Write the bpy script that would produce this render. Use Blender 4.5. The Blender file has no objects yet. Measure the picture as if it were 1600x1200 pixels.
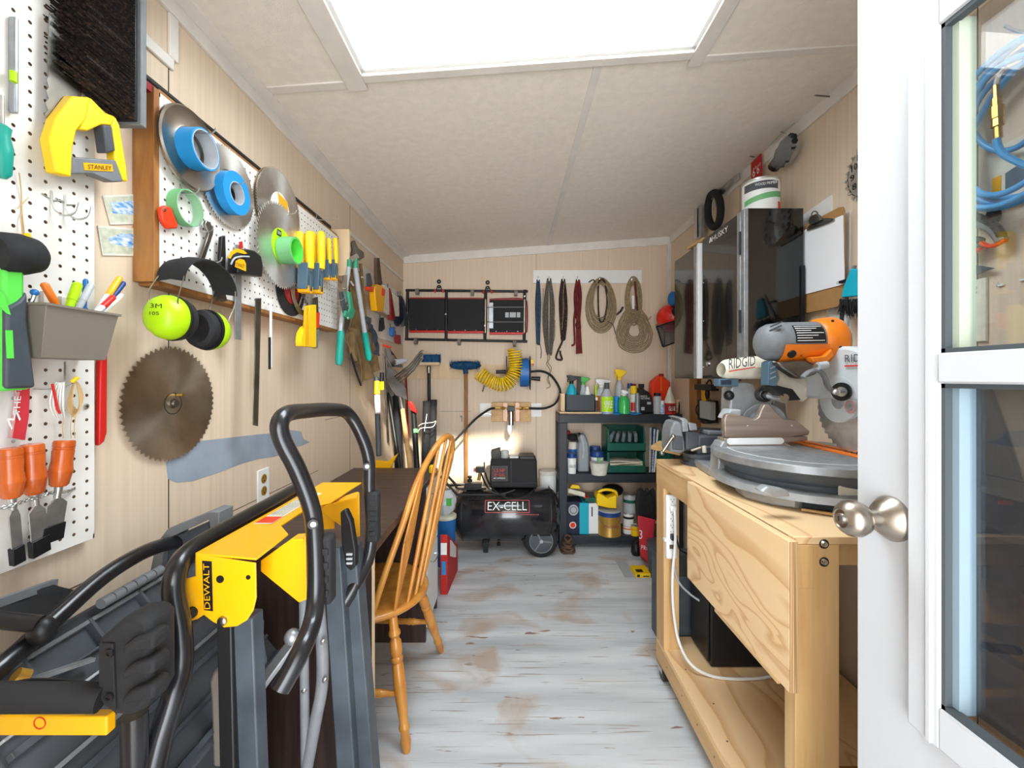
import bpy, math, random
from mathutils import Vector as V, Matrix
R = random.Random(7)
sc = bpy.context.scene
COL = sc.collection
F, CX, CY, H = 650.0, 800.0, 590.0, 1.30
XL, XR, YB, YF = -0.90, 1.31, 3.44, -0.20
def ceil_z(x): return 2.37 + 0.072 * x

# ---------------------------------------------------------------- camera, light, exposure
cd = bpy.data.cameras.new('camera'); cam = bpy.data.objects.new('camera', cd); COL.objects.link(cam)
cam.location = (0, 0, H); cam.rotation_euler = (math.pi / 2, 0, 0)
cd.sensor_width = 36; cd.lens = 36 * F / 1600; cd.shift_y = -10 / 1600; cd.clip_start = 0.02
sc.camera = cam
w = bpy.data.worlds.new('world'); sc.world = w; w.use_nodes = True
w.node_tree.nodes['Background'].inputs[0].default_value = (0.86, 0.93, 1.0, 1)
w.node_tree.nodes['Background'].inputs[1].default_value = 2.6
def light(name, kind, loc, target, energy, color=(1, 1, 1), size=None, angle=None, spread=None):
    l = bpy.data.lights.new(name, kind); o = bpy.data.objects.new(name, l); COL.objects.link(o)
    o.location = loc; o.rotation_euler = (V(target) - V(loc)).to_track_quat('-Z', 'Y').to_euler()
    l.energy = energy; l.color = color
    if size: l.shape = 'RECTANGLE'; l.size, l.size_y = size
    if angle: l.angle = angle
    if spread: l.spread = math.radians(spread)
    return o
light('sun', 'SUN', (0.5, -1, 4), (0.5 - 0.51, -1 + 2.03, 4 - 1.58), 11.0, (1.0, 0.93, 0.80), angle=math.radians(2.5))
light('skylight_daylight', 'AREA', (0.05, 1.10, 2.62), (0.05, 1.10, 0), 30, (0.90, 0.96, 1.0), size=(1.1, 0.6))
light('doorway_daylight', 'AREA', (0.12, -0.55, 1.15), (0.12, 2, 1.22), 11, (0.95, 0.97, 1.0), size=(0.9, 1.9), spread=95)
sc.view_settings.view_transform = 'Standard'; sc.view_settings.look = 'None'
sc.view_settings.gamma = 1; sc.view_settings.use_curve_mapping = False
sc.view_settings.exposure = 0.5

# ---------------------------------------------------------------- materials
def lin(c):
    return tuple(((x / 255) / 12.92 if x / 255 <= .04045 else ((x / 255 + .055) / 1.055) ** 2.4) for x in c[:3]) + (1,)
MT = {}
def mt(name, c, rough=.5, metal=0, var=0.0, sc_=(30, 30, 30), c2=None, bump=0, bsc=200, coat=0, lo=.35, hi=.65, trans=0, alpha=1, emit=0, det=4, ior=1.45, dist=0):
    m = bpy.data.materials.new(name); m.use_nodes = True; nt = m.node_tree; b = nt.nodes['Principled BSDF']
    b.inputs['Base Color'].default_value = lin(c); b.inputs['Roughness'].default_value = rough
    b.inputs['Metallic'].default_value = metal; b.inputs['Coat Weight'].default_value = coat
    b.inputs['Transmission Weight'].default_value = trans; b.inputs['Alpha'].default_value = alpha; b.inputs['IOR'].default_value = ior
    if emit: b.inputs['Emission Color'].default_value = lin(c); b.inputs['Emission Strength'].default_value = emit
    if var or c2 or bump:
        tc = nt.nodes.new('ShaderNodeTexCoord')
    if var or c2:
        if not c2: c2 = tuple(max(0, x * (1 - var)) for x in c)
        mp = nt.nodes.new('ShaderNodeMapping'); mp.inputs['Scale'].default_value = sc_
        nz = nt.nodes.new('ShaderNodeTexNoise'); nz.inputs['Scale'].default_value = 1; nz.inputs['Detail'].default_value = det
        nz.inputs['Distortion'].default_value = dist
        rp = nt.nodes.new('ShaderNodeValToRGB')
        rp.color_ramp.elements[0].position = lo; rp.color_ramp.elements[1].position = hi
        rp.color_ramp.elements[0].color = lin(c2); rp.color_ramp.elements[1].color = lin(c)
        nt.links.new(tc.outputs['Object'], mp.inputs[0]); nt.links.new(mp.outputs[0], nz.inputs['Vector'])
        nt.links.new(nz.outputs['Fac'], rp.inputs[0]); nt.links.new(rp.outputs[0], b.inputs['Base Color'])
    if bump:
        n2 = nt.nodes.new('ShaderNodeTexNoise'); n2.inputs['Scale'].default_value = bsc
        bp = nt.nodes.new('ShaderNodeBump'); bp.inputs['Strength'].default_value = bump; bp.inputs['Distance'].default_value = .002
        nt.links.new(tc.outputs['Object'], n2.inputs['Vector']); nt.links.new(n2.outputs['Fac'], bp.inputs['Height'])
        nt.links.new(bp.outputs[0], b.inputs['Normal'])
    MT[name] = m; return m
mt('wall', (228, 208, 184), .55, c2=(217, 195, 170), sc_=(70, 70, 1.3), lo=.30, hi=.72, det=6)
mt('seam', (60, 42, 32), .9)
mt('ceiling', (240, 232, 220), .9, var=.03, bump=.6, bsc=260)
mt('trim', (232, 226, 218), .5, var=.05, sc_=(8, 8, 8))
mt('floor', (206, 209, 213), .6)
def floor_mat():
    m = MT['floor']; nt = m.node_tree; b = nt.nodes['Principled BSDF']; N = nt.nodes.new; L = nt.links.new
    tc = N('ShaderNodeTexCoord')
    def noise(s, lo, hi, c0, c1, det=6, dist=0.0):
        mp = N('ShaderNodeMapping'); mp.inputs['Scale'].default_value = s
        nz = N('ShaderNodeTexNoise'); nz.inputs['Scale'].default_value = 1; nz.inputs['Detail'].default_value = det; nz.inputs['Distortion'].default_value = dist
        rp = N('ShaderNodeValToRGB'); rp.color_ramp.elements[0].position = lo; rp.color_ramp.elements[1].position = hi
        rp.color_ramp.elements[0].color = c0; rp.color_ramp.elements[1].color = c1
        L(tc.outputs['Object'], mp.inputs[0]); L(mp.outputs[0], nz.inputs['Vector']); L(nz.outputs['Fac'], rp.inputs[0]); return rp
    def mix(f, a, c):
        x = N('ShaderNodeMix'); x.data_type = 'RGBA'; L(f.outputs[0], x.inputs[0]); L(a.outputs[2 if a.bl_idname == 'ShaderNodeMix' else 0], x.inputs[6])
        if isinstance(c, tuple): x.inputs[7].default_value = c
        else: L(c.outputs[0], x.inputs[7])
        return x
    B_, W_ = (0, 0, 0, 1), (1, 1, 1, 1)
    base = noise((1.2, 9, 1), .3, .7, lin((176, 180, 184)), lin((222, 224, 226)))
    g = noise((3.0, 95, 1), .60, .68, B_, (.75, .75, .75, 1), 8)
    m1 = mix(g, base, lin((146, 132, 120)))
    p = noise((2.2, 3.6, 1), .53, .66, B_, (.72, .72, .72, 1), 8, 1.0)
    m2 = mix(p, m1, lin((176, 150, 126)))
    q = noise((6, 30, 1), .66, .70, B_, (.9, .9, .9, 1), 10, .5)
    m3 = mix(q, m2, lin((128, 96, 72)))
    L(m3.outputs[2], b.inputs['Base Color'])
floor_mat()
def ply_mat():
    m = MT['ply']; nt = m.node_tree; b = nt.nodes['Principled BSDF']; N = nt.nodes.new; L = nt.links.new
    tc = N('ShaderNodeTexCoord'); mp = N('ShaderNodeMapping'); mp.inputs['Scale'].default_value = (1.3, .7, 2.6); mp.inputs['Rotation'].default_value = (.5, .1, .2)
    nz = N('ShaderNodeTexNoise'); nz.inputs['Scale'].default_value = 1.3; nz.inputs['Detail'].default_value = 2.2; nz.inputs['Distortion'].default_value = 1.3
    ml = N('ShaderNodeMath'); ml.operation = 'MULTIPLY'; ml.inputs[1].default_value = 11
    fr = N('ShaderNodeMath'); fr.operation = 'FRACT'
    rp = N('ShaderNodeValToRGB'); e = rp.color_ramp.elements
    e[0].position = 0; e[0].color = lin((232, 196, 148)); e[1].position = 1; e[1].color = lin((226, 186, 136))
    x = e.new(.62); x.color = lin((234, 200, 154)); x = e.new(.86); x.color = lin((216, 174, 126)); x = e.new(.93); x.color = lin((210, 164, 116))
    L(tc.outputs['Object'], mp.inputs[0]); L(mp.outputs[0], nz.inputs['Vector']); L(nz.outputs['Fac'], ml.inputs[0]); L(ml.outputs[0], fr.inputs[0]); L(fr.outputs[0], rp.inputs[0])
    L(rp.outputs[0], b.inputs['Base Color'])
MT_LATE = ply_mat
def aniso(name, amt=.75):
    m = MT[name]; nt = m.node_tree; b = nt.nodes['Principled BSDF']; t = nt.nodes.new('ShaderNodeTangent'); t.direction_type = 'RADIAL'; t.axis = 'X'
    b.inputs['Anisotropic'].default_value = amt; nt.links.new(t.outputs[0], b.inputs['Tangent'])
mt('paint_patch', (158, 170, 184), .6, var=.12, sc_=(9, 9, 9))
mt('pegwhite', (236, 232, 226), .5, var=.04, sc_=(5, 5, 5))
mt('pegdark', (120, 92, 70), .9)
mt('oak', (176, 122, 66), .5, c2=(140, 90, 44), sc_=(30, 30, 5))
mt('ply', (232, 194, 146), .55)
mt('plyedge', (206, 172, 126), .7, c2=(150, 112, 74), sc_=(330, 2, 2), lo=.42, hi=.58)
mt('pine', (220, 182, 128), .55, c2=(192, 148, 94), sc_=(26, 26, 2.2), lo=.3, hi=.7)
mt('pineh', (222, 184, 130), .55, c2=(194, 150, 98), sc_=(26, 2.2, 26), lo=.3, hi=.7)
mt('lightply', (232, 204, 164), .6, var=.06, sc_=(20, 20, 3))
mt('honey', (208, 146, 66), .32, c2=(184, 116, 44), sc_=(22, 22, 4), coat=.3)
mt('dkwood', (84, 64, 56), .38, c2=(58, 44, 40), sc_=(3, 50, 50))
mt('dkwoodv', (72, 54, 48), .42, c2=(48, 36, 33), sc_=(50, 50, 3))
mt('white', (238, 238, 236), .4); mt('doorwhite', (206, 207, 210), .42); mt('offwhite', (224, 220, 208), .6, var=.05)
mt('paper', (240, 240, 242), .8); mt('cream', (226, 220, 200), .8, var=.06, bump=.3)
mt('black', (24, 24, 26), .42); mt('blackgloss', (12, 12, 14), .10, coat=.6); mt('blackmat', (30, 30, 32), .75, bump=.2)
mt('rubber', (36, 36, 38), .8, var=.2, sc_=(40, 40, 40)); mt('tubeblack', (30, 30, 33), .28, coat=.3, var=.25, sc_=(14, 14, 14))
mt('dkgrey', (78, 82, 88), .5, var=.12, sc_=(12, 12, 12)); mt('grey', (122, 125, 128), .5, var=.08); mt('ltgrey', (178, 182, 186), .4)
mt('shelfblack', (42, 47, 53), .45); mt('slate', (78, 86, 94), .45, c2=(60, 66, 73), sc_=(9, 9, 9)); mt('taupe', (126, 118, 108), .5); mt('taupel', (142, 134, 124), .5)
mt('steel', (222, 222, 220), .34, 1, var=.12, sc_=(25, 25, 25)); mt('steeldk', (150, 146, 140), .36, 1, c2=(112, 106, 98), sc_=(10, 10, 10))
mt('bladesteel', (206, 196, 180), .36, 1, c2=(170, 156, 136), sc_=(9, 9, 9)); mt('discsteel', (236, 234, 230), .40, 1, c2=(206, 202, 196), sc_=(9, 9, 9)); mt('tank', (28, 29, 32), .2, coat=.5, c2=(44, 44, 46), sc_=(6, 6, 6), lo=.45, hi=.6); mt('nickel', (168, 158, 146), .30, 1); mt('chrome', (220, 220, 222), .12, 1)
mt('alu', (178, 182, 186), .42, .7, var=.1); mt('alucast', (176, 178, 180), .5, .5, var=.1, sc_=(20, 20, 20)); mt('fence', (176, 160, 148), .42, .6, c2=(150, 132, 120), sc_=(3, 60, 60))
mt('brass', (206, 168, 92), .3, 1); mt('gold', (190, 146, 62), .35, .5); mt('rust', (104, 78, 62), .8, var=.3)
mt('yellow', (246, 178, 8), .38, coat=.2); mt('yellow2', (252, 208, 22), .4); mt('yellowhose', (246, 206, 24), .35); mt('orange', (240, 120, 24), .4)
mt('ridorange', (238, 128, 30), .35); mt('redorange', (232, 62, 26), .35); mt('chisel', (204, 98, 34), .25, coat=.4, c2=(180, 78, 22), sc_=(30, 30, 6))
mt('red', (204, 34, 30), .4); mt('dkred', (140, 24, 28), .5); mt('hatred', (226, 34, 24), .25, coat=.3); mt('pink', (216, 96, 100), .6)
mt('blue', (34, 108, 178), .4); mt('tapeblue', (26, 138, 204), .5); mt('hoseblue', (72, 156, 212), .3); mt('bristleblue', (18, 82, 128), .85, var=.4, sc_=(90, 90, 20), bump=1, bsc=300)
mt('dkblue', (28, 64, 130), .4); mt('navy', (28, 34, 56), .5); mt('teal', (30, 160, 144), .4); mt('cyan', (20, 172, 196), .5); mt('clampblue', (74, 98, 114), .45)
mt('lime', (178, 226, 16), .35); mt('green', (76, 172, 74), .4); mt('tapegreen', (112, 178, 118), .5); mt('bosgreen', (92, 214, 76), .5); mt('dkgreen', (14, 86, 70), .4)
mt('shear', (56, 152, 116), .4); mt('spray', (60, 186, 92), .2, coat=.4)
mt('canvas', (150, 124, 84), .9, c2=(118, 94, 58), sc_=(14, 14, 14), bump=.4); mt('cloth', (60, 68, 82), .9, bump=.4)
mt('ropetan', (168, 148, 112), .9, c2=(136, 118, 86), sc_=(60, 60, 60)); mt('ropegrey', (112, 106, 98), .9, c2=(84, 78, 72), sc_=(80, 80, 80))
mt('ropeblue', (64, 86, 108), .9, c2=(40, 56, 74), sc_=(90, 90, 60)); mt('ropered', (122, 44, 40), .9, c2=(86, 28, 28), sc_=(70, 70, 30)); mt('ropeblack', (52, 36, 34), .9, c2=(160, 130, 110), sc_=(120, 120, 120), lo=.30, hi=.38)
mt('string', (202, 170, 120), .8); mt('cord', (232, 230, 226), .45); mt('bristle', (34, 28, 26), .9, c2=(90, 66, 54), sc_=(160, 160, 160), bump=1, bsc=500, lo=.3, hi=.5)
mt('cardred', (186, 38, 34), .6); mt('binred', (198, 48, 58), .7); mt('shovel', (142, 142, 142), .4, .8, c2=(110, 104, 98), sc_=(12, 12, 12))
mt('postcard', (206, 206, 186), .7, c2=(176, 182, 160), sc_=(60, 60, 60)); mt('lake', (60, 138, 200), .6, c2=(224, 232, 236), sc_=(60, 60, 160)); mt('hardboard', (176, 132, 82), .6, var=.05)
mt('plastclear', (236, 238, 238), .12, alpha=.20); mt('glassgrey', (150, 160, 166), .02, alpha=.10); mt('screen', (70, 70, 74), .6, alpha=.5)
mt('milk', (214, 220, 222), .4, alpha=.85); mt('silverbottle', (140, 148, 152), .35, .3); mt('bronze', (176, 138, 62), .4, .4); mt('gasket', (74, 80, 84), .6); mt('palegreen', (190, 200, 180), .4); mt('gasketblue', (146, 166, 178), .5)
ply_mat(); aniso('bladesteel'); aniso('discsteel')
def glass():
    m = bpy.data.materials.new('doorglass'); m.use_nodes = True; nt = m.node_tree; nt.nodes.clear()
    o = nt.nodes.new('ShaderNodeOutputMaterial'); mx = nt.nodes.new('ShaderNodeMixShader'); t = nt.nodes.new('ShaderNodeBsdfTransparent'); g = nt.nodes.new('ShaderNodeBsdfGlossy')
    t.inputs[0].default_value = (.88, .90, .91, 1); g.inputs['Roughness'].default_value = .02; mx.inputs[0].default_value = .07
    nt.links.new(t.outputs[0], mx.inputs[1]); nt.links.new(g.outputs[0], mx.inputs[2]); nt.links.new(mx.outputs[0], o.inputs[0])
    MT['doorglass'] = m
glass()

# ---------------------------------------------------------------- geometry helpers
def PY(px, py, Y): return V(((px - CX) / F * Y, Y, H - (py - CY) / F * Y))
def LW(px, py, off=0):
    X = XL + off; return PY(px, py, F * -X / (CX - px))
def RW(px, py, off=0):
    X = XR - off; return PY(px, py, F * X / (px - CX))
def BW(px, py, off=0): return PY(px, py, YB - off)
def PB(px, py, off=0): return LW(px, py, .053 + off)
def HZ(px, py, z): return PY(px, py, F * (H - z) / (py - CY))
def frame(a):
    a = V(a).normalized(); t = V((0, 0, 1)) if abs(a.z) < .9 else V((0, 1, 0))
    u = t.cross(a).normalized(); return u, a.cross(u).normalized(), a
def smooth(pts, k=6, closed=False):
    pts = [V(p) for p in pts]; n = len(pts); out = []
    g = (lambda i: pts[i % n]) if closed else (lambda i: pts[max(0, min(n - 1, i))])
    for i in range(n if closed else n - 1):
        a, b, c, d = g(i - 1), g(i), g(i + 1), g(i + 2)
        for j in range(k):
            t = j / k; out.append(.5 * ((2 * b) + (c - a) * t + (2 * a - 5 * b + 4 * c - d) * t * t + (3 * b - a - 3 * c + d) * t ** 3))
    if not closed: out.append(pts[-1])
    return out
class B:
    def __init__(s, mat='grey'): s.v = []; s.f = []; s.mi = []; s.ms = []; s.m(mat)
    def m(s, name):
        if name not in s.ms: s.ms.append(name)
        s.k = s.ms.index(name); return s
    def add(s, vs, fs):
        o = len(s.v); s.v += [V(x) for x in vs]
        for f in fs: s.f.append([i + o for i in f]); s.mi.append(s.k)
        return s
    def hexa(s, p):  # 8 corners: bottom loop 0-3, top loop 4-7
        return s.add(p, [(0, 3, 2, 1), (4, 5, 6, 7), (0, 1, 5, 4), (1, 2, 6, 5), (2, 3, 7, 6), (3, 0, 4, 7)])
    def box(s, a, b):
        x0, x1 = sorted((a[0], b[0])); y0, y1 = sorted((a[1], b[1])); z0, z1 = sorted((a[2], b[2]))
        return s.hexa([(x0, y0, z0), (x1, y0, z0), (x1, y1, z0), (x0, y1, z0), (x0, y0, z1), (x1, y0, z1), (x1, y1, z1), (x0, y1, z1)])
    def bar(s, a, b, w, h, up=(0, 0, 1)):  # square bar from a to b, w across, h along up
        a, b = V(a), V(b); d = (b - a).normalized(); u = V(up); x = d.cross(u)
        if x.length < 1e-4: x = d.cross(V((0, 1, 0)))
        x.normalize(); y = x.cross(d).normalized(); x *= w / 2; y *= h / 2
        return s.hexa([a - x - y, a + x - y, a + x + y, a - x + y, b - x - y, b + x - y, b + x + y, b - x + y])
    def lathe(s, o, ax, prof, n=16, cap=True, sx=1, sy=1, ph=0):
        u, v, a = frame(ax); o = V(o); vs = []
        for t, r in prof:
            for i in range(n):
                q = 2 * math.pi * i / n + ph; vs.append(o + a * t + u * (math.cos(q) * r * sx) + v * (math.sin(q) * r * sy))
        fs = []
        for j in range(len(prof) - 1):
            for i in range(n):
                k = (i + 1) % n; fs.append((j * n + i, j * n + k, (j + 1) * n + k, (j + 1) * n + i))
        if cap: fs.append(tuple(range(n))[::-1]); fs.append(tuple(range((len(prof) - 1) * n, len(prof) * n)))
        return s.add(vs, fs)
    def cyl(s, a, b, r, r2=None, n=14):
        a, b = V(a), V(b); return s.lathe(a, b - a, [(0, r), ((b - a).length, r if r2 is None else r2)], n)
    def ring(s, o, ax, ri, ro, h, n=28):
        return s.lathe(o, ax, [(0, ri), (0, ro), (h, ro), (h, ri), (0, ri)], n, cap=False)
    def tube(s, pts, r, n=8, closed=False, sq=1):
        pts = [V(p) for p in pts]; m = len(pts); rr = r if isinstance(r, (list, tuple)) else [r] * m; vs = []; fs = []; pu = None
        for i, p in enumerate(pts):
            a = pts[(i - 1) % m] if closed or i else pts[0]; b = pts[(i + 1) % m] if closed or i < m - 1 else pts[-1]
            d = (b - a)
            d = d.normalized() if d.length > 1e-9 else V((0, 0, 1))
            if pu is None: u = frame(d)[0]
            else:
                u = pu - d * pu.dot(d); u = u.normalized() if u.length > 1e-6 else frame(d)[0]
            pu = u; v = d.cross(u)
            for k in range(n):
                q = 2 * math.pi * k / n; vs.append(p + u * (math.cos(q) * rr[i]) + v * (math.sin(q) * rr[i] * sq))
        for i in range(m if closed else m - 1):
            j = (i + 1) % m
            for k in range(n):
                l = (k + 1) % n; fs.append((i * n + k, i * n + l, j * n + l, j * n + k))
        if not closed: fs.append(tuple(range(n))[::-1]); fs.append(tuple(range((m - 1) * n, m * n)))
        return s.add(vs, fs)
    def poly(s, pts, ext):
        pts = [V(p) for p in pts]; e = V(ext); n = len(pts)
        nm = V((0, 0, 0))
        for i in range(n): nm += pts[i].cross(pts[(i + 1) % n])
        if nm.dot(e) > 0: pts = pts[::-1]
        return s.add(pts + [p + e for p in pts], [tuple(range(n)), tuple(range(n, 2 * n))[::-1]] + [(i, i + n, (i + 1) % n + n, (i + 1) % n) for i in range(n)])
    def sph(s, c, r, n=14, k=8, ax=(0, 0, 1)):
        r = (r, r, r) if not isinstance(r, (list, tuple)) else r; u, v, a = frame(ax); c = V(c); vs = []; fs = []
        for j in range(k + 1):
            t = math.pi * j / k - math.pi / 2; q = max(1e-3, math.cos(t))
            for i in range(n):
                p = 2 * math.pi * i / n; vs.append(c + u * (math.cos(p) * q * r[0]) + v * (math.sin(p) * q * r[1]) + a * (math.sin(t) * r[2]))
        for j in range(k):
            for i in range(n): l = (i + 1) % n; fs.append((j * n + i, j * n + l, (j + 1) * n + l, (j + 1) * n + i))
        fs.append(tuple(range(n))[::-1]); fs.append(tuple(range(k * n, (k + 1) * n)))
        return s.add(vs, fs)
    def surf(s, g, th=None):  # grid of points g[i][j]; th = thickness vector
        ni, nj = len(g), len(g[0]); vs = [p for r_ in g for p in r_]; fs = [(i * nj + j, (i + 1) * nj + j, (i + 1) * nj + j + 1, i * nj + j + 1) for i in range(ni - 1) for j in range(nj - 1)]
        if th is not None:
            n = len(vs); e = V(th); vs = vs + [V(p) + e for p in vs]; fs = fs + [tuple(x + n for x in f[::-1]) for f in fs]
            bd = [i * nj for i in range(ni)] + [(ni - 1) * nj + j for j in range(1, nj)] + [i * nj + nj - 1 for i in range(ni - 2, -1, -1)] + [j for j in range(nj - 2, 0, -1)]
            fs += [(bd[i], bd[(i + 1) % len(bd)], bd[(i + 1) % len(bd)] + n, bd[i] + n) for i in range(len(bd))]
        return s.add(vs, fs)
def mesh(name, b, ang=38):
    me = bpy.data.meshes.new(name); me.from_pydata([tuple(v) for v in b.v], [], b.f)
    for n in b.ms: me.materials.append(MT[n])
    me.polygons.foreach_set('material_index', b.mi); me.shade_smooth(); me.set_sharp_from_angle(angle=math.radians(ang)); me.update(); return me
def props(o, label=None, cat=None, group=None, kind=None):
    for k, v in (('label', label), ('category', cat), ('group', group), ('kind', kind)):
        if v: o[k] = v
    return o
ROOTS = []
def T(name, label, cat, group=None):
    o = bpy.data.objects.new(name, None); o.empty_display_size = .05; COL.objects.link(o); ROOTS.append(o); return props(o, label, cat, group)
def P(par, name, b, bev=0, label=None, ang=38, kind=None):
    o = bpy.data.objects.new(name, mesh(name, b, ang)); COL.objects.link(o)
    if par is not None: o.parent = par
    else: ROOTS.append(o)
    if bev:
        md = o.modifiers.new('bevel', 'BEVEL'); md.width = bev; md.segments = 2; md.limit_method = 'ANGLE'; md.angle_limit = math.radians(40)
    return props(o, label, None, None, kind)
def O(name, b, label, cat, group=None, bev=0, ang=38, kind=None):
    return props(P(None, name, b, bev, None, ang), label, cat, group, kind)
def S(name, b, par=None, bev=0, **k):
    o = P(par, name, b, bev, **k)
    if par is None: o['kind'] = 'structure'
    return o
def txt(par, name, s, o, ux, uy, w_, h_, mat, th=.0006, label=None):
    """flat lettering: lower-left corner o, reading direction ux, up uy, fitted to w_ x h_"""
    c = bpy.data.curves.new(name, 'FONT'); c.body = s; c.resolution_u = 2; c.space_line = .9
    ob = bpy.data.objects.new('tmp', c); me = bpy.data.meshes.new_from_object(ob); bpy.data.objects.remove(ob); bpy.data.curves.remove(c)
    vs = [v.co.copy() for v in me.vertices]; fs = [tuple(p.vertices) for p in me.polygons]; bpy.data.meshes.remove(me)
    if not vs: return None
    x0 = min(v.x for v in vs); x1 = max(v.x for v in vs); y0 = min(v.y for v in vs); y1 = max(v.y for v in vs)
    ux, uy, o = V(ux).normalized(), V(uy).normalized(), V(o); n = ux.cross(uy).normalized() * th
    b = B(mat); b.add([o + ux * ((v.x - x0) / (x1 - x0) * w_) + uy * ((v.y - y0) / max(1e-6, y1 - y0) * h_) + n for v in vs], fs)
    return P(par, name, b, label=label)
def finalize():
    for r in ROOTS:
        ms = [c for c in r.children_recursive if c.type == 'MESH'] + ([r] if r.type == 'MESH' else [])
        if not ms: continue
        lo = V((1e9,) * 3); hi = V((-1e9,) * 3)
        for o in ms:
            n = len(o.data.vertices); a = [0.0] * (3 * n); o.data.vertices.foreach_get('co', a)
            for i in range(3): lo[i] = min(lo[i], min(a[i::3])); hi[i] = max(hi[i], max(a[i::3]))
        c = V(((lo.x + hi.x) / 2, (lo.y + hi.y) / 2, lo.z))
        if r.get('noshift'): continue
        if r.type == 'MESH': r.data.transform(Matrix.Translation(-c))
        for ch in r.children: ch.location = V(ch.location) - c
        r.location = c
# ================================================================ the room
floor = S('floor', B('floor').box((XL - .1, YF - 1.2, -.05), (XR + .1, YB + .1, 0)))
wl = S('wall_left', B('wall').box((XL - .06, YF, 0), (XL, YB, 2.45)))
b = B('seam')
for y in (1.09, 2.31): b.box((XL, y - .0015, 0), (XL + .0006, y + .0015, 2.32))
b.box((XL, .2, .8685), (XL + .0006, 1.93, .8705)); b.box((XL, 2.0, 1.095), (XL + .0005, 2.25, 1.097))
S('panel_seam', b, wl)
pp = [(259, 722), (300, 690), (340, 686), (400, 679), (437, 676), (445, 671), (470, 674), (474, 686), (484, 691), (470, 697), (442, 703), (436, 712), (420, 715), (405, 717), (380, 724), (340, 739), (300, 752), (275, 754), (262, 748)]
S('painted_patch', B('paint_patch').poly([LW(x, y, 0) for x, y in pp], (.0007, 0, 0)), wl, label='blue grey paint patch on the left wall')
wb = S('wall_back', B('wall').box((XL - .06, YB, 0), (XR + .06, YB + .06, 2.6)))
b = B('seam')
for px in (838,): x = (px - 800) / F * YB; b.box((x - .001, YB - .0005, 0), (x + .001, YB, 2.4))
b.box((-.60, YB - .0005, 1.019), (-.34, YB, 1.021)); S('panel_seam', b, wb)
wr = S('wall_right', B('wall').box((XR, YF, 0), (XR + .06, YB, 2.6)))
b = B('seam')
for y in (1.17, 2.39): b.box((XR - .0006, y - .0012, 0), (XR, y + .0012, 2.45))
S('panel_seam', b, wr)
b = B('wall').box((XL - .06, YF - .08, 0), (-.36, YF, 2.6)).box((.60, YF - .08, 0), (XR + .06, YF, 2.6)).box((-.36, YF - .08, 2.1), (.60, YF, 2.6))
S('wall_front', b)
SX0, SX1, SY0, SY1 = -.51, .62, .78, 1.41
def slab(b, x0, x1, y0, y1, zo0, zo1):
    return b.hexa([(x0, y0, ceil_z(x0) + zo0), (x1, y0, ceil_z(x1) + zo0), (x1, y1, ceil_z(x1) + zo0), (x0, y1, ceil_z(x0) + zo0), (x0, y0, ceil_z(x0) + zo1), (x1, y0, ceil_z(x1) + zo1), (x1, y1, ceil_z(x1) + zo1), (x0, y1, ceil_z(x0) + zo1)])
b = B('ceiling'); slab(b, XL - .06, SX0, YF - .08, YB, 0, .06); slab(b, SX1, XR + .06, YF - .08, YB, 0, .06); slab(b, SX0, SX1, YF - .08, SY0, 0, .06); slab(b, SX0, SX1, SY1, YB, 0, .06)
S('ceiling', b)
b = B('trim')
slab(b, SX0 - .07, SX0, SY0 - .07, SY1 + .07, -.012, 0); slab(b, SX1, SX1 + .05, SY0 - .07, SY1 + .07, -.012, 0); slab(b, SX0, SX1, SY1, SY1 + .035, -.012, 0); slab(b, SX0, SX1, SY0 - .07, SY0, -.012, 0)
sky = S('window_1', b, bev=.002)
b = B('white'); slab(b, SX0, SX0 + .012, SY0, SY1, 0, .12); slab(b, SX1 - .012, SX1, SY0, SY1, 0, .12); slab(b, SX0, SX1, SY1 - .012, SY1, 0, .12); slab(b, SX0, SX1, SY0, SY0 + .012, 0, .12)
P(sky, 'window_frame', b)
b = B('doorglass'); slab(b, SX0, SX1, SY0, SY1, .12, .124); P(sky, 'pane', b)
for i, (x0, x1, y0, y1) in enumerate([(.285, .315, SY1 + .035, YB - .02), (XL + .03, SX0 - .07, 1.44, 1.475), (SX1 + .05, XR - .03, 1.44, 1.47)]):
    b = B('trim'); slab(b, x0, x1, y0, y1, -.006, 0); S('trim_%d' % (i + 1), b, bev=.001)
b = B('trim').box((XL, YF, ceil_z(XL) - .05), (XL + .010, YB, ceil_z(XL) + .01)); slab(b, XL + .01, XL + .05, YF, YB, -.010, 0); S('trim_4', b, bev=.001)
b = B('trim').box((XR - .010, YF, ceil_z(XR) - .06), (XR, YB, ceil_z(XR) + .01)); S('trim_5', b, bev=.001)
x0, x1 = XL + .01, XR - .01
b = B('trim').hexa([(x0, YB - .012, ceil_z(x0) - .065), (x1, YB - .012, ceil_z(x1) - .065), (x1, YB, ceil_z(x1) - .065), (x0, YB, ceil_z(x0) - .065), (x0, YB - .012, ceil_z(x0)), (x1, YB - .012, ceil_z(x1)), (x1, YB, ceil_z(x1)), (x0, YB, ceil_z(x0))]); S('trim_6', b, bev=.001)
S('trim_7', B('trim').box((XR - .012, YB - .02, .0), (XR, YB, ceil_z(XR) - .06)).box((XR - .03, YB - .012, .0), (XR - .012, YB, ceil_z(XR) - .066)), bev=.001)
S('trim_8', B('trim').box((XL, 2.31, 2.092), (XL + .006, YB - .01, 2.110)), bev=.001)
S('trim_9', B('trim').box((XL, YF, 2.11), (XL + .008, 1.10, 2.14)).box((XL, 1.085, 2.14), (XL + .008, 1.115, 2.255)), bev=.002)

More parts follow.
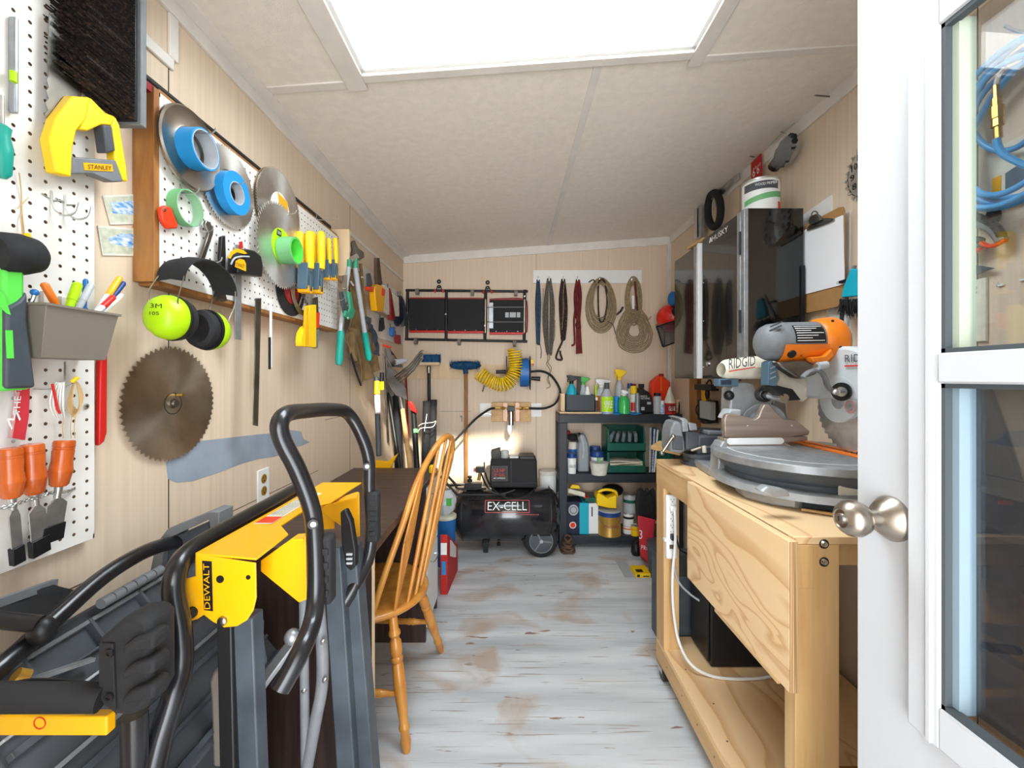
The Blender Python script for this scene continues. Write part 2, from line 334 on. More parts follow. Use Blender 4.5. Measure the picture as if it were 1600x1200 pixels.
# ---------------------------------------------------------------- open door with two panes
XD, DY1 = .58, .705
door = S('door_1', B('doorwhite').box((XD + .006, .585, .01), (XD + .04, DY1, 2.05)).box((XD + .006, -.08, .01), (XD + .04, .585, .82)).box((XD + .006, -.08, 1.83), (XD + .04, .585, 2.05)).box((XD + .006, -.19, .01), (XD + .04, -.08, 2.05)))
def ypx(px): return F * XD / (px - 800)
ya, yb_ = ypx(1424), ypx(1473)     # casing of the insert: from ya (far) to yb_ (near)
b = B('doorwhite')
zt, zb_, zr0, zr1 = 1.775, .855, 1.292, 1.333
b.box((XD - .006, yb_, .80), (XD + .006, ya, 1.85))           # insert frame far stile
b.box((XD - .006, -.09, zt), (XD + .006, yb_, 1.85)).box((XD - .006, -.09, .80), (XD + .006, yb_, zb_))
b.box((XD - .006, -.09, zb_), (XD + .006, -.04, zt))
P(door, 'window_frame', b, bev=.002)
P(door, 'middle_rail', B('doorwhite').box((XD - .008, -.04, zr0), (XD + .008, yb_, zr1)), bev=.003)
b = B('doorwhite').box((XD - .009, ypx(1462), .80), (XD - .005, ypx(1456), 1.85)); P(door, 'bead', b)
for nm, z0, z1, mats in (('upper', zr1, zt, ('gasket', 'palegreen')), ('lower', zb_, zr0, ('gasket', 'gasketblue'))):
    y0, y1 = -.04, yb_
    b = B(mats[0]).box((XD - .002, y1 - .005, z0), (XD + .010, y1, z1)).box((XD - .002, y0, z1 - .006), (XD + .010, y1, z1)).box((XD - .002, y0, z0), (XD + .010, y1, z0 + .006))
    P(door, 'gasket', b, label='dark rubber gasket round the %s pane' % nm)
    b = B(mats[1]).box((XD + .008, y1 - .0135, z0), (XD + .030, y1, z1))
    P(door, 'pane_channel', b)
    P(door, 'pane', B('doorglass').box((XD + .022, y0, z0), (XD + .025, y1 - .008, z1)))
P(door, 'insect_screen', B('screen').box((XD + .032, -.04, zb_), (XD + .0325, yb_ - .010, zr0)), label='fine grey insect screen behind the lower pane')
ky = F * XD / 588; kz = H - (810 - 590) / F * ky
kn = P(door, 'door_knob', B('nickel').lathe((XD + .006, ky, kz), (-1, 0, 0), [(0, .034), (.004, .034), (.008, .031), (.018, .024), (.026, .013), (.036, .0115), (.040, .016), (.047, .0235), (.057, .0275), (.068, .0265), (.075, .022), (.079, .016), (.080, .0145), (.0785, .013), (.078, .001)], 40), label='brushed nickel round door knob')
P(kn, 'keyhole', B('steel').lathe((XD - .0722, ky, kz), (-1, 0, 0), [(0, .008), (.004, .0075), (.004, .005), (.0035, .001)], 20).m('black').box((XD - .0775, ky - .0008, kz - .004), (XD - .0762, ky + .0008, kz + .004)))
S('ceiling', B('ceiling').box((XL - .06, -3.1, 2.30), (XR + .06, YF - .08, 2.36)))   # unseen roof added outside the door to keep the sun out of the doorway
# ================================================================ pegboards
def pegboard(t, y0, y1, z0, z1, X, name='board'):
    s = .0254; ny = int((y1 - y0) / s); nz = int((z1 - z0) / s); my = (y1 - y0 - ny * s) / 2; mz = (z1 - z0 - nz * s) / 2
    b = B('pegwhite'); r = .0034; vs = []; fs = []; sq = [(-1, -1), (0, -1), (1, -1), (1, 0), (1, 1), (0, 1), (-1, 1), (-1, 0)]
    dk = []
    for i in range(ny):
        for j in range(nz):
            cy, cz = y0 + my + (i + .5) * s, z0 + mz + (j + .5) * s; o = len(vs)
            vs += [(X, cy + a * s / 2, cz + c * s / 2) for a, c in sq]
            oc = [(cy + r * math.cos(math.atan2(c, a)), cz + r * math.sin(math.atan2(c, a))) for a, c in sq]
            vs += [(X, a, c) for a, c in oc] + [(X - .0035, a, c) for a, c in oc]
            for k in range(8):
                l = (k + 1) % 8; fs.append((o + k, o + l, o + 8 + l, o + 8 + k)); dk.append((o + 8 + k, o + 8 + l, o + 16 + l, o + 16 + k))
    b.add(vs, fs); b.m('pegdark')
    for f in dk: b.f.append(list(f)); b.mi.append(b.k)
    b.add([(X - .0036, y0, z0), (X - .0036, y1, z0), (X - .0036, y1, z1), (X - .0036, y0, z1)], [(0, 1, 2, 3)])
    b.m('pegwhite')
    for a0, a1, c0, c1 in ((y0, y0 + my, z0, z1), (y1 - my, y1, z0, z1), (y0, y1, z0, z0 + mz), (y0, y1, z1 - mz, z1)): b.box((X - .0036, a0, c0), (X, a1, c1))
    return P(t, name, b, ang=20)
pb1 = T('pegboard', 'white pegboard nearest the door, on the left wall, above the grey case', 'pegboard')
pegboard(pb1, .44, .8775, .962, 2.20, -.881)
[P(pb1, 'batten', B('pine').box((XL + .002, .45, z), (-.8848, .87, z + .04))) for z in (.99, 2.1)]
pb2 = T('pegboard', 'white pegboard in a brown wooden box frame, under the long black broom handle', 'pegboard')
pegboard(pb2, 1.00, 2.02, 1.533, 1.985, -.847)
for nm, a, c in (('frame_side', (XL + .002, .985, 1.528), (-.8475, 1.000, 1.99)), ('frame_side', (XL + .002, 2.02, 1.528), (-.8475, 2.03, 1.99)), ('frame_bottom', (XL + .002, 1.0, 1.521), (-.849, 2.02, 1.533)), ('frame_top', (XL + .002, 1.0, 1.985), (-.849, 2.02, 1.995))):
    P(pb2, nm, B('oak').box(a, c), bev=.001)
bk = O('wooden_bracket', B('lightply').box((XL, 2.045, 1.80), (-.80, 2.06, 2.03)).box((XL, 2.06, 1.80), (-.884, 2.20, 2.03)), 'light plywood bracket board past the far end of the framed pegboard', 'bracket', bev=.001)

def hook(p, L=.05, up=.012, r=.0018, n='peg_hook', lab='small steel pegboard hook', g=None):
    p = V(p); b = B('steel').tube(smooth([p + V((0, 0, .022)), p + V((.002, 0, .012)), p, p + V((L * .5, 0, -.003)), p + V((L * .9, 0, 0)), p + V((L, 0, up))], 4), r, 6)
    return O(n, b, lab, 'hook', g)

# ---- things on the near pegboard
t = T('push_broom', 'push broom with black bristles and long black handle lying along the framed pegboard', 'broom')
P(t, 'handle', B('black').cyl((-.862, .955, 2.0), (-.868, 1.97, 2.012), .0125))
P(t, 'handle_bracket', B('dkred').box((-.872, .935, 1.975), (-.852, .995, 1.995)))
P(t, 'head', B('grey').box((-.885, .925, 1.862), (-.825, .940, 2.22)).m('black').box((-.878, .918, 1.868), (-.832, .925, 2.22)), bev=.002)
b = B('bristle')
for i in range(14):
    for j in range(62):
        z = 1.872 + j * .0056 + R.uniform(-.002, .002); x = -.876 + i * .0034; L = .125 + R.uniform(-.012, .012); dz = R.uniform(-.012, .012) + (.02 if j < 14 else 0) * (1 - j / 14)
        a = V((x, .918, z)); e = V((x + R.uniform(-.01, .01), .918 - L, z + dz)); q = V((.0016, 0, .0005)); u = V((0, 0, .0022))
        b.add([a - q, a + q, a + u, e + u * .8, e - q, e + q], [(0, 1, 5, 4), (1, 2, 3, 5), (2, 0, 4, 3)])
P(t, 'bristles', b.box((-.872, .82, 1.885), (-.838, .918, 2.2)), kind='stuff')

t = T('hand_saw', 'hand saw with yellow and grey handle hanging blade up on the near pegboard', 'saw')
q = lambda x, y: LW(x, y, .035)
P(t, 'blade', B('steeldk').poly([q(76, 20), q(122, 20), q(126, 160), q(70, 205), q(68, 192), q(73, 188), q(69, 178), q(74, 172), q(70, 160), q(75, 154), q(71, 142), q(75, 136), q(72, 124), q(75, 118), q(73, 100)], (.0016, 0, 0)))
hd = [(98, 150), (130, 158), (150, 176), (166, 182), (173, 196), (184, 262), (186, 284), (160, 285), (128, 272), (98, 277), (70, 270), (62, 240), (60, 218), (70, 216), (72, 196), (78, 172)]
P(t, 'handle', B('yellow2').poly([q(x, y) for x, y in [(98, 150), (126, 152), (120, 185), (104, 205), (98, 232), (96, 277), (70, 270), (60, 218), (70, 186)]], (.020, 0, 0)).poly([q(x, y) for x, y in [(126, 152), (150, 176), (166, 182), (160, 196), (144, 195), (122, 205), (110, 202), (119, 184)]], (.02, 0, 0)).poly([q(x, y) for x, y in [(166, 182), (173, 196), (184, 262), (186, 284), (176, 282), (166, 250), (160, 196)]], (.02, 0, 0)), bev=.003)
P(t, 'grip', B('dkgrey').poly([q(x, y) for x, y in [(144, 195), (158, 196), (164, 236), (150, 240)]], (.023, 0, 0)).m('grey').poly([q(x, y) for x, y in [(96, 245), (165, 250), (178, 284), (160, 285), (128, 272), (96, 272)]], (.022, 0, 0)), bev=.003)
gp = P(t, 'badge', B('yellow').poly([q(x, y) + V((.0215, 0, 0)) for x, y in [(112, 254), (158, 257), (160, 268), (114, 266)]], (.002, 0, 0)))
a, c = q(118, 264) + V((.0242, 0, 0)), q(156, 266) + V((.0242, 0, 0)); txt(gp, 'lettering', 'STANLEY', a, c - a, (0, 0, 1), (c - a).length, .009, 'black')
t = T('screwdriver', 'teal handled screwdriver at the left edge of the near pegboard', 'screwdriver')
P(t, 'handle', B('teal').lathe(LW(3, 278, .04), (0, 0, 1), [(0, .006), (.008, .012), (.05, .014), (.07, .010), (.085, .012), (.09, .006)], 10)); P(t, 'shaft', B('steel').cyl(LW(3, 200, .04), LW(3, 150, .04), .003))
t = T('spirit_level', 'grey aluminium level standing behind the hand saw blade', 'level')
P(t, 'body', B('alu').box(LW(12, 175, .02), LW(30, 30, .032)), bev=.002); P(t, 'vial', B('lime').cyl(LW(21, 128, .033), LW(21, 112, .033), .005))
for i, (x, y) in enumerate([(80, 298), (101, 305)]):
    p = LW(x, y, .02); b = B('steel').tube(smooth([p, p + V((.004, 0, -.03)), p + V((.016, .004, -.045)), p + V((.034, .008, -.040)), p + V((.040, .010, -.018))], 4), .0017, 6).tube([p + V((0, .022, -.01)), p + V((0, .002, -.018)), p + V((0, -.016, -.012))], .0014, 5)
    O('peg_hook', b, ['left of the two empty steel hooks below the hand saw', 'right of the two empty steel hooks below the hand saw'][i], 'hook', 'empty hooks below the hand saw')
t = T('hanging_tag', 'yellow tag on a twine loop hanging above the black mallet head', 'tag')
P(t, 'twine', B('string').tube(smooth([LW(30, 270, .025), LW(33, 300, .022), LW(34, 330, .02), LW(38, 366, .022)], 5), .0009, 5).tube(smooth([LW(34, 330, .02), LW(33, 345, .024), LW(37, 366, .026)], 4), .0009, 5).tube([LW(28, 326, .026), LW(45, 308, .02)], .0008, 4))
P(t, 'tag', B('yellow2').poly([LW(x, y, .022) for x, y in [(34, 364), (43, 364), (47, 372), (46, 381), (36, 383), (31, 374)]], (.004, 0, 0)))
t = T('mallet', 'black headed mallet with grey and green handle at the left edge', 'mallet')
c = LW(-14, 394, .05); e = LW(62, 400, .05)
P(t, 'head', B('rubber').lathe(c, e - c, [(0, .030), (.006, .034), (.04, .035), ((e - c).length - .01, .030), ((e - c).length, .020)], 24))
P(t, 'handle', B('bosgreen').poly([LW(x, y, .042) for x, y in [(-16, 412), (20, 414), (20, 458), (33, 608), (-16, 612)]], (.022, 0, 0)), bev=.006)
P(t, 'grip', B('slate').poly([LW(x, y, .0405) for x, y in [(20, 455), (20, 500), (33, 606), (-16, 608), (-16, 480), (4, 470)]], (.027, 0, 0)), bev=.005)
P(t, 'grip_inlay', B('bosgreen').poly([LW(x, y, .068) for x, y in [(0, 455), (6, 460), (16, 492), (10, 490), (-10, 470)]], (.001, 0, 0)))
P(t, 'grip_badge', B('bosgreen').poly([LW(x, y, .068) for x, y in [(8, 516), (19, 516), (21, 560), (10, 560)]], (.001, 0, 0)))
t = T('blade_pack', 'red packet of saw blades behind the mallet handle', 'packet')
P(t, 'card', B('binred').poly([LW(x, y, .022) for x, y in [(22, 486), (44, 488), (45, 520), (40, 650), (34, 688), (12, 684), (24, 600)]], (.006, 0, 0)))
P(t, 'blister', B('plastclear').poly([LW(x, y, .029) for x, y in [(-10, 612), (24, 612), (12, 684), (34, 688), (30, 698), (-10, 700)]], (.008, 0, 0)))
P(t, 'white_print', B('white').poly([LW(x, y, .0285) for x, y in [(27, 515), (44, 517), (43, 534), (27, 532)]], (.0008, 0, 0)))
for s_, a_, c_, h_ in (('5', (33, 528), (40, 529), .014), ('THE TORCH', (30, 648), (38, 560), .010), ('M', (17, 672), (32, 655), .020)):
    a, c = LW(*a_, .0295), LW(*c_, .0295); d = c - a; txt(t, 'lettering', s_, a, d, V((0, 0, 1)) if s_ == '5' else V((0, -.35, 1)) if s_ == 'M' else V((0, -1, .05)), d.length if s_ != 'THE TORCH' else d.length, h_, 'navy' if s_ == '5' else 'white')
p = LW(25, 492, .03); O('peg_hook', B('steel').tube(smooth([p, LW(40, 480, .05), LW(50, 470, .06), LW(54, 458, .062)], 4), .003, 7).m('blue').sph(LW(54, 457, .062), .006), 'blue tipped steel hook holding the red blade packet', 'hook')
# pencil bin
t = T('pencil_bin', 'grey plastic bin full of pens clipped to the near pegboard', 'bin')
f_ = lambda x, y, off: LW(x, y, off)
# bin in board frame: y range, trapezoid
yA, yB2, zT, zBm = .715, .835, 1.428, 1.335
def binp(y, z, off): return V((XL + off, y, z))
x0, x1 = .022, .092
o_ = [binp(.722, zT, x0), binp(.722, zT, x1), binp(.855, zT, x1), binp(.855, zT, x0)]; n_ = [binp(.730, zBm, x0), binp(.730, zBm, x1 - .018), binp(.846, zBm, x1 - .018), binp(.846, zBm, x0)]
def inn(p, q, k=.94):
    c = sum(q, V((0, 0, 0))) / 4; return [c + (a - c) * k for a in q]
oi, ni_ = inn(0, o_), inn(0, n_, .9); ni_ = [a + V((0, 0, .003)) for a in ni_]
b = B('taupe').add(n_ + o_ + ni_ + oi, [(0, 3, 2, 1)] + [(i, (i + 1) % 4, 4 + (i + 1) % 4, 4 + i) for i in range(4)] + [(4 + i, 4 + (i + 1) % 4, 12 + (i + 1) % 4, 12 + i) for i in range(4)] + [(12 + i, 12 + (i + 1) % 4, 8 + (i + 1) % 4, 8 + i) for i in range(4)] + [(8, 9, 10, 11)])
P(t, 'body', b, bev=.002)
rim = inn(0, o_, 1.04); b = B('taupe')
for i in range(4): b.bar(rim[i], rim[(i + 1) % 4], .004, .004)
P(t, 'rim', b); P(t, 'mounting_clips', B('offwhite').box(binp(.775, 1.425, .020), binp(.795, 1.462, .028)).box(binp(.806, 1.425, .020), binp(.826, 1.458, .028)), bev=.001)
pens = [('orange', 'marker', 'orange marker leaning at the left end of the pencil bin', 68, 442, 84, 470, .05, .0065), ('lime', 'highlighter', 'lime yellow highlighter in the pencil bin', 122, 442, 112, 470, .06, .008), ('blue', 'pen', 'blue capped pen standing behind the highlighter', 134, 436, 132, 470, .045, .0045), ('ltgrey', 'marker', 'grey marker between the highlighter and the yellow pen', 143, 444, 128, 472, .07, .006), ('yellow', 'pen', 'yellow topped pen leaning right in the pencil bin', 188, 433, 160, 474, .06, .006), ('dkblue', 'pen', 'dark blue topped pen leaning beside the yellow one', 194, 441, 168, 476, .055, .0055), ('red', 'pen', 'red and clear pen at the right end of the pencil bin', 178, 463, 162, 478, .075, .006), ('white', 'pen', 'white pen lying lowest at the right end of the pencil bin', 191, 460, 170, 480, .065, .0045)]
for col, nm, lab, xt, yt, xb, yb3, off, r in pens:
    e = LW(xt, yt, off); k = LW(xb, yb3, off); d = (k - e); a = k + d * (.055 / max(.02, d.length)); a.y = min(.835, max(.735, a.y)); a.z = max(1.345, a.z); m_ = a.lerp(e, .6)
    tt = T(nm, lab, 'pen', 'pens in the pencil bin'); P(tt, 'barrel', B('white' if col in ('yellow', 'dkblue', 'red') else col).cyl(a, m_, r * .9, n=10)); P(tt, 'cap', B(col).lathe(m_, e - m_, [(0, r), ((e - m_).length * .9, r), ((e - m_).length, r * .6)], 10))
# wire hook with bands
t = T('double_hook', 'steel double hook holding rubber bands and twine above the chisels', 'hook')
P(t, 'wire', B('steel').tube(smooth([LW(101, 566, .02), LW(101, 590, .03), LW(96, 606, .035), LW(52, 608, .022)], 5), .0016, 6).tube(smooth([LW(97, 606, .03), LW(110, 600, .05), LW(120, 590, .058)], 4), .0016, 6)); P(t, 'yellow_tip', B('yellow2').cyl(LW(112, 597, .052), LW(122, 589, .058), .0035))
b = B('cord')
for i in range(5): b.tube(smooth([LW(88 + i * 3, 598, .04), LW(78 + i * 5, 630, .034 + .003 * i), LW(90 + i * 3, 655, .03), LW(100 - i, 625, .036)], 4, True), .0016, 5, True)
O('elastic_bands', b.m('red').tube([LW(82, 600, .05), LW(90, 640, .045), LW(94, 646, .045)], .0022, 6), 'white and red elastic bands hanging from the double hook', 'bands')
b = B('string')
for i in range(7): b.tube(smooth([LW(118, 596, .045), LW(106 + i * 1.2, 630, .04 + .002 * i), LW(116 + i, 652 - i * 2, .036), LW(130 - i, 622, .042)], 5, True), .0011, 5, True)
for x in (98, 110, 116): b.tube(smooth([LW(x + 4, 640, .035), LW(x, 665, .03), LW(x + 1, 685, .03)], 3), .0009, 4)
O('twine_coil', b, 'coil of tan twine hanging above the right hand chisel', 'twine')
# chisels
t = T('chisel_rack', 'twisted steel wire rack holding three chisels on the near pegboard', 'rack')
ww = smooth([LW(-8, 795, .055), LW(20, 790, .06), LW(40, 782, .058), LW(62, 776, .058), LW(80, 770, .055), LW(104, 768, .03), LW(117, 763, .019)], 8)
P(t, 'wire', B('steel').tube([p + V((0, 0, .0022 * math.sin(i * 1.1))) for i, p in enumerate(ww)], .0016, 6).tube([p - V((0, 0, .0022 * math.sin(i * 1.1))) for i, p in enumerate(ww)], .0016, 6))
for lab, xt, yt, xb, yb2, xe, ye, wd in (('orange handled chisel at the left end of the wire rack', 15, 700, 18, 778, 27, 872, .008), ('orange handled chisel in the middle of the wire rack', 50, 694, 54, 772, 62, 858, .013), ('orange handled chisel at the right end of the wire rack', 101, 688, 92, 760, 80, 838, .017)):
    tt = T('chisel', lab, 'chisel', 'chisels in the wire rack'); a, m_, e = LW(xt, yt, .055), LW(xb, yb2, .055), LW(xe, ye, .04); L = (m_ - a).length
    P(tt, 'handle', B('chisel').lathe(a, m_ - a, [(0, .014), (.003, .0155), (.012, .0158), (.0125, .0148), (.016, .0158), (.0165, .0148), (.020, .0157), (L * .45, .0150), (L * .62, .0165), (L * .66, .0176), (L * .70, .0165), (L * .95, .0135), (L, .010)], 20))
    d = (e - m_).normalized(); k = m_ + d * .022
    P(tt, 'ferrule', B('steel').cyl(m_, k, .006, .005)); u = V((0, 1, 0)); k2 = k + d * .012
    P(tt, 'blade', B('steel').hexa([k + u * -.004, k + u * .004, k + u * .004 + V((.004, 0, 0)), k - u * .004 + V((.004, 0, 0)), k2 - u * wd, k2 + u * wd, k2 + u * wd + V((.003, 0, 0)), k2 - u * wd + V((.003, 0, 0))]).hexa([k2 - u * wd, k2 + u * wd, k2 + u * wd + V((.003, 0, 0)), k2 - u * wd + V((.003, 0, 0)), e - u * wd, e + u * wd, e + u * wd + V((.002, 0, 0)), e - u * wd + V((.002, 0, 0))]))
    P(tt, 'blade_guard', B('black').bar(e - d * .022, e + d * .010, wd * 2.25, .010, up=(1, 0, 0)), bev=.001)
O('red_bar', B('red').poly([LW(x, y, .01) for x, y in [(149, 551), (160, 552), (159, 676), (155, 690), (147, 697)]], (.012, 0, 0)), 'long red bar standing against the wall behind the near pegboard', 'bar', bev=.003)
p = LW(134, 635, .0195); O('mounting_screw', B('steel').lathe(p, (1, 0, 0), [(0, .0055), (.002, .0055), (.003, .003)], 16).m('black').lathe(p + V((.003, 0, 0)), (1, 0, 0), [(0, .002), (.0004, .0018)], 8), 'round screw with washer fixing the near pegboard', 'screw')
# postcards
for i, (pts, lk) in enumerate([([(160, 305), (211, 303), (211, 350), (172, 351)], [(174, 316), (211, 313), (211, 336), (176, 333)]), ([(152, 352), (211, 357), (211, 400), (160, 399)], [(170, 372), (190, 365), (211, 366), (211, 388), (172, 380)])]):
    t = T('postcard', ['upper of two cards with a blue lake, pinned beside the framed pegboard', 'lower of two cards with a blue lake, pinned beside the framed pegboard'][i], 'card', 'postcards')
    P(t, 'card', B('offwhite').poly([LW(x, y, .002) for x, y in pts], (.0012, 0, 0))); cx_ = sum(x for x, y in pts) / 4; cy_ = sum(y for x, y in pts) / 4
    P(t, 'print', B('postcard').poly([LW(cx_ + (x - cx_) * .92, cy_ + (y - cy_) * .86, .0033) for x, y in pts], (.0002, 0, 0)).m('lake').poly([LW(x, y, .0036) for x, y in lk], (.0002, 0, 0)))
# ================================================================ things on the framed pegboard
def blade(t, c, r, mat='bladesteel', teeth=60, tl=.006, hub='steeldk', ax=(1, 0, 0), th=.0022, hole=.012, nm='disc', cup=0):
    """toothed steel disc as one part, hub ring as another"""
    u, v, a = frame(ax); c = V(c); n = teeth; out = []
    for i in range(n):
        q0 = 2 * math.pi * i / n; q1 = q0 + 2 * math.pi / n * .45; q2 = q0 + 2 * math.pi / n * .55; q3 = q0 + 2 * math.pi / n * .95
        for q, rr in ((q0, r - tl), (q1, r), (q2, r - tl * .2), (q3, r - tl)): out.append((q, rr))
    m = len(out); vs = []
    for k in (0, 1):
        for q, rr in out: vs.append(c + u * math.cos(q) * rr + v * math.sin(q) * rr + a * (k * th))
        for q, rr in out: vs.append(c + u * math.cos(q) * (r - tl * 1.6) + v * math.sin(q) * (r - tl * 1.6) + a * (k * th))
        for q, rr in out: vs.append(c + u * math.cos(q) * hole + v * math.sin(q) * hole + a * (k * th))
    fs = []
    for i in range(m):
        j = (i + 1) % m
        for k in (0, m): fs.append((k + i, k + j, k + m + j, k + m + i)); fs.append((3 * m + k + i, 3 * m + k + m + i, 3 * m + k + m + j, 3 * m + k + j))
        fs.append((i, 3 * m + i, 3 * m + j, j)); fs.append((2 * m + i, 2 * m + j, 5 * m + j, 5 * m + i))
    p = P(t, nm, B(mat).add(vs, fs), ang=25)
    return p
def arbor(t, c, r, mat='steeldk', ax=(1, 0, 0), off=.0025): return P(t, 'arbor_ring', B(mat).ring(V(c) + V(ax) * off, ax, .012, r, .0012))
# round chrome discs at the near end
c = V((-.838, 1.076, 1.890)); t = T('grinding_disc', 'large chrome rimmed disc hanging behind the nearest blue tape roll', 'disc')
P(t, 'disc', B('nickel').lathe(c, (1, 0, 0), [(0, .030), (0, .095), (.004, .101), (.010, .101), (.014, .097), (.010, .085), (.008, .055), (.012, .045)], 64, cap=False)); P(t, 'hub', B('steeldk').ring(c + V((.008, 0, 0)), (1, 0, 0), .034, .052, .004, 48))
P(t, 'inner_plate', B('ltgrey').ring(c + V((.002, 0, 0)), (1, 0, 0), .008, .036, .003, 40))
t = T('sawblade', 'fine toothed saw blade hanging behind the second blue tape roll', 'saw blade', 'saw blades on the framed pegboard'); c = V((-.838, 1.232, 1.862)); blade(t, c, .117, 'discsteel', 70, .006); arbor(t, c, .05)
blade(t, c - V((.004, .004, .004)), .112, 'bladesteel', 80, .004, nm='second_disc')
t = T('sawblade', 'saw blade with white and orange label beside the green labelled one', 'saw blade', 'saw blades on the framed pegboard'); c = V((-.838, 1.50, 1.905)); blade(t, c, .140, 'discsteel', 90, .005)
P(t, 'label', B('white').poly([c + V((.003, .06 * math.cos(q) - .0, .06 * math.sin(q))) for q in [i * math.pi / 16 for i in range(32)]], (.0006, 0, 0)).m('yellow').poly([c + V((.004, a_, z_)) for a_, z_ in [(-.02, .055), (.045, .045), (.052, .0), (-.005, -.005)]], (.0005, 0, 0)).m('redorange').poly([c + V((.004, a_, z_)) for a_, z_ in [(.02, -.01), (.05, -.01), (.045, -.045), (.025, -.035)]], (.0005, 0, 0)), label='white, yellow and orange paper label')
for i in range(2): blade(t, c - V((.004 * (i + 1), .006 * i, .003)), .139, 'bladesteel', 100, .004, nm='second_disc')
t = T('sawblade', 'largest hanging saw blade, with a bright green label round its centre', 'saw blade', 'saw blades on the framed pegboard'); c = V((-.818, 1.474, 1.765)); blade(t, c, .150, 'discsteel', 64, .011)
P(t, 'label', B('lime').ring(c + V((.0025, 0, 0)), (1, 0, 0), .013, .062, .0006, 40).m('black').poly([c + V((.0034, a_, z_)) for a_, z_ in [(-.035, .030), (-.005, .030), (-.005, .052), (-.030, .052)]], (.0004, 0, 0)), label='lime green round label')
txt(t, 'lettering', 'SAW', c + V((.0042, -.031, .035)), (0, 1, 0), (0, 0, 1), .022, .012, 'white'); 
b = B('steel'); t = T('sawblade', 'small spoked saw blade low at the far end of the pegboard', 'saw blade', 'saw blades on the framed pegboard'); c = V((-.835, 1.66, 1.635)); 
P(t, 'rim', B('steel').ring(c, (1, 0, 0), .066, .088, .003, 48)); b = B('steel')
for k in range(5): q = k * 1.2566 + .4; b.bar(c + V((.001, math.cos(q) * .012, math.sin(q) * .012)), c + V((.001, math.cos(q) * .07, math.sin(q) * .07)), .008, .002, up=(1, 0, 0))
P(t, 'spokes', b); P(t, 'arbor_ring', B('steeldk').ring(c, (1, 0, 0), .007, .016, .004))
t = T('grinding_disc', 'stack of dark cutting discs behind the small spoked blade', 'disc'); P(t, 'disc', B('blackmat').ring((-.845, 1.585, 1.635), (1, 0, 0), .012, .100, .004, 48).m('dkred').ring((-.840, 1.585, 1.635), (1, 0, 0), .012, .055, .001, 32))
# tape rolls
def tape(lab, c, ro, ri, h, mat, core='white', g='tape rolls on the framed pegboard'):
    t = T('tape_roll', lab, 'tape', g); c = V(c); P(t, 'tape', B(mat).ring(c, (1, 0, 0), ri + .002, ro, h, 44)); P(t, 'core', B(core).ring(c - V((.0005, 0, 0)), (1, 0, 0), ri, ri + .0022, h + .001, 44)); return t
tape('wide blue tape roll hanging in front of the chrome rimmed disc', (-.836, 1.072, 1.888), .050, .044, .048, 'tapeblue', 'ltgrey')
tape('narrow thick blue tape roll hanging on the second saw blade', (-.828, 1.215, 1.838), .060, .030, .026, 'tapeblue', 'ltgrey')
tape('thin ring of pale green tape hanging near the red clip', (-.846, 1.062, 1.733), .045, .041, .026, 'tapegreen', 'plastclear')
tape('green tape roll hanging at the centre of the green labelled blade', (-.812, 1.474, 1.750), .047, .040, .050, 'tapegreen', 'bosgreen')
for lab, p, L in (('steel hook carrying the chrome rimmed disc', (-.847, 1.07, 1.93), .085), ('steel hook carrying the second blue tape roll', (-.847, 1.21, 1.865), .07), ('steel hook inside the pale green tape ring', (-.847, 1.06, 1.772), .05), ('steel hook sticking out of the yellow labelled blade', (-.847, 1.52, 1.90), .06),
                  ('empty steel hook below the pale green tape ring', (-.847, 1.09, 1.70), .03), ('steel hook over the earmuff headband', (-.847, 1.13, 1.615), .06), ('steel hook beside the tape measure', (-.847, 1.27, 1.66), .04), ('steel hook above the grey wrench', (-.847, 1.13, 1.70), .035),
                  ('empty long hook below the clamps, upper one', (-.847, 1.93, 1.715), .09), ('empty long hook below the clamps, middle one', (-.847, 1.90, 1.655), .08), ('empty long hook below the clamps, lowest one', (-.847, 1.96, 1.640), .08), ('steel hook carrying the large spring clamps', (-.847, 1.80, 1.985), .10)):
    hook(p, L, lab=lab, g='pegboard hooks')
t = T('plastic_clip', 'red orange plastic clip at the near lower edge of the framed pegboard', 'clip')
P(t, 'body', B('redorange').poly([PB(x, y, .003) for x, y in [(243, 326), (250, 321), (260, 324), (264, 336), (271, 352), (269, 357), (256, 358), (250, 350), (246, 342)]], (.014, 0, 0)), bev=.004); P(t, 'screw', B('steeldk').lathe(PB(257, 328, .018), (1, 0, 0), [(0, .004), (.002, .003)], 10))
# wrenches etc
t = T('wrench', 'bent grey steel wrench hanging above the earmuffs', 'wrench'); P(t, 'bar', B('steeldk').poly([PB(x, y, .01) for x, y in [(318, 344), (324, 347), (330, 358), (329, 366), (316, 405), (309, 404), (318, 376), (322, 364), (316, 350)]], (.008, 0, 0)), bev=.002)
t = T('pry_bar', 'black flat pry bar hanging right of the earmuffs', 'pry bar'); P(t, 'bar', B('black').poly([PB(x, y, .012) for x, y in [(341, 370), (347, 368), (348, 400), (347, 424), (352, 440), (347, 447), (340, 432), (339, 400)]], (.010, 0, 0)), bev=.002)
P(t, 'claw', B('steeldk').poly([PB(x, y, .010) for x, y in [(338, 448), (346, 446), (352, 470), (346, 472), (342, 466), (337, 471), (335, 460)]], (.006, 0, 0)))
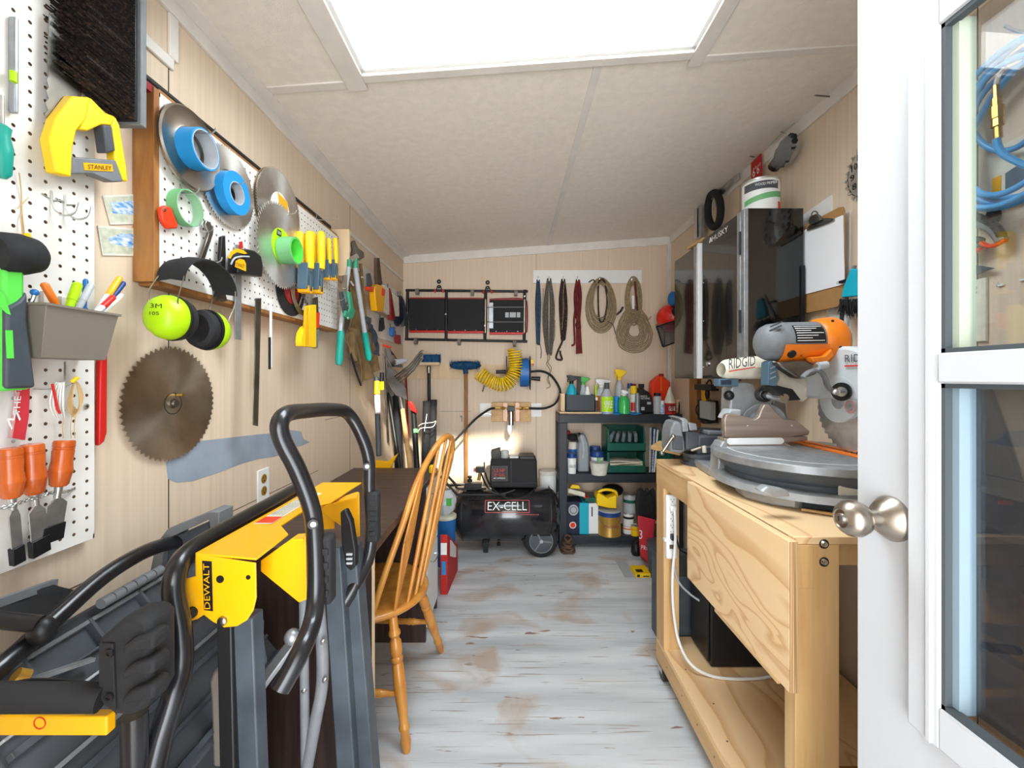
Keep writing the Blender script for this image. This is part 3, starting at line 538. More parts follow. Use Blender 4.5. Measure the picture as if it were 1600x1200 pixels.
# ear muffs
t = T('ear_muffs', 'lime green ear muffs with black headband hanging from the framed pegboard', 'ear muffs')
hx = -.800
def cup(y, d, z, nm='ear_cup'):
    c = V((hx, y, z)); b = B('lime').lathe(c, (0, d, 0), [(.014, .050), (.006, .052), (0, .052), (-.012, .050), (-.028, .042), (-.036, .030), (-.040, .015), (-.041, .001)], 36, sx=.86, sy=1.0)
    q = P(t, nm, b, ang=60); P(q, 'rim', B('black').lathe(c, (0, d, 0), [(.012, .050), (.012, .054), (.020, .053), (.020, .046)], 36, cap=False, sx=.86)); P(q, 'cushion', B('blackmat').lathe(c, (0, d, 0), [(.020, .030), (.020, .048), (.030, .051), (.042, .047), (.048, .036), (.042, .028), (.036, .020), (.034, .001)], 36, cap=False, sx=.86)); return q
q1 = cup(.968, 1, 1.440); q2 = cup(1.105, -1, 1.425)
txt(t, 'lettering', '3M', (hx - .004, .9245, 1.455), (.97, .24, 0), (0, 0, 1), .022, .010, 'black', .0003); txt(t, 'lettering', '105', (hx - .004, .9225, 1.439), (.97, .24, 0), (0, 0, 1), .018, .008, 'black', .0003)
def arch(y0, y1, zb, zt, n=14): return [V((hx, y0 + (y1 - y0) * (.5 - .5 * math.cos(math.pi * i / n)), zb + (zt - zb) * math.sin(math.pi * i / n))) for i in range(n + 1)]
ar = arch(.975, 1.16, 1.535, 1.605); g = [[p + V((dx, 0, -.0 - abs(dx) * .15)) for dx in (-.034, -.02, 0, .02, .034)] for p in ar]
P(t, 'headband', B('blackmat').surf(g, (0, 0, -.004)), label='black padded headband')
for dx in (-.03, .03):
    P(t, 'band_wire', B('nickel').tube(smooth([V((hx + dx, .978, 1.54)), V((hx + dx * 1.2, .958, 1.50)), V((hx + dx * 1.1, .955, 1.47)), V((hx + dx * 1.35, .968, 1.445))], 5), .0016, 6))
    P(t, 'band_wire', B('nickel').tube(smooth([V((hx + dx, 1.158, 1.54)), V((hx + dx * 1.1, 1.150, 1.50)), V((hx + dx * 1.1, 1.128, 1.46)), V((hx + dx * 1.4, 1.105, 1.43))], 5), .0016, 6))
# tape measure with square
t = T('tape_measure', 'black and yellow tape measure hanging on the framed pegboard', 'tape measure')
P(t, 'case', B('black').poly([PB(x, y, .01) for x, y in [(354, 427), (355, 405), (360, 394), (370, 389), (382, 392), (392, 400), (395, 415), (394, 433)]], (.034, 0, 0)), bev=.004)
P(t, 'scale_ring', B('yellow').poly([PB(x, y, .045) for x, y in [(356, 403), (360, 393), (370, 388), (380, 391), (386, 396), (381, 397), (370, 394), (363, 398), (360, 404)]], (.001, 0, 0)))
P(t, 'label', B('yellow').poly([PB(x, y, .0455) for x, y in [(367, 417), (368, 408), (374, 404), (381, 406), (384, 412), (384, 424)]], (.001, 0, 0)))
a, c = PB(368.5, 416, .0468), PB(382.5, 419, .0468); txt(t, 'lettering', 'STANLEY', a, c - a, (0, 0, 1), (c - a).length, .011, 'black', .0003)
P(t, 'strap', B('ltgrey').tube(smooth([PB(361, 413, .046), PB(366, 404, .05), PB(376, 401, .05), PB(389, 401, .05)], 4), .0025, 6))
def rule(lab, pts, th=.003, mat='alu', off=.012, nm='steel_rule', pl=PB): return O(nm, B(mat).poly([pl(x, y, off) for x, y in pts], (th, 0, 0)), lab, 'ruler', bev=.0005)
rule('wide aluminium ruler hanging below the tape measure', [(366, 382), (376, 383), (376, 531), (366, 530)], off=.006)
rule('long grey steel ruler hanging to the right of the tape measure', [(398, 466), (407, 466), (404, 590), (402, 666), (394, 664), (397, 560)], mat='steeldk', off=.02)
rule('thin white rod hanging below the green labelled saw blade', [(421, 468), (424, 468), (424, 574), (421, 574)], mat='white', off=.02, nm='white_rod')
rule('thin black rod hanging beside the white rod', [(419, 527), (422, 527), (422, 577), (419, 577)], mat='black', off=.024, nm='black_rod')
O('red_tag', B('red').poly([PB(x, y, .01) for x, y in [(373, 378), (377, 377), (378, 388), (374, 388)]], (.004, 0, 0)), 'small red clip above the tape measure', 'clip')
# the big blade on the bare wall
t = T('sawblade', 'large dark circular saw blade nailed to the bare left wall', 'saw blade'); c = V((-.892, 1.092, 1.232)); blade(t, c, .150, 'bladesteel', 60, .0085, hole=.010); P(t, 'arbor_ring', B('black').ring(c + V((.0024, 0, 0)), (1, 0, 0), .0265, .0285, .0002, 40)); P(t, 'centre_bolt', B('steeldk').lathe(c, (1, 0, 0), [(0, .013), (.004, .013), (.005, .009), (.012, .009), (.012, .003)], 20)); P(t, 'brass_nut', B('brass').cyl(c + V((.004, .012, .022)), c + V((.02, .012, .022)), .004))
# clamps
def clamp(lab, x0, y0, x1, y1, off, r, g='spring clamps'):
    t = T('spring_clamp', lab, 'clamp', g); a, e = PB(x0, y0, off), PB(x1, y1, off); d = e - a; L = d.length; d.normalize(); u = V((0, 1, 0)) if abs(d.y) < .9 else V((0, 0, 1)); s = r
    for k, dx in ((0, 0), (1, .02 + r)):
        o_ = V((-dx, .004 * k, 0)); P(t, 'handle_grip', B('yellow2').lathe(a + o_, d, [(0, r * .55), (r * .5, r * .95), (L * .35, r), (L * .58, r * .85), (L * .6, r * .8)], 14, sx=.9))
    P(t, 'body', B('clampblue').poly([a + d * L * .52 + u * -r, a + d * L * .52 + u * r * 1.1, a + d * L * .72 + u * r * 1.3, a + d * L * .80 + u * r * 1.1, a + d * L * .97 + u * .8 * r, a + d * L * .97 + u * .1 * r, a + d * L * .80 + u * .2 * r, a + d * L * .70 + u * -.1 * r, a + d * L * .8 - u * .7 * r, a + d * L * .95 - u * 1.0 * r, a + d * L * .95 - u * 1.5 * r, a + d * L * .75 - u * 1.3 * r], (-.02 - r, 0, 0)), bev=.002)
    P(t, 'spring', B('steel').cyl(a + d * L * .62 + V((.004, 0, 0)), a + d * L * .62 - V((.03 + r, 0, 0)), r * .35))
    for k in (-1, 1): P(t, 'jaw_pad', B('yellow').poly([a + d * L * .88 + u * (k * r * .9 - .5 * r), a + d * L * .88 + u * (k * r * .9 + .5 * r), a + d * L + u * (k * r * .5 + .5 * r), a + d * L + u * (k * r * .5 - .5 * r)], (-.022 - r, 0, 0)), bev=.002)
clamp('large spring clamp with yellow grips, nearest of the four', 484, 362, 485, 458, .075, .018)
clamp('large spring clamp with yellow grips, second from the camera', 502, 362, 502, 459, .075, .018)
clamp('small yellow and blue spring clamp between the large clamps and the last one', 514, 372, 516, 438, .06, .011)
clamp('small yellow and blue spring clamp farthest from the camera', 524, 372, 526, 438, .06, .012)
t = T('corner_clamp', 'yellow plastic fan shaped tool hanging below the spring clamps', 'clamp')
P(t, 'body', B('yellow2').poly([PB(x, y, .035) for x, y in [(475, 478), (486, 476), (486, 543), (462, 541), (461, 533), (463, 520), (468, 511), (473, 508)]], (.022, 0, 0)), bev=.002); P(t, 'rib', B('yellow').poly([PB(x, y, .058) for x, y in [(477, 480), (480, 480), (480, 541), (474, 541)]], (.006, 0, 0)))
P(t, 'slide', B('yellow2').poly([PB(x, y, .02) for x, y in [(486, 476), (489, 477), (490, 545), (486, 544)]], (.01, 0, 0)))
t = T('utility_knife', 'orange and grey utility knife hanging right of the yellow fan shaped tool', 'knife')
P(t, 'body', B('grey').poly([PB(x, y, .03) for x, y in [(486, 516), (493, 514), (491, 544), (485, 543)]], (.016, 0, 0)), bev=.002); P(t, 'slider', B('redorange').poly([PB(x, y, .032) for x, y in [(486, 490), (494, 488), (493, 512), (486, 514)]], (.016, 0, 0)), bev=.002); P(t, 'tip', B('steeldk').poly([PB(x, y, .035) for x, y in [(488, 466), (493, 464), (494, 488), (487, 490)]], (.01, 0, 0)))
# ================================================================ beyond the pegboard: loppers, bag, small tools
WL = LW
t = T('loppers', 'long handled loppers with grey arms and teal grips', 'loppers')
P(t, 'blade', B('steeldk').poly([WL(x, y, .09) for x, y in [(546, 378), (552, 376), (558, 388), (566, 394), (567, 402), (560, 407), (550, 400), (545, 404), (549, 390)]], (.008, 0, 0)).m('steel').poly([WL(x, y, .10) for x, y in [(545, 402), (556, 396), (560, 402), (548, 410)]], (.005, 0, 0)))
P(t, 'joint', B('shear').cyl(WL(555, 405, .10), WL(555, 419, .10), .014)); P(t, 'arm', B('ltgrey').cyl(WL(555, 418, .10), WL(570, 520, .10), .0125)); P(t, 'grip', B('teal').lathe(WL(569.5, 519, .10), WL(577, 564, .10) - WL(569.5, 519, .10), [(0, .015), (.02, .017), (.10, .0165), (.14, .019), (.165, .012)], 16))
P(t, 'joint', B('shear').cyl(WL(545.5, 406, .10), WL(545.5, 418, .10), .010)); P(t, 'arm', B('ltgrey').cyl(WL(545, 418, .10), WL(532, 518, .10), .0105)); P(t, 'grip', B('teal').lathe(WL(533, 516, .10), WL(530, 561, .10) - WL(533, 516, .10), [(0, .014), (.02, .016), (.10, .0155), (.14, .018), (.165, .012)], 16))
t = T('file', 'grey steel file hanging at the far end of the pegboard', 'file'); P(t, 'bar', B('steel').poly([PB(x, y, .06) for x, y in [(535, 430), (541, 430), (540, 456), (538, 468), (532, 466)]], (.006, 0, 0)))
t = T('pruning_shears', 'green handled pruning shears hanging between the lopper arms', 'shears')
P(t, 'handle', B('shear').poly([WL(x, y, .12) for x, y in [(541, 455), (545, 457), (549, 480), (552, 486), (548, 497), (541, 500), (535, 494), (537, 485), (541, 488), (544, 482)]], (.012, 0, 0)), bev=.003); P(t, 'handle', B('slate').poly([WL(x, y, .11) for x, y in [(529, 457), (532, 455), (536, 470), (541, 490), (536, 492), (532, 478)]], (.012, 0, 0)), bev=.003)
P(t, 'pivot', B('steel').lathe(WL(543, 497, .13), (1, 0, 0), [(0, .007), (.004, .006)], 12)); P(t, 'blade', B('steeldk').poly([WL(x, y, .115) for x, y in [(538, 496), (546, 498), (543, 512), (538, 524), (536, 512)]], (.004, 0, 0)))
t = T('tool_belt', 'tan canvas tool apron hanging behind the loppers', 'apron')
def clothpanel(pts_top, pts_bot, off, amp, n=12, m=8):
    g = []
    for i in range(n + 1):
        row = []
        for j in range(m + 1):
            s_, r_ = i / n, j / m; a = V(pts_top[0]).lerp(V(pts_top[1]), s_); c = V(pts_bot[0]).lerp(V(pts_bot[1]), s_); p = a.lerp(c, r_); row.append(p + V((off + amp * math.sin(s_ * 11 + r_ * 3) * (.4 + r_) + amp * .6 * math.sin(s_ * 5 - r_ * 7), 0, 0)))
        g.append(row)
    return g
P(t, 'bib', B('canvas').surf(clothpanel((WL(549, 420, .04), WL(566, 425, .04)), (WL(546, 520, .04), WL(574, 515, .04)), 0, .008), (-.006, 0, 0)), label='upper canvas panel')
P(t, 'pocket', B('canvas').surf(clothpanel((WL(545, 512, .07), WL(583, 520, .07)), (WL(566, 600, .05), WL(592, 578, .05)), 0, .012), (-.006, 0, 0)))
P(t, 'pouch', B('canvas').surf(clothpanel((WL(540, 520, .08), WL(556, 516, .08)), (WL(547, 560, .06), WL(563, 570, .06)), 0, .008), (-.006, 0, 0)))
P(t, 'strap', B('canvas').tube(smooth([WL(563, 412, .03), WL(566, 440, .03), WL(564, 470, .035)], 4), .010, 6, sq=.4)); P(t, 'buckle', B('white').cyl(WL(548, 440, .05), WL(552, 446, .05), .005)); P(t, 'buckle', B('white').cyl(WL(565, 433, .05), WL(569, 434, .05), .004)); P(t, 'lacing', B('navy').tube(smooth([WL(548, 552, .07), WL(556, 580, .06), WL(564, 602, .05)], 4), .006, 6))
O('cloth_bag', B('cloth').surf(clothpanel((WL(577, 504, .05), WL(591, 524, .05)), (WL(578, 552, .05), WL(591, 556, .05)), 0, .012), (-.01, 0, 0)), 'dark blue cloth bag hanging right of the teal lopper grip', 'bag')
# two white peg rails on the far left wall
ra = []
for i, (pts, lab) in enumerate([([(562, 413), (628, 466), (628, 494), (562, 455)], 'upper white hook rail on the left wall near the back corner'), ([(562, 478), (628, 517), (628, 548), (562, 520)], 'lower white hook rail on the left wall near the back corner')]):
    z0, z1 = ((1.78, 1.93), (1.56, 1.70))[i]; z1 = 1.3 + (590 - pts[0][1]) / F * (.9 * F / (800 - pts[0][0])); z0 = 1.3 + (590 - pts[3][1]) / F * (.9 * F / (800 - pts[0][0]))
    O('hook_rail', B('trim').box((XL, 2.46, z0), (XL + .012, 3.40, z1)), lab, 'rail', bev=.001)
def L2(x, y, off): return LW(x, y, off)
t = T('nail_puller', 'long brown handled tool with an orange sheath on the left wall', 'tool')
P(t, 'shaft', B('rust').poly([L2(x, y, .05) for x, y in [(584, 403), (588, 403), (592, 440), (590, 450), (586, 450), (584, 430)]], (.02, 0, 0))); P(t, 'sheath', B('yellow').poly([L2(x, y, .045) for x, y in [(575, 450), (580, 444), (590, 447), (593, 456), (590, 487), (579, 486), (577, 470)]], (.04, 0, 0)), bev=.006); P(t, 'cuff', B('redorange').poly([L2(x, y, .05) for x, y in [(570, 448), (577, 449), (576, 456), (570, 453)]], (.03, 0, 0)).poly([L2(x, y, .05) for x, y in [(588, 450), (593, 452), (592, 463), (587, 461)]], (.038, 0, 0)), bev=.002)
O('flat_bar', B('dkgrey').poly([L2(x, y, .04) for x, y in [(572, 428), (575, 427), (578, 442), (576, 452), (573, 450)]], (.015, 0, 0)), 'black flat tool left of the orange sheath', 'tool')
smalls = [('scraper', 'offwhite', [(595, 445), (602, 450), (603, 492), (594, 485)], 'pale scraper hanging first after the orange sheath', 'scraper'), ('drywall_saw', 'dkred', [(604, 450), (607, 460), (613, 498), (606, 500)], 'dark red handled drywall saw on the upper hook rail', 'saw'), ('wide_scraper', 'cream', [(607, 458), (618, 464), (619, 495), (610, 492)], 'cream coloured wide scraper on the upper hook rail', 'scraper'), ('glove', 'navy', [(620, 462), (624, 466), (626, 500), (618, 510), (615, 505), (619, 490)], 'dark work glove hanging near the back corner', 'glove'), ('pliers', 'slate', [(623, 462), (627, 470), (634, 505), (627, 510)], 'dark pliers hanging closest to the back corner', 'pliers'), ('black_tool', 'black', [(592, 497), (594, 496), (596, 514), (591, 518)], 'small black tool on the lower hook rail', 'tool'), ('key_ring', 'blue', [(608, 512), (612, 511), (612, 526), (608, 524)], 'blue handled tool on the lower hook rail', 'tool'), ('red_snips', 'dkred', [(616, 523), (621, 524), (622, 538), (617, 536)], 'red tin snips on the lower hook rail', 'snips'), ('flap_pouch', 'slate', [(567, 494), (574, 497), (574, 505), (567, 504)], 'small grey pouch above the cloth bag', 'pouch')]
for nm, m_, pts, lab, cat in smalls:
    b = B(m_).poly([L2(x, y, .03) for x, y in pts], (.025, 0, 0)); t = T(nm, lab, cat); P(t, 'body', b, bev=.003); x, y = pts[0]; P(t, 'hanging_loop', B('steeldk').tube([L2(x + 2, y + 3, .04), L2(x + 2, y - 5, .03), L2(x + 1, y - 6, .012)], .003, 6))
# outlet
t = T('wall_outlet', 'white duplex electrical outlet on the left wall above the yellow stand', 'outlet'); y0, y1, z0, z1 = F * .9 / (800 - 400.5), F * .9 / (800 - 418.5), .862, 1.01
z1 = 1.3 - (736 - 590) / F * y0; z0 = 1.3 - (788 - 590) / F * y0
P(t, 'plate', B('white').box((XL, y0, z0), (XL + .006, y1, z1)), bev=.002)
for k in (.33, .70):
    zc = z0 + (z1 - z0) * k; yc = (y0 + y1) / 2; P(t, 'socket', B('gold').lathe((XL + .006, yc, zc), (1, 0, 0), [(0, .0165), (.0018, .016)], 20)); P(t, 'slots', B('black').box((XL + .0076, yc - .008, zc + .000), (XL + .0082, yc - .006, zc + .009)).box((XL + .0076, yc + .006, zc), (XL + .0082, yc + .008, zc + .009)).lathe((XL + .0076, yc, zc - .007), (1, 0, 0), [(0, .003), (.0006, .003)], 8))
b = B('black').box((XL, y0, z0 - .07), (XL + .004, y1, z0)); O('outlet_box', b, 'dark box opening just below the white outlet', 'box')
# ================================================================ desk and chair
DX, DZ, DN, DF = -.42, .788, 1.25, 2.36
t = T('desk', 'dark brown wooden desk against the left wall behind the yellow stand', 'desk')
P(t, 'desktop', B('dkwood').box((XL + .003, DN, DZ - .028), (DX, DF, DZ)), bev=.002)
P(t, 'end_panel', B('dkwoodv').box((XL + .003, DN + .01, 0), (DX - .004, DN + .03, DZ - .028)), bev=.001); P(t, 'edge_strip', B('lightply').box((DX - .0045, DN + .01, .0), (DX - .002, DN + .03, DZ - .03)), label='pale edge strip')
P(t, 'end_panel', B('dkwoodv').box((XL + .003, 2.04, 0), (DX - .004, 2.06, DZ - .028)), bev=.001); P(t, 'end_panel', B('dkwoodv').box((XL + .003, DF - .02, 0), (DX - .004, DF, DZ - .028)), bev=.001)
P(t, 'back_panel', B('dkwoodv').box((XL + .003, DN + .03, .1), (XL + .015, 2.04, DZ - .03)))
for z0, z1 in ((.06, .40), (.41, .58), (.59, .75)):
    q = P(t, 'drawer', B('white').box((DX - .02, 2.065, z0), (DX - .001, DF - .004, z1)), bev=.002, label='white drawer front'); zc = z1 - .05
    P(q, 'handle', B('chrome').tube(smooth([(DX - .001, 2.15, zc), (DX + .02, 2.155, zc), (DX + .02, 2.245, zc - .0), (DX - .001, 2.25, zc)], 4), .004, 7))
t = T('windsor_chair', 'honey coloured wooden spindle back chair pushed up to the dark desk', 'chair')
sc_c = V((-.56, 1.665, .465)); prof = []
g = B('honey'); n = 40; vs = []
rings = [(.10, 0), (.6, -.006), (.9, -.001), (.985, -.003), (1.0, -.010), (.99, -.020), (.93, -.030), (.3, -.032)]
for k, (s_, dz) in enumerate(rings):
    for i in range(n):
        q = 2 * math.pi * i / n; vs.append(sc_c + V((.222 * s_ * math.cos(q), .232 * s_ * math.sin(q), dz)))
fs = [(k * n + i, k * n + (i + 1) % n, (k + 1) * n + (i + 1) % n, (k + 1) * n + i) for k in range(len(rings) - 1) for i in range(n)] + [tuple(range(n)), tuple(range((len(rings) - 1) * n, len(rings) * n))[::-1]]
P(t, 'seat', g.add(vs, fs), ang=60)
def turned(a, e, r=.019, n=16):
    a, e = V(a), V(e); L = (e - a).length; k = lambda s_, q: (L * s_, r * q)
    return B('honey').lathe(a, e - a, [k(0, .80), k(.10, .85), k(.115, 1.1), k(.14, 1.1), k(.155, .8), k(.17, .8), k(.19, 1.08), k(.26, 1.12), k(.30, .9), k(.31, 1.1), k(.33, 1.1), k(.345, .85), k(.36, 1.02), k(.55, 1.15), k(.75, .85), k(.80, .8), k(.815, 1.0), k(.835, 1.0), k(.85, .78), k(.93, .95), k(1, .62)], n)
legs = [((-.43, 1.50, .44), (-.365, 1.445, 0)), ((-.385, 1.72, .44), (-.335, 1.975, 0)), ((-.69, 1.52, .44), (-.755, 1.445, 0)), ((-.69, 1.80, .44), (-.755, 1.96, 0))]
legs[1] = ((-.395, 1.74, .44), (-.335, 1.975, .0))
for a, e in legs: P(t, 'leg', turned(a, e))
def at_(l, s_): return V(l[0]).lerp(V(l[1]), s_)
def stret(a, e): a, e = V(a), V(e); L = (e - a).length; return B('honey').lathe(a, e - a, [(0, .008), (L * .12, .010), (L * .2, .0125), (L * .22, .015), (L * .25, .0125), (L * .27, .015), (L * .30, .012), (L * .5, .013), (L * .70, .012), (L * .73, .015), (L * .75, .0125), (L * .78, .015), (L * .80, .0125), (L * .88, .010), (L, .008)], 14)
P(t, 'stretcher', stret(at_(legs[0], .58), at_(legs[2], .58))); P(t, 'stretcher', stret(at_(legs[1], .54), at_(legs[3], .54))); P(t, 'stretcher', stret(at_(legs[2], .45), at_(legs[3], .45))); 
hp = [(-.50, 1.49, .455), (-.455, 1.50, .60), (-.405, 1.53, .75), (-.36, 1.57, .90), (-.31, 1.63, 1.01), (-.275, 1.71, 1.055), (-.26, 1.80, 1.03), (-.275, 1.87, .94), (-.315, 1.90, .80), (-.37, 1.90, .62), (-.42, 1.89, .455)]
P(t, 'back_hoop', B('honey').tube(smooth(hp, 6), .0125, 10), ang=60)
hs = smooth(hp, 6)
for i, (bx, by, k) in enumerate([(-.427, 1.50, 20), (-.39, 1.555, 27), (-.374, 1.61, 31), (-.368, 1.68, 35), (-.372, 1.76, 40), (-.39, 1.83, 46)]):
    a, e = V((bx, by, .46)), hs[k]; d = e - a
    if i == 0: P(t, 'splat', B('honey').hexa([a + V((0, -.009, 0)), a + V((.01, -.009, 0)), a + V((.01, .009, 0)), a + V((0, .009, 0)), a + d * .5 + V((-.01, -.040, 0)), a + d * .5 + V((-.002, -.040, 0)), a + d * .5 + V((.014, .036, 0)), a + d * .5 + V((.006, .036, 0))]).hexa([a + d * .5 + V((-.01, -.040, 0)), a + d * .5 + V((-.002, -.040, 0)), a + d * .5 + V((.014, .036, 0)), a + d * .5 + V((.006, .036, 0)), e + V((0, -.016, 0)), e + V((.009, -.016, 0)), e + V((.009, .016, 0)), e + V((0, .016, 0))]), bev=.003)
    else: P(t, 'spindle', B('honey').tube([a, a + d * .2, a + d * .4, a + d * .7, e], [.0065, .009, .010, .008, .006], 8), ang=60)
# ================================================================ folded yellow and black saw stand
t = T('saw_stand', 'folded yellow and black steel saw stand with a tall black loop handle', 'stand')
loop = [(437, 1078, .66), (470, 1018, .69), (488, 972, .74), (494, 925, .77), (493, 850, .78), (487, 795, .775), (465, 735, .765), (442, 690, .755), (437, 662, .755), (450, 646, .79), (480, 642, .88), (515, 640, .98), (542, 645, 1.05), (562, 675, 1.07), (576, 716, 1.08), (577, 765, 1.08), (581, 825, 1.08), (575, 873, 1.06), (556, 912, 1.02), (537, 943, 1.0)]
P(t, 'loop_handle', B('tubeblack').tube(smooth([PY(*p) for p in loop], 6), .0158, 16), ang=60)
loopb = [(238, 1210, .64), (252, 1150, .66), (272, 1085, .68), (283, 1040, .70), (281, 985, .71), (272, 930, .72), (275, 895, .73), (290, 868, .76), (330, 840, .83), (420, 789, 1.02), (462, 765, 1.16)]
P(t, 'rear_tube', B('tubeblack').tube(smooth([PY(*p) for p in loopb], 6), .0175, 16), ang=60)
Q = lambda x, y, Y=.75: PY(x, y, Y)
zt = .983; th = V((0, .004, 0))
a = P(t, 'end_plate', B('yellow').poly([Q(*p) for p in [(306, 866), (399, 880), (400, 935), (395, 955), (385, 970), (370, 979), (350, 981), (332, 972), (318, 961), (308, 968), (295, 972), (286, 968), (283, 955), (283, 918), (290, 905), (306, 900)]], th), bev=.0015)
for x, y, r in ((344, 905, .007), (388, 902, .0042)): P(a, 'bolt_hole', B('black').lathe(Q(x, y) - V((0, .0006, 0)), (0, 1, 0), [(0, r), (.0008, r)], 20))
P(a, 'label_plate', B('black').poly([Q(*p) - V((0, .0005, 0)) for p in [(316, 876), (331, 877), (333, 955), (319, 953)]], (0, .0006, 0)))
p0, p1 = Q(329.5, 951) - V((0, .0012, 0)), Q(327.5, 880) - V((0, .0012, 0)); txt(a, 'lettering', 'DEWALT', p0, p1 - p0, (-1, 0, 0), (p1 - p0).length, .0105, 'yellow', .0004)
P(a, 'bolt', B('nickel').lathe(Q(348, 970), (0, -1, 0), [(0, .009), (.004, .008), (.006, .005)], 16)); P(a, 'bolt', B('black').lathe(Q(301, 956), (0, -1, 0), [(0, .010), (.006, .010), (.014, .006)], 12))
P(t, 'top_plate', B('yellow').poly([(-.572, .752, zt), (-.462, .752, zt - .010), (-.462, .86, zt - .006), (-.500, .90, zt - .002), (-.500, 1.02, zt), (-.462, 1.06, zt), (-.455, 1.26, zt), (-.572, 1.26, zt)], (0, 0, -.004)), bev=.0015)
P(t, 'warning_label', B('cream').poly([(-.560, .90, zt + .0006), (-.520, .90, zt + .0006), (-.520, 1.14, zt + .0006), (-.560, 1.14, zt + .0006)], (0, 0, .0004)).m('redorange').poly([(-.559, .905, zt + .0012), (-.521, .905, zt + .0012), (-.521, .945, zt + .0012), (-.559, .945, zt + .0012)], (0, 0, .0003)))
for i in range(5): txt(t, 'lettering', 'WARNING READ MANUAL BEFORE USE KEEP HANDS CLEAR', (-.526 - i * .0068, .955, zt + .0011), (0, 1, 0), (-1, 0, 0), .175, .0035, 'black', .0003)
P(t, 'side_skirt', B('yellow').box((-.572, .752, zt - .05), (-.568, 1.26, zt)))
P(t, 'wing_plate', B('yellow').poly([PY(x, y, .82) for x, y in [(407, 876), (465, 835), (477, 834), (479, 937), (467, 942), (407, 893)]], th), bev=.0015); P(t, 'wing_lip', B('yellow').poly([PY(465, 835, .82), PY(477, 834, .82), PY(474, 842, .78), PY(458, 843, .78)], (0, 0, -.003)))
P(t, 'wing_plate', B('yellow').poly([PY(x, y, 1.15) for x, y in [(503, 787), (556, 769), (561, 770), (562, 838), (556, 840), (503, 800)]], th), bev=.0015); P(t, 'wing_lip', B('yellow').poly([PY(503, 787, 1.15), PY(560, 768, 1.15), PY(558, 776, 1.10), PY(506, 790, 1.10)], (0, 0, -.003)))
P(t, 'inner_plate', B('yellow').poly([PY(x, y, 1.2) for x, y in [(498, 782), (522, 780), (522, 826), (498, 828)]], th))
def pad(x0, x1, y0, y1, Y, lab=None):
    a, c = PY(x0, y1, Y), PY(x1, y0, Y); q = P(t, 'grip_pad', B('rubber').box((a.x, Y - .012, a.z), (c.x, Y + .020, c.z)), bev=.006)
    h = (c.z - a.z) / 5
    for i in range(4): z = a.z + h * (i + .7); P(q, 'ridge', B('rubber').box((a.x + (c.x - a.x) * .3, Y - .016, z), (c.x - .003, Y - .010, z + h * .5)), bev=.002)
pad(501, 520, 836, 942, .79); pad(574, 592, 768, 846, 1.07)
for x, y, Y in ((493, 815, .772), (575, 727, 1.066)): P(t, 'tube_bolt', B('nickel').lathe(PY(x, y, Y) - V((-.002, .012, 0)), (.3, -1, 0), [(0, .006), (.004, .005)], 12).m('black').ring(PY(x, y, Y) - V((-.002, .0145, 0)), (.3, -1, 0), .006, .009, .001, 14))
# upright members, down to the floor
def beam(nm, p0, p1, w_, d_, m_, lab=None):
    a, e = V(p0), V(p1); b = B(m_); b.hexa([e + V((-w_ / 2, -d_ / 2, 0)), e + V((w_ / 2, -d_ / 2, 0)), e + V((w_ / 2, d_ / 2, 0)), e + V((-w_ / 2, d_ / 2, 0)), a + V((-w_ / 2, -d_ / 2, 0)), a + V((w_ / 2, -d_ / 2, 0)), a + V((w_ / 2, d_ / 2, 0)), a + V((-w_ / 2, d_ / 2, 0))]); return P(t, nm, b, bev=.003, label=lab)
a = PY(387, 958, .80); beam('leg', a, (a.x + .012, .83, .002), .040, .035, 'slate')
a = PY(358, 958, .79); beam('leg', a, (a.x + .010, .80, .002), .028, .03, 'black', 'black inner leg')
a = PY(524, 850, 1.0); beam('leg', a, (-.375, 1.02, .002), .042, .05, 'slate', 'slate grey slanted leg'); a = PY(549, 850, 1.03); beam('leg', a, (-.335, 1.05, .002), .038, .05, 'slate')
P(t, 'steel_tube', B('grey').tube(smooth([PY(488, 850, .98), PY(500, 960, .98), PY(504, 1060, .97), PY(492, 1133, .96), PY(470, 1250, .96)], 5), .0135, 12), ang=60, label='bent grey steel tube'); P(t, 'steel_tube', B('grey').cyl(PY(474, 900, .96), PY(478, 1260, .96), .010))
for x, y in ((505, 1002), (508, 1062), (476, 1078)): P(t, 'stud', B('steel').lathe(PY(x, y, .955), (0, -1, 0), [(0, .006), (.006, .005), (.008, .003)], 12))
P(t, 'brace', B('alu').bar(PY(404, 1075, .90), PY(462, 998, .96), .030, .012), bev=.002); P(t, 'brace', B('alu').bar(PY(300, 1150, .86), PY(345, 1118, .88), .030, .012), bev=.002)
P(t, 'brace_knob', B('alu').sph(PY(457, 995, .95), .018)); P(t, 'lock_lever', B('black').poly([PY(x, y, .97) for x, y in [(531, 800), (540, 796), (549, 815), (556, 860), (556, 885), (548, 893), (540, 886), (533, 850)]], (0, .02, 0)), bev=.004)
for i in range(3): P(t, 'lever_ridge', B('ltgrey').box(PY(541, 865 + i * 7, .966), PY(551, 867 + i * 7, .970)))
P(t, 'side_bracket', B('slate').poly([PY(x, y, .84) for x, y in [(397, 955), (402, 960), (408, 975), (407, 1000), (410, 1020), (413, 1040), (408, 1045), (402, 1030)]], (0, .01, 0)))
P(t, 'foot_pad', B('taupe').poly([PY(x, y, .84) for x, y in [(326, 1065), (332, 1050), (350, 1043), (352, 1200), (332, 1200), (329, 1100)]], (0, .03, 0)), bev=.006)
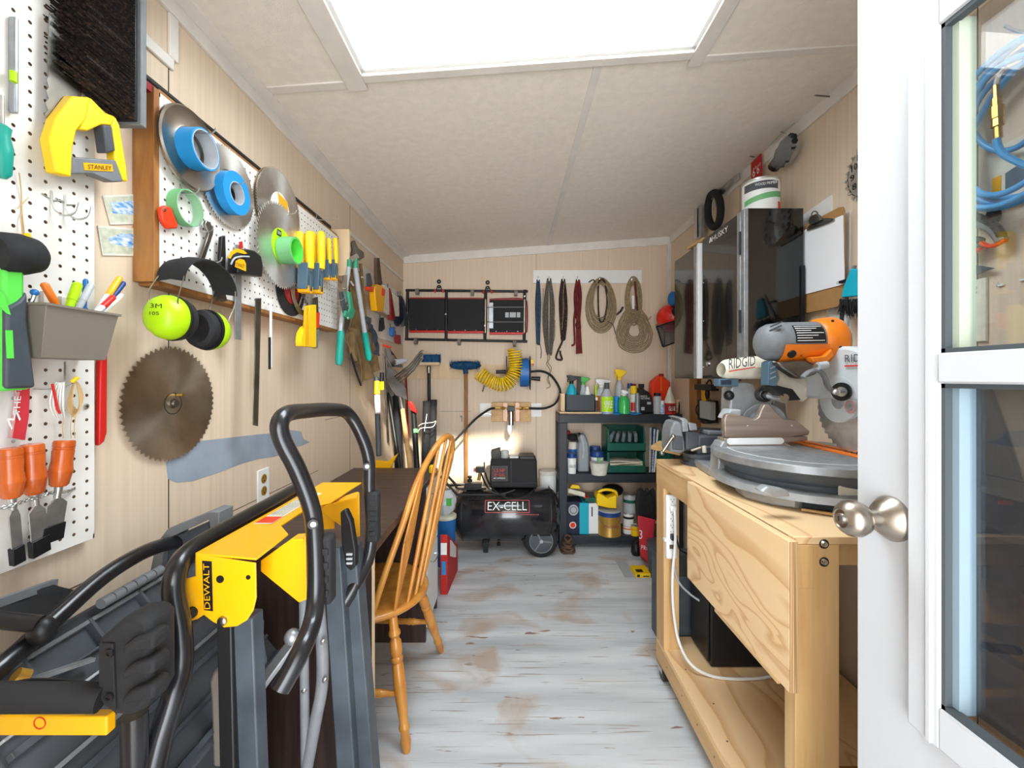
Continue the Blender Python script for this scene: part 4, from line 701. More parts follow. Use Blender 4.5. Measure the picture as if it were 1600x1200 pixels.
# ================================================================ roller stand parts at the left bottom
t = T('roller_stand', 'second folded stand with a ribbed black rubber pad and yellow rail, bottom left', 'stand')
b = B('rubber'); Yp = .60
P(t, 'rubber_pad', B('rubber').poly([PY(x, y, Yp) for x, y in [(150, 1010), (154, 998), (166, 988), (180, 975), (192, 966), (214, 964), (228, 968), (233, 978), (234, 1090), (222, 1112), (200, 1121), (176, 1118), (160, 1105), (151, 1085)]], (0, .05, 0)), bev=.008)
for y in (992, 1030, 1070): P(t, 'ridge', B('rubber').poly([PY(x, y_, Yp - .012) for x, y_ in [(189, y + 22), (206, y + 8), (232, y), (240, y + 6), (239, y + 24), (212, y + 26), (192, y + 34)]], (0, .03, 0)), bev=.004)
P(t, 'face_plate', B('blackmat').poly([PY(x, y, Yp - .004) for x, y in [(154, 1006), (176, 1006), (180, 1110), (162, 1102), (154, 1085)]], (0, .005, 0)), bev=.001)
for y in (1021, 1089): P(t, 'screw', B('black').lathe(PY(171, y, Yp - .005), (0, -1, 0), [(0, .0065), (.002, .006), (.002, .003), (.0005, .003)], 14))
P(t, 'cross_tube', B('blackmat').cyl(PY(-60, 1089, .56), PY(160, 1090, .60), .0185), label='padded black cross tube')
q = P(t, 'yellow_rail', B('yellow').box(PY(-60, 1150, .60) , PY(182, 1107, .615)), bev=.002); P(q, 'red_emblem', B('red').ring(PY(62, 1130, .5995), (0, -1, 0), .0075, .009, .0004, 24))
P(t, 'post', B('tubeblack').cyl(PY(210, 1115, .63), V((PY(210, 1115, .63).x, .64, .002)), .017)); P(t, 'post', B('tubeblack').cyl(V((-.86, .63, PY(0, 1140, .63).z)), V((-.86, .63, .002)), .017))
tc = [(-60, 1088, .58), (0, 1043, .62), (62, 989, .68), (150, 910, .78), (205, 873, .85), (250, 853, .93), (285, 848, .99), (297, 858, 1.0)]
P(t, 'long_tube', B('tubeblack').tube(smooth([PY(*p) for p in tc], 6), .0150, 14), ang=60); P(t, 'joint', B('black').sph(PY(66, 986, .665), (.018, .018, .022))); P(t, 'side_arm', B('black').cyl(PY(-40, 965, .64), PY(62, 975, .66), .0125))
# ================================================================ grey plastic case
t = T('tool_case', 'large grey ribbed plastic case lid leaning against the left wall', 'case')
def pt(s_, r_, o=0):  # s along depth, r down the slope
    a = V((-.812, .60, .855)).lerp(V((-.812, 1.06, .865)), s_); e = V((-.60, .58, .56)).lerp(V((-.60, 1.10, .56)), s_); return a.lerp(e, r_) + V((.7, 0, .6)) * o
P(t, 'lid', B('dkgrey').hexa([pt(0, 0, -.03), pt(1, 0, -.03), pt(1, 1, -.03), pt(0, 1, -.03), pt(0, 0), pt(1, 0), pt(1, 1), pt(0, 1)]), bev=.006)
for i, r_ in enumerate((.06, .2, .30, .36, .52, .60, .78, .92)):
    b = B(['grey', 'dkgrey', 'ltgrey', 'dkgrey', 'grey', 'slate', 'slate', 'slate'][i]); w2 = (.02, .012, .012, .03, .02, .03, .02, .03)[i]; b.hexa([pt(.02, r_, 0), pt(.98, r_, 0), pt(.98, r_ + w2, 0), pt(.02, r_ + w2, 0), pt(.02, r_, .014), pt(.98, r_, .014), pt(.98, r_ + w2, .014), pt(.02, r_ + w2, .014)]); P(t, 'rib', b, bev=.001)
for s_ in (.15, .38, .60, .80): P(t, 'cross_rib', B('dkgrey').hexa([pt(s_, .06), pt(s_ + .012, .06), pt(s_ + .012, .2), pt(s_, .2), pt(s_, .06, .016), pt(s_ + .012, .06, .016), pt(s_ + .012, .2, .016), pt(s_, .2, .016)]))
for i in range(6): a, e = pt(.42 + i * .05, .03, .03), pt(.465 + i * .05, .03, .03); P(t, 'grip_segment', B('grey').cyl(a, e, .010, n=12))
P(t, 'case_body', B('dkgrey').box((XL + .01, .50, .002), (-.66, 1.12, .56)), bev=.01)
P(t, 'side_flap', B('blackmat').hexa([PY(-40, 965, .66), PY(60, 940, .80), PY(118, 930, .82), PY(60, 985, .70), PY(-40, 950, .66), PY(85, 912, .78), PY(116, 924, .82), PY(60, 975, .70)]), bev=.003); P(t, 'flap_edge', B('grey').bar(PY(-40, 955, .655), PY(86, 911, .79), .01, .014))
P(t, 'latch', B('blackmat').poly([PY(x, y, .93) for x, y in [(226, 965), (240, 954), (248, 960), (244, 975), (236, 978)]], (0, .02, 0)), bev=.003); P(t, 'cable', B('black').tube(smooth([PY(0, 1082, .59), PY(30, 1066, .6), PY(80, 1063, .61), PY(140, 1068, .62)], 5), .003, 6)); P(t, 'silver_rail', B('alu').bar(PY(50, 1062, .66), PY(145, 1030, .74), .012, .006)); P(t, 'fitting', B('gold').cyl(PY(24, 1055, .62), PY(42, 1058, .63), .010))
b = B('grey').poly([PY(x, y, .96) for x, y in [(234, 894), (243, 850), (262, 826), (328, 799), (342, 800), (342, 838), (330, 846), (326, 812), (270, 838), (254, 866), (252, 890)]], (0, .05, 0)); q = O('plastic_bracket', b, 'bent grey plastic bracket with a serrated end standing above the case', 'bracket', bev=.002)
O('plastic_bracket', B('dkgrey').poly([PY(x, y, .975) for x, y in [(256, 868), (270, 840), (326, 815), (329, 846), (290, 862), (258, 886)]], (0, .02, 0)), 'dark inner plate of the serrated bracket', 'bracket')
# ================================================================ things behind the desk in the left back corner
t = T('scraper_pole', 'grey pole with a yellow plastic foot standing in the corner behind the desk', 'tool'); yy = 2.75
P(t, 'pole', B('dkgrey').cyl(PY(592, 712, 2.44), PY(588, 590, 2.60), .016)); P(t, 'foot', B('yellow').poly([PY(x, y, 2.40) for x, y in [(584, 719), (604, 722), (621, 709), (612, 727), (606, 745), (584, 745)]], (0, .03, 0)), bev=.003); P(t, 'label_sleeve', B('white').cyl(PY(590.5, 646, 2.50), PY(589.5, 618, 2.54), .0168)); P(t, 'yellow_sleeve', B('yellow2').cyl(PY(589.5, 616, 2.54), PY(589, 596, 2.56), .0175))
O('pole_clip', B('yellow2').cyl(PY(597, 609, 2.62), PY(597, 596, 2.62), .012).m('black').cyl(PY(596, 596, 2.62), PY(597, 582, 2.62), .014), 'yellow and black clip beside the grey pole', 'clip')
def grass_shovel(t):
    pass
t = T('shovel', 'grey steel shovel with a pale wooden handle standing in the corner', 'shovel')
P(t, 'handle', B('pine').cyl(PY(629, 640, 2.95), PY(642, 738, 2.55), .016)); P(t, 'blade', B('shovel').poly([PY(x, y, 2.93) for x, y in [(606, 572), (618, 580), (628, 592), (634, 608), (636, 625), (626, 620), (618, 618), (610, 606), (603, 590)]], (0, .012, 0)), bev=.002); P(t, 'socket', B('shovel').cyl(PY(622, 600, 2.96), PY(629, 642, 2.95), .018, .016))
t = T('garden_hoe', 'grey steel spade head behind the shovel blade, handle down in the corner', 'spade'); P(t, 'blade', B('shovel').poly([PY(x, y, 3.0) for x, y in [(598, 590), (603, 560), (612, 572), (606, 600), (616, 618), (606, 622), (600, 612)]], (0, .01, 0)), bev=.002); P(t, 'shaft', B('black').cyl(PY(606, 610, 3.02), PY(625, 735, 2.8), .014))
t = T('garden_rake', 'steel tined rake head with red band hanging above the shovels', 'rake')
a, e = PY(592, 537, 2.90), PY(606, 543, 2.90)
for i in range(6): s_ = i / 5; p = a.lerp(e, s_); q = PY(613 + i * 3.2, 576 + i * .3 - 3, 2.86); P(t, 'tine', B('chrome').tube([p, p.lerp(q, .5), q], .0065, 6))
P(t, 'head', B('redorange').bar(a, e + V((.02, 0, 0)), .02, .014)); P(t, 'shaft', B('steeldk').cyl(a.lerp(e, .5), PY(606, 690, 3.0), .010))
t = T('garden_fork', 'chrome four tined fork lying across the shovel heads', 'fork')
for i in range(4): P(t, 'tine', B('chrome').tube(smooth([PY(616 + i * 3, 588 + i * 3, 2.84), PY(640 + i * 2, 570 + i * 3, 2.82), PY(656 + i * 1.2, 551 + i * 3, 2.80), PY(662 - i, 548 + i * 4, 2.80)], 3), .007, 6))
P(t, 'socket', B('ltgrey').cyl(PY(617, 566, 2.80), PY(634, 563, 2.86), .021, .016)); P(t, 'socket_mouth', B('rust').cyl(PY(616.5, 566, 2.797), PY(618, 566, 2.81), .015)); P(t, 'cross_bar', B('steeldk').cyl(PY(620, 588, 2.85), PY(634, 578, 2.85), .010))
t = T('red_rake', 'red plastic headed brush leaning in the corner', 'brush'); P(t, 'head', B('red').poly([PY(x, y, 2.9) for x, y in [(637, 627), (643, 628), (650, 640), (651, 646), (643, 642), (638, 634)]], (0, .03, 0)), bev=.004)
P(t, 'shaft', B('black').cyl(PY(646, 642, 2.95), PY(652, 738, 2.70), .019)); P(t, 'green_band', B('tapegreen').cyl(PY(648.7, 672, 2.868), PY(649.3, 678, 2.852), .0215))
for i, (x0, x1, yt, Y, lab) in enumerate([(656, 668, 627, 3.0, 'left one of the two rolled black rubber mats'), (666, 678, 625, 3.06, 'right one of the two rolled black rubber mats')]):
    a = PY((x0 + x1) / 2, yt, Y); t = T('rolled_mat', lab, 'mat', 'rolled mats'); r = (x1 - x0) / 2 / F * Y
    P(t, 'roll', B('rubber').lathe((a.x, Y, .002), (.02, 0, 1), [(0, r), (a.z, r * 1.02), (a.z, r * .75), (a.z - .006, r * .75), (a.z - .006, r * .1)], 24))
    P(t, 'spiral', B('black').tube([V((a.x + .02, Y, a.z - .004)) + V((math.cos(q * .5), math.sin(q * .5), 0)) * r * (.15 + .04 * q) for q in range(14)], .002, 4))
O('mat_tie', B('cord').tube(smooth([PY(654, 666, 2.90), PY(660, 662, 2.90), PY(676, 660, 2.92), PY(681, 658, 2.95), PY(676, 667, 2.92), PY(658, 669, 2.90), PY(653, 676, 2.90)], 4), .0025, 5).tube(smooth([PY(667, 647, 2.92), PY(665, 660, 2.89), PY(663, 674, 2.90)], 4), .0022, 5), 'white string tied round the rolled black mats', 'string')
O('black_tube', B('blackmat').cyl(PY(620, 615, 3.12), V((PY(627, 740, 3.1).x, 3.1, .01)), .032), 'black drain pipe standing deepest in the left corner', 'pipe')
O('red_pole', B('dkred').cyl(PY(634, 585, 3.25), V((PY(644, 740, 3.2).x, 3.2, .01)), .009), 'thin dark red pole standing behind the shovel', 'pole')
O('yellow_can', B('yellow2').lathe(HZ(676, 738, .790), (0, 0, 1), [(0, .02), (.03, .02), (.04, .012)], 16), 'small yellow canister standing on the far corner of the dark desk', 'can')
# ================================================================ back wall
K = YB / F
def W(px, py, off=0): return BW(px, py, off)
t = T('folding_creeper', 'black padded folding creeper with red edges hung flat on the back wall', 'creeper')
def tb(a, c, r=.0105, o=.03): return B('black').cyl(W(*a, o), W(*c, o), r, n=10)
P(t, 'top_rail', tb((634, 453.5), (825, 455.5))); P(t, 'bottom_rail', tb((633, 530), (824, 533.5)))
for x0, x1 in ((637, 635.5), (697.5, 697), (759, 757.5), (820, 819)): P(t, 'cross_bar', tb((x0, 453), (x1, 532), .0125, .034))
for x in (759, 820): P(t, 'bar_sleeve', B('nickel').cyl(W(x - .3, 468, .034), W(x - .8, 520, .034), .0135, n=10))
for i, (x0, x1, y0, y1) in enumerate([(640, 695, 467, 516), (700, 756, 467.5, 517), (765, 819, 469, 519)]):
    q = P(t, 'pad', B('blackmat').box(W(x0, y1, .018), W(x1, y0, .042)), bev=.004)
    P(q, 'red_edge', B('red').box(W(x0, y1 + 4, .02), W(x1, y1 + .2, .044)), bev=.003); P(q, 'red_edge', B('dkred').box(W(x0, y0 - 1.6, .02), W(x1, y0 - .1, .036)))
    for k in range(3):
        P(q, 'snap', B('steel').lathe(W(x0 + 10 + 17 * k, y1 - 1, .043), (0, -1, 0), [(0, .004), (.002, .003)], 8))
P(t, 'red_tube', B('dkred').tube(smooth([W(766, 468, .03), W(800, 466.5, .03), W(819, 468, .03), W(823.5, 476, .03), W(823.5, 512, .03), W(819, 520, .03), W(790, 520, .03)], 4), .006, 7))
P(t, 'side_plate', B('alu').box(W(764, 513, .044), W(770.5, 473, .048))); 
for y in (480, 503): P(t, 'thin_bar', B('grey').cyl(W(760, y, .05), W(819, y, .05), .004, n=8))
for x0, x1, y0, y1 in ((789.5, 795, 488, 496), (796.5, 806, 488, 496), (807.5, 813, 488, 496)): P(t, 'sticker', B('ltgrey').box(W(x0, y1, .0425), W(x1, y0, .0435)), label='small pale sticker')
for x, y in ((686, 440), (762, 441.5)):
    P(t, 'hanging_bracket', B('black').ring(W(x, y, .02), (0, -1, 0), .005, .018, .004, 16).ring(W(x, y + 8, .02), (0, -1, 0), .004, .014, .004, 16).tube([W(x - 2, y + 6, .025), W(x - 5, y + 15, .03)], .004, 6).tube([W(x + 2, y + 6, .025), W(x + 5, y + 15, .03)], .004, 6))
    for s_ in (-1, 1): P(t, 'red_knob', B('red').cyl(W(x + s_ * 6.3, y + 13, .04), W(x + s_ * 6.3, y + 17, .04), .008))
for x, y in ((652, 456), (738, 457.5), (806, 458), (650, 533), (717.5, 534.5), (804, 537)):
    P(t, 'caster', B('taupe').cyl(W(x - 2.5, y, .055), W(x + 2.5, y, .055), .026, n=16).m('black').cyl(W(x - 3, y - 1, .045), W(x + 3, y - 1, .045), .008))
for x, y in ((636, 489), (696.5, 491), (757.5, 509), (820, 463)): P(t, 'bolt', B('steel').lathe(W(x, y, .046), (0, -1, 0), [(0, .008), (.003, .006)], 10))
O('rope_rail', B('white').box(W(833, 443, 0), W(1002.5, 422, .014)), 'white board with six rope hooks on the back wall', 'rail', bev=.001)
O('tool_rail', B('lightply').box(W(636, 592, 0), W(812, 570, .012)), 'pale board behind the brooms on the back wall', 'rail', bev=.001)
for i, x in enumerate((841, 858, 880, 902.5, 937, 987)):
    O('cup_hook', B('steel').tube(smooth([W(x, 432, .014), W(x, 433, .035), W(x, 438, .045), W(x, 439, .055), W(x, 435, .062)], 4), .003, 6), ['hook holding the blue braided rope', 'hook holding the grey cord hank', 'hook holding the speckled black rope', 'hook holding the dark red webbing', 'hook holding the round tan rope coil', 'hook holding the largest tan rope coil'][i], 'hook', 'rope hooks')
def hank(lab, x, y0, y1, wd, mat, n=10, r=.004, cat='rope', nm='rope_hank', off=.03, tail=None, kn=None):
    t = T(nm, lab, cat); b = B(mat)
    for i in range(n):
        s_ = (i + .5) / n; dx = wd * (.15 + .85 * abs(s_ - .5) * 2) / 2 * (1 if s_ > .5 else -1); yb = y1 - R.uniform(0, 6)
        b.tube(smooth([W(x - dx * .3, y0, off + .01), W(x - dx, y0 + (yb - y0) * .35, off + R.uniform(-.008, .012)), W(x - dx * R.uniform(.7, 1.1), y0 + (yb - y0) * .7, off + R.uniform(-.008, .012)), W(x - dx * .5, yb, off)], 3), r, 5)
    P(t, 'strands', b, kind='stuff')
    if kn: P(t, 'knot', B(mat).sph(W(x, kn, off + .01), (.022, .022, .026), 10, 6))
    if tail: P(t, 'tail', B(tail[0]).tube(smooth([W(a, c, off) for a, c in tail[1:]], 4), .003, 5))
    return t
hank('blue braided rope hanging first on the rope rail', 841, 437, 540, 8, 'ropeblue', 8, .007, tail=('ropegrey', (843, 535), (846, 548), (845, 560)))
tt = hank('grey cord hank hanging second on the rope rail', 858, 435, 556, 17, 'ropegrey', 14, .005, tail=('ropetan', (856, 545), (859, 560), (854, 568), (860, 580), (855, 592), (858, 600)))
P(tt, 'loop', B('ropetan').tube(smooth([W(849, 450, .03), W(848, 500, .03), W(851, 530, .03), W(858, 539, .03), W(866, 530, .03), W(867, 500, .03)], 4), .003, 5)); P(tt, 'tail', B('ropetan').tube(smooth([W(858, 540, .03), W(856, 565, .03), W(862, 575, .03), W(857, 590, .03), W(860, 603, .03), W(854, 607, .03)], 4), .003, 5))
hank('speckled black and tan rope hanging third on the rope rail', 880, 436, 530, 12, 'ropeblack', 7, .008, kn=528)
O('rope_hank', B('ropeblack').tube(smooth([W(881, 520, .03), W(878, 535, .035), W(872, 548, .03), W(869, 560, .03), W(878, 562, .03), W(876, 554, .03), W(875, 548, .03)], 4), .008, 6).m('ropetan').tube(smooth([W(882, 440, .05), W(880, 460, .052), W(881, 480, .05), W(878, 515, .05)], 4), .003, 5), 'knotted tail and tan cord of the speckled black rope', 'rope')
hank('dark red webbing straps hanging fourth on the rope rail', 903, 437, 500, 11, 'ropered', 6, .009, cat='straps', nm='webbing_strap', kn=508)
O('webbing_strap', B('ropered').hexa([W(900, 498, .02), W(907, 496, .02), W(907, 496, .035), W(900, 498, .035), W(900, 553, .02), W(910, 552, .02), W(910, 552, .035), W(900, 553, .035)]).tube(smooth([W(901, 470, .035), W(897, 500, .035), W(898, 535, .03), W(893, 540, .03)], 4), .008, 5), 'loose lower end of the dark red webbing strap', 'straps')
t = T('rope_coil', 'round tan rope coil hanging fifth on the rope rail', 'rope'); b = B('ropetan')
for i in range(10):
    k = 1 - i * .055; dx = R.uniform(-1.5, 1.5); b.tube([W(939 + dx * .5 + 23.5 * k * math.sin(q) * (1 - .12 * math.cos(q)), 477 + (1 - k) * -14 - 43 * (k ** .7) * math.cos(q), .03 + .012 * math.sin(3 * q + i) + .003 * i) for q in [j * math.pi / 16 for j in range(32)]], .0042, 5, True)
P(t, 'coil', b, kind='stuff'); P(t, 'inner_rope', B('ropeblack').tube(smooth([W(939, 436, .06), W(935, 445, .055), W(935, 480, .05), W(937, 500, .05), W(941, 503, .05), W(945, 497, .05), W(949, 470, .05), W(945, 442, .055), W(941, 436, .06)], 5), .007, 6), label='speckled rope looped inside the coil'); P(t, 'black_tie', B('black').tube(smooth([W(920, 441, .05), W(927, 437, .055), W(930, 442, .05)], 4), .005, 5).tube(smooth([W(949, 502, .05), W(958, 508, .05), W(962, 522, .04)], 4), .003, 5))
t = T('rope_coil', 'largest tan rope coil hanging at the right end of the rope rail', 'rope'); b = B('ropetan')
for i in range(7):
    k = 1 - i * .08; b.tube([W(990 + 13 * k * math.sin(q), 470 - 38 * k * math.cos(q) - i, .045 + .01 * math.sin(2 * q + i)) for q in [j * math.pi / 14 for j in range(28)]], .0042, 5, True)
for i in range(10):
    k = 1 - i * .075; b.tube([W(991 + R.uniform(-1, 1) + 27 * k * math.sin(q) * (1 - .25 * math.cos(q)), 515 - 36 * k * math.cos(q), .03 + .012 * math.sin(3 * q + i)) for q in [j * math.pi / 16 for j in range(32)]], .0042, 5, True)
P(t, 'coil', b, kind='stuff'); P(t, 'hanging_strands', B('ropetan').tube(smooth([W(985, 440, .06), W(980, 480, .05), W(978, 520, .05), W(975, 540, .05)], 4), .0042, 5).tube(smooth([W(990, 440, .06), W(1000, 480, .05), W(1010, 500, .05), W(1018, 494, .05)], 4), .0042, 5), kind='stuff'); P(t, 'white_grip', B('white').cyl(W(989, 462, .06), W(989.5, 483, .06), .012).m('ropered').cyl(W(992, 440, .06), W(996, 485, .06), .008)); P(t, 'dark_tie', B('ropeblack').tube(smooth([W(963, 492, .05), W(970, 486, .06), W(973, 480, .05)], 4), .009, 6))
# brooms
def bristleblock(b, c, sx, sz, sy, n, L, mat):
    for i in range(n):
        x = c.x + R.uniform(-sx, sx); y = c.y + R.uniform(-sy, sy); z = c.z + R.uniform(-sz, sz); d = V((R.uniform(-1, 1), R.uniform(-1, 1), R.uniform(-.6, 1))).normalized() * L; p = V((x, y, z)); q = V((.004, 0, 0)); b.add([p - q, p + q, p + V((0, .004, .0)), p + d], [(0, 1, 3), (1, 2, 3), (2, 0, 3)])
    return b
t = T('broom', 'broom with straight blue bristles and black handle standing bristles up at the back wall', 'broom'); c = W(670.5, 561, .09)
b = B('bristleblue').box(c - V((.085, .022, .028)), c + V((.09, .022, .035))); P(t, 'bristles', bristleblock(b, c, .088, .034, .022, 500, .012, ''), kind='stuff'); P(t, 'head', B('lightply').box(c - V((.095, .024, .050)), c + V((.085, .024, -.026))), bev=.003); P(t, 'handle', B('black').cyl(W(670, 572, .09), V((W(673, 590, .12).x, 3.30, .01)), .013)); P(t, 'socket', B('steeldk').cyl(W(670, 573, .09), W(670, 583, .09), .018))
t = T('broom', 'broom with fluffy blue head and long wooden handle standing at the back wall', 'broom'); c = W(727, 571, .10)
b = B('bristleblue').sph(c, (.128, .035, .036), 20, 8, ax=(0, 0, 1)); P(t, 'bristles', bristleblock(b, c, .115, .025, .03, 900, .024, ''), kind='stuff'); P(t, 'handle', B('oak').cyl(W(728, 581, .10), V((W(727, 590, .12).x, 3.41, .01)), .0135)); P(t, 'socket', B('bristleblue').cyl(W(727, 576, .1), W(728, 584, .1), .02))
# hose reel
t = T('hose_reel', 'wall mounted reel wound with shiny blue air hose', 'hose reel')
b = B('blue')
for i in range(8):
    for r in (.095,): x = .065 + i * .0085; c = W(800, 582, .13); b.ring(V((c.x + x, c.y, c.z)), (1, 0, 0), .085, .112 + (i % 2) * .004, .0082, 28)
P(t, 'blue_hose', b, ang=80); c = W(800, 582, .13)
for x, s_ in ((-.045, 1), (.140, 1)): P(t, 'flange', B('black').poly([V((c.x + x, c.y + a_, c.z + z_)) for a_, z_ in [(-.13, -.06), (-.04, -.14), (.06, -.13), (.10, -.05), (.10, .06), (.06, .13), (-.04, .13), (-.13, .05)]], (.005, 0, 0)), bev=.001)
P(t, 'axle', B('black').cyl(c + V((-.05, 0, 0)), c + V((.15, 0, 0)), .02)); P(t, 'crank_grip', B('black').cyl(W(830, 591, .14), W(844, 592, .14), .014, .019)); P(t, 'left_grip', B('black').cyl(W(775, 581, .14), W(791, 581, .14), .015)); P(t, 'wall_bracket', B('black').bar(W(758, 598, .02), W(754, 612, .02), .02, .01)); P(t, 'yellow_tag', B('yellow2').box(W(829, 571, .12), W(834, 562, .125)).m('red').box(W(831, 572, .126), W(834, 568, .13)))
b = B('yellowhose'); path = smooth([W(804, 546, .22), W(805, 562, .22), W(805, 578, .22), W(799, 592, .23), W(787, 601, .23), W(772, 598, .22), W(758, 590, .22), W(749, 583, .21)], 12); L = [0]
for i in range(1, len(path)): L.append(L[-1] + (path[i] - path[i - 1]).length)
N = 27 * 14; pts = []; tot = L[-1]; j = 0; up = V((0, -1, 0))
for k in range(N + 1):
    s_ = tot * k / N
    while j < len(L) - 2 and L[j + 1] < s_: j += 1
    f_ = (s_ - L[j]) / max(1e-6, L[j + 1] - L[j]); p = path[j].lerp(path[j + 1], f_); d = (path[j + 1] - path[j]).normalized(); u = (up - d * up.dot(d)).normalized(); v = d.cross(u); q = 2 * math.pi * k / 14; pts.append(p + u * math.cos(q) * .052 + v * math.sin(q) * .052)
O('coiled_hose', b.tube(pts, .0058, 5), 'yellow spiral air hose draped over the blue hose reel', 'hose', ang=80)
O('black_hose', B('rubber').tube(smooth([W(828, 581, .14), W(845, 580, .14), W(860, 586, .14), W(872, 602, .13), W(875, 615, .12), W(868, 630, .10), W(855, 637, .08), W(842, 638.5, .06), W(826, 638, .06)], 6), .0095, 8), 'thick black air hose looping from the reel to the brass regulator', 'hose')
t = T('air_regulator', 'brass and steel air filter on a wooden block below the hose reel', 'regulator')
P(t, 'backing_board', B('white').box(W(750, 651, 0), W(846, 630, .010)), bev=.001); P(t, 'wood_block', B('pineh').box(W(768, 658, .010), W(830, 629, .045)), bev=.002)
for x in (786, 805): P(t, 'wood_cleat', B('honey').box(W(x, 658, .045), W(x + 7, 629, .075)), bev=.002)
P(t, 'brass_pipe', B('brass').lathe(W(774, 638, .085), (1, 0, 0), [(0, .011), (.02, .013), (.03, .009), (.05, .009), (.055, .013), (.07, .013), (.075, .008), (.10, .008)], 8)); P(t, 'brass_pipe', B('brass').lathe(W(826, 638, .085), (-1, 0, 0), [(0, .011), (.02, .013), (.03, .009), (.05, .009), (.055, .013), (.07, .013), (.075, .008), (.10, .008)], 8))
P(t, 'regulator_body', B('black').box(W(793, 642, .06), W(804, 635, .11)), bev=.003); P(t, 'filter_cup', B('chrome').cyl(W(798.5, 643, .085), W(798.5, 664, .085), .025)); P(t, 'bowl', B('milk').lathe(W(796, 664, .085), (0, 0, -1), [(0, .024), (.045, .024), (.062, .014), (.072, .010), (.08, .003)], 18)); P(t, 'copper_wire', B('steel').tube(smooth([W(750, 650, .05), W(760, 646, .05), W(768, 648, .05)], 4), .003, 5))
O('black_hose', B('rubber').tube(smooth([W(773, 638, .085), W(764, 640, .10), W(745, 653, .12), W(728, 670, .14), W(712, 687, .16), PY(700, 702, 3.24), PY(692, 735, 3.22), PY(697, 756, 3.22), PY(712, 758, 3.22), PY(727, 756, 3.21)], 6), .0092, 8), 'long black air hose running from the regulator down behind the chair', 'hose')
O('corner_bracket', B('steeldk').box(W(719, 652, 0), W(722, 649.5, .008)).box(W(721, 659, 0), W(722.5, 649.5, .008)), 'small steel angle bracket screwed to the back wall', 'bracket')
# ================================================================ air compressor
t = T('air_compressor', 'black horizontal tank air compressor with wheels by the back wall', 'compressor'); tc_ = V((0, 3.17, .268)); r = .197; xa, xb = -.449, .366
P(t, 'tank', B('tank').lathe((xa, 3.17, .268), (1, 0, 0), [(0, .02), (.006, .08), (.022, .13), (.05, .17), (.075, .190), (.085, .197), (xb - xa - .085, .197), (xb - xa - .075, .190), (xb - xa - .05, .17), (xb - xa - .022, .13), (xb - xa - .006, .08), (xb - xa, .02)], 56), ang=60)
for x in (xa + .082, xb - .086): P(t, 'weld_band', B('black').ring((x, 3.17, .268), (1, 0, 0), .19, .1985, .006, 56))
def onT(x, th_, o=.001): return V((x, 3.17 - (r + o) * math.cos(th_), .268 + (r + o) * math.sin(th_)))
xl, xr_ = (758 - 800) / F * 2.99, (827 - 800) / F * 2.99
a0, a1 = math.radians(19), math.radians(44); q = P(t, 'label_frame', B('pink').bar(onT(xl, a0, .003), onT(xr_, a0, .003), .003, .006, up=(0, -.8, .6)).bar(onT(xl, a1, .003), onT(xr_, a1, .003), .003, .006, up=(0, -.8, .6)).tube([onT(xl, a0 + (a1 - a0) * k / 6, .003) for k in range(7)], .003, 4).tube([onT(xr_, a0 + (a1 - a0) * k / 6, .003) for k in range(7)], .003, 4), label='pink outline frame')
p0, p1 = onT(xl + .018, a0 + .07, .010), onT(xl + .018, a1 - .07, .010); txt(t, 'lettering', 'EX-CELL', p0, (1, 0, 0), p1 - p0, xr_ - xl - .036, (p1 - p0).length, 'white')
p0, p1 = onT(xr_ - .10, a0 - .09, .006), onT(xr_ - .10, a0 - .045, .006); txt(t, 'lettering', 'AIR COMPRESSOR', p0, (1, 0, 0), p1 - p0, .17, .008, 'pink')
xm = (845.5 - 800) / F * 3.02
for y in (3.0, 3.30): 
    q = P(t, 'wheel', B('rubber').lathe((xm, y, .1165), (0, 1, 0), [(.012, .084), (0, .086), (0, .108), (.006, .1165), (.036, .1165), (.042, .108), (.042, .085)], 40, cap=False).m('dkgrey').lathe((xm, y + .010, .1165), (0, 1, 0), [(0, .001), (0, .086), (.012, .086)], 40).m('grey').ring((xm, y + .001, .1165), (0, 1, 0), .080, .087, .012, 40))
    b = B('grey')
    for k in range(3): an = math.radians(90 + 25 + 120 * k); b.bar((xm, y + .006, .1165), (xm + .08 * math.cos(an), y + .006, .1165 + .08 * math.sin(an)), .010, .010, up=(0, 1, 0))
    P(q, 'spokes', b.m('ltgrey').lathe((xm, y, .1165), (0, -1, 0), [(-.004, .014), (.004, .012), (.006, .005)], 16))
P(t, 'axle', B('steeldk').cyl((xm, 3.0, .1165), (xm, 3.33, .1165), .008)); P(t, 'wheel_guard', B('blackmat').lathe((xm - .01, 3.05, .140), (0, 1, 0), [(0, .135), (.02, .135)], 30))
P(t, 'foot', B('black').box(PY(755.5, 861, 3.10), PY(762.5, 838, 3.07)).box((-.22, 3.06, .06), (-.17, 3.3, .085)), bev=.002); P(t, 'drain_valve', B('black').cyl((-.10, 3.1, .075), (-.10, 3.1, .05), .012))
x0, x1 = PY(765, 0, 3.06).x, PY(840, 0, 3.06).x
P(t, 'motor_cover', B('blackmat').hexa([(x0, 3.05, .49), (x1, 3.05, .49), (x1, 3.30, .49), (x0, 3.30, .49), (x0 + .005, 3.07, .695), (x1 - .005, 3.07, .695), (x1 - .005, 3.28, .695), (x0 + .005, 3.28, .695)]), bev=.012); P(t, 'cover_seam', B('black').box(((x0 + x1) / 2 - .02, 3.045, .50), ((x0 + x1) / 2 - .015, 3.052, .69)).box((x0, 3.046, .525), (x1, 3.05, .529)))
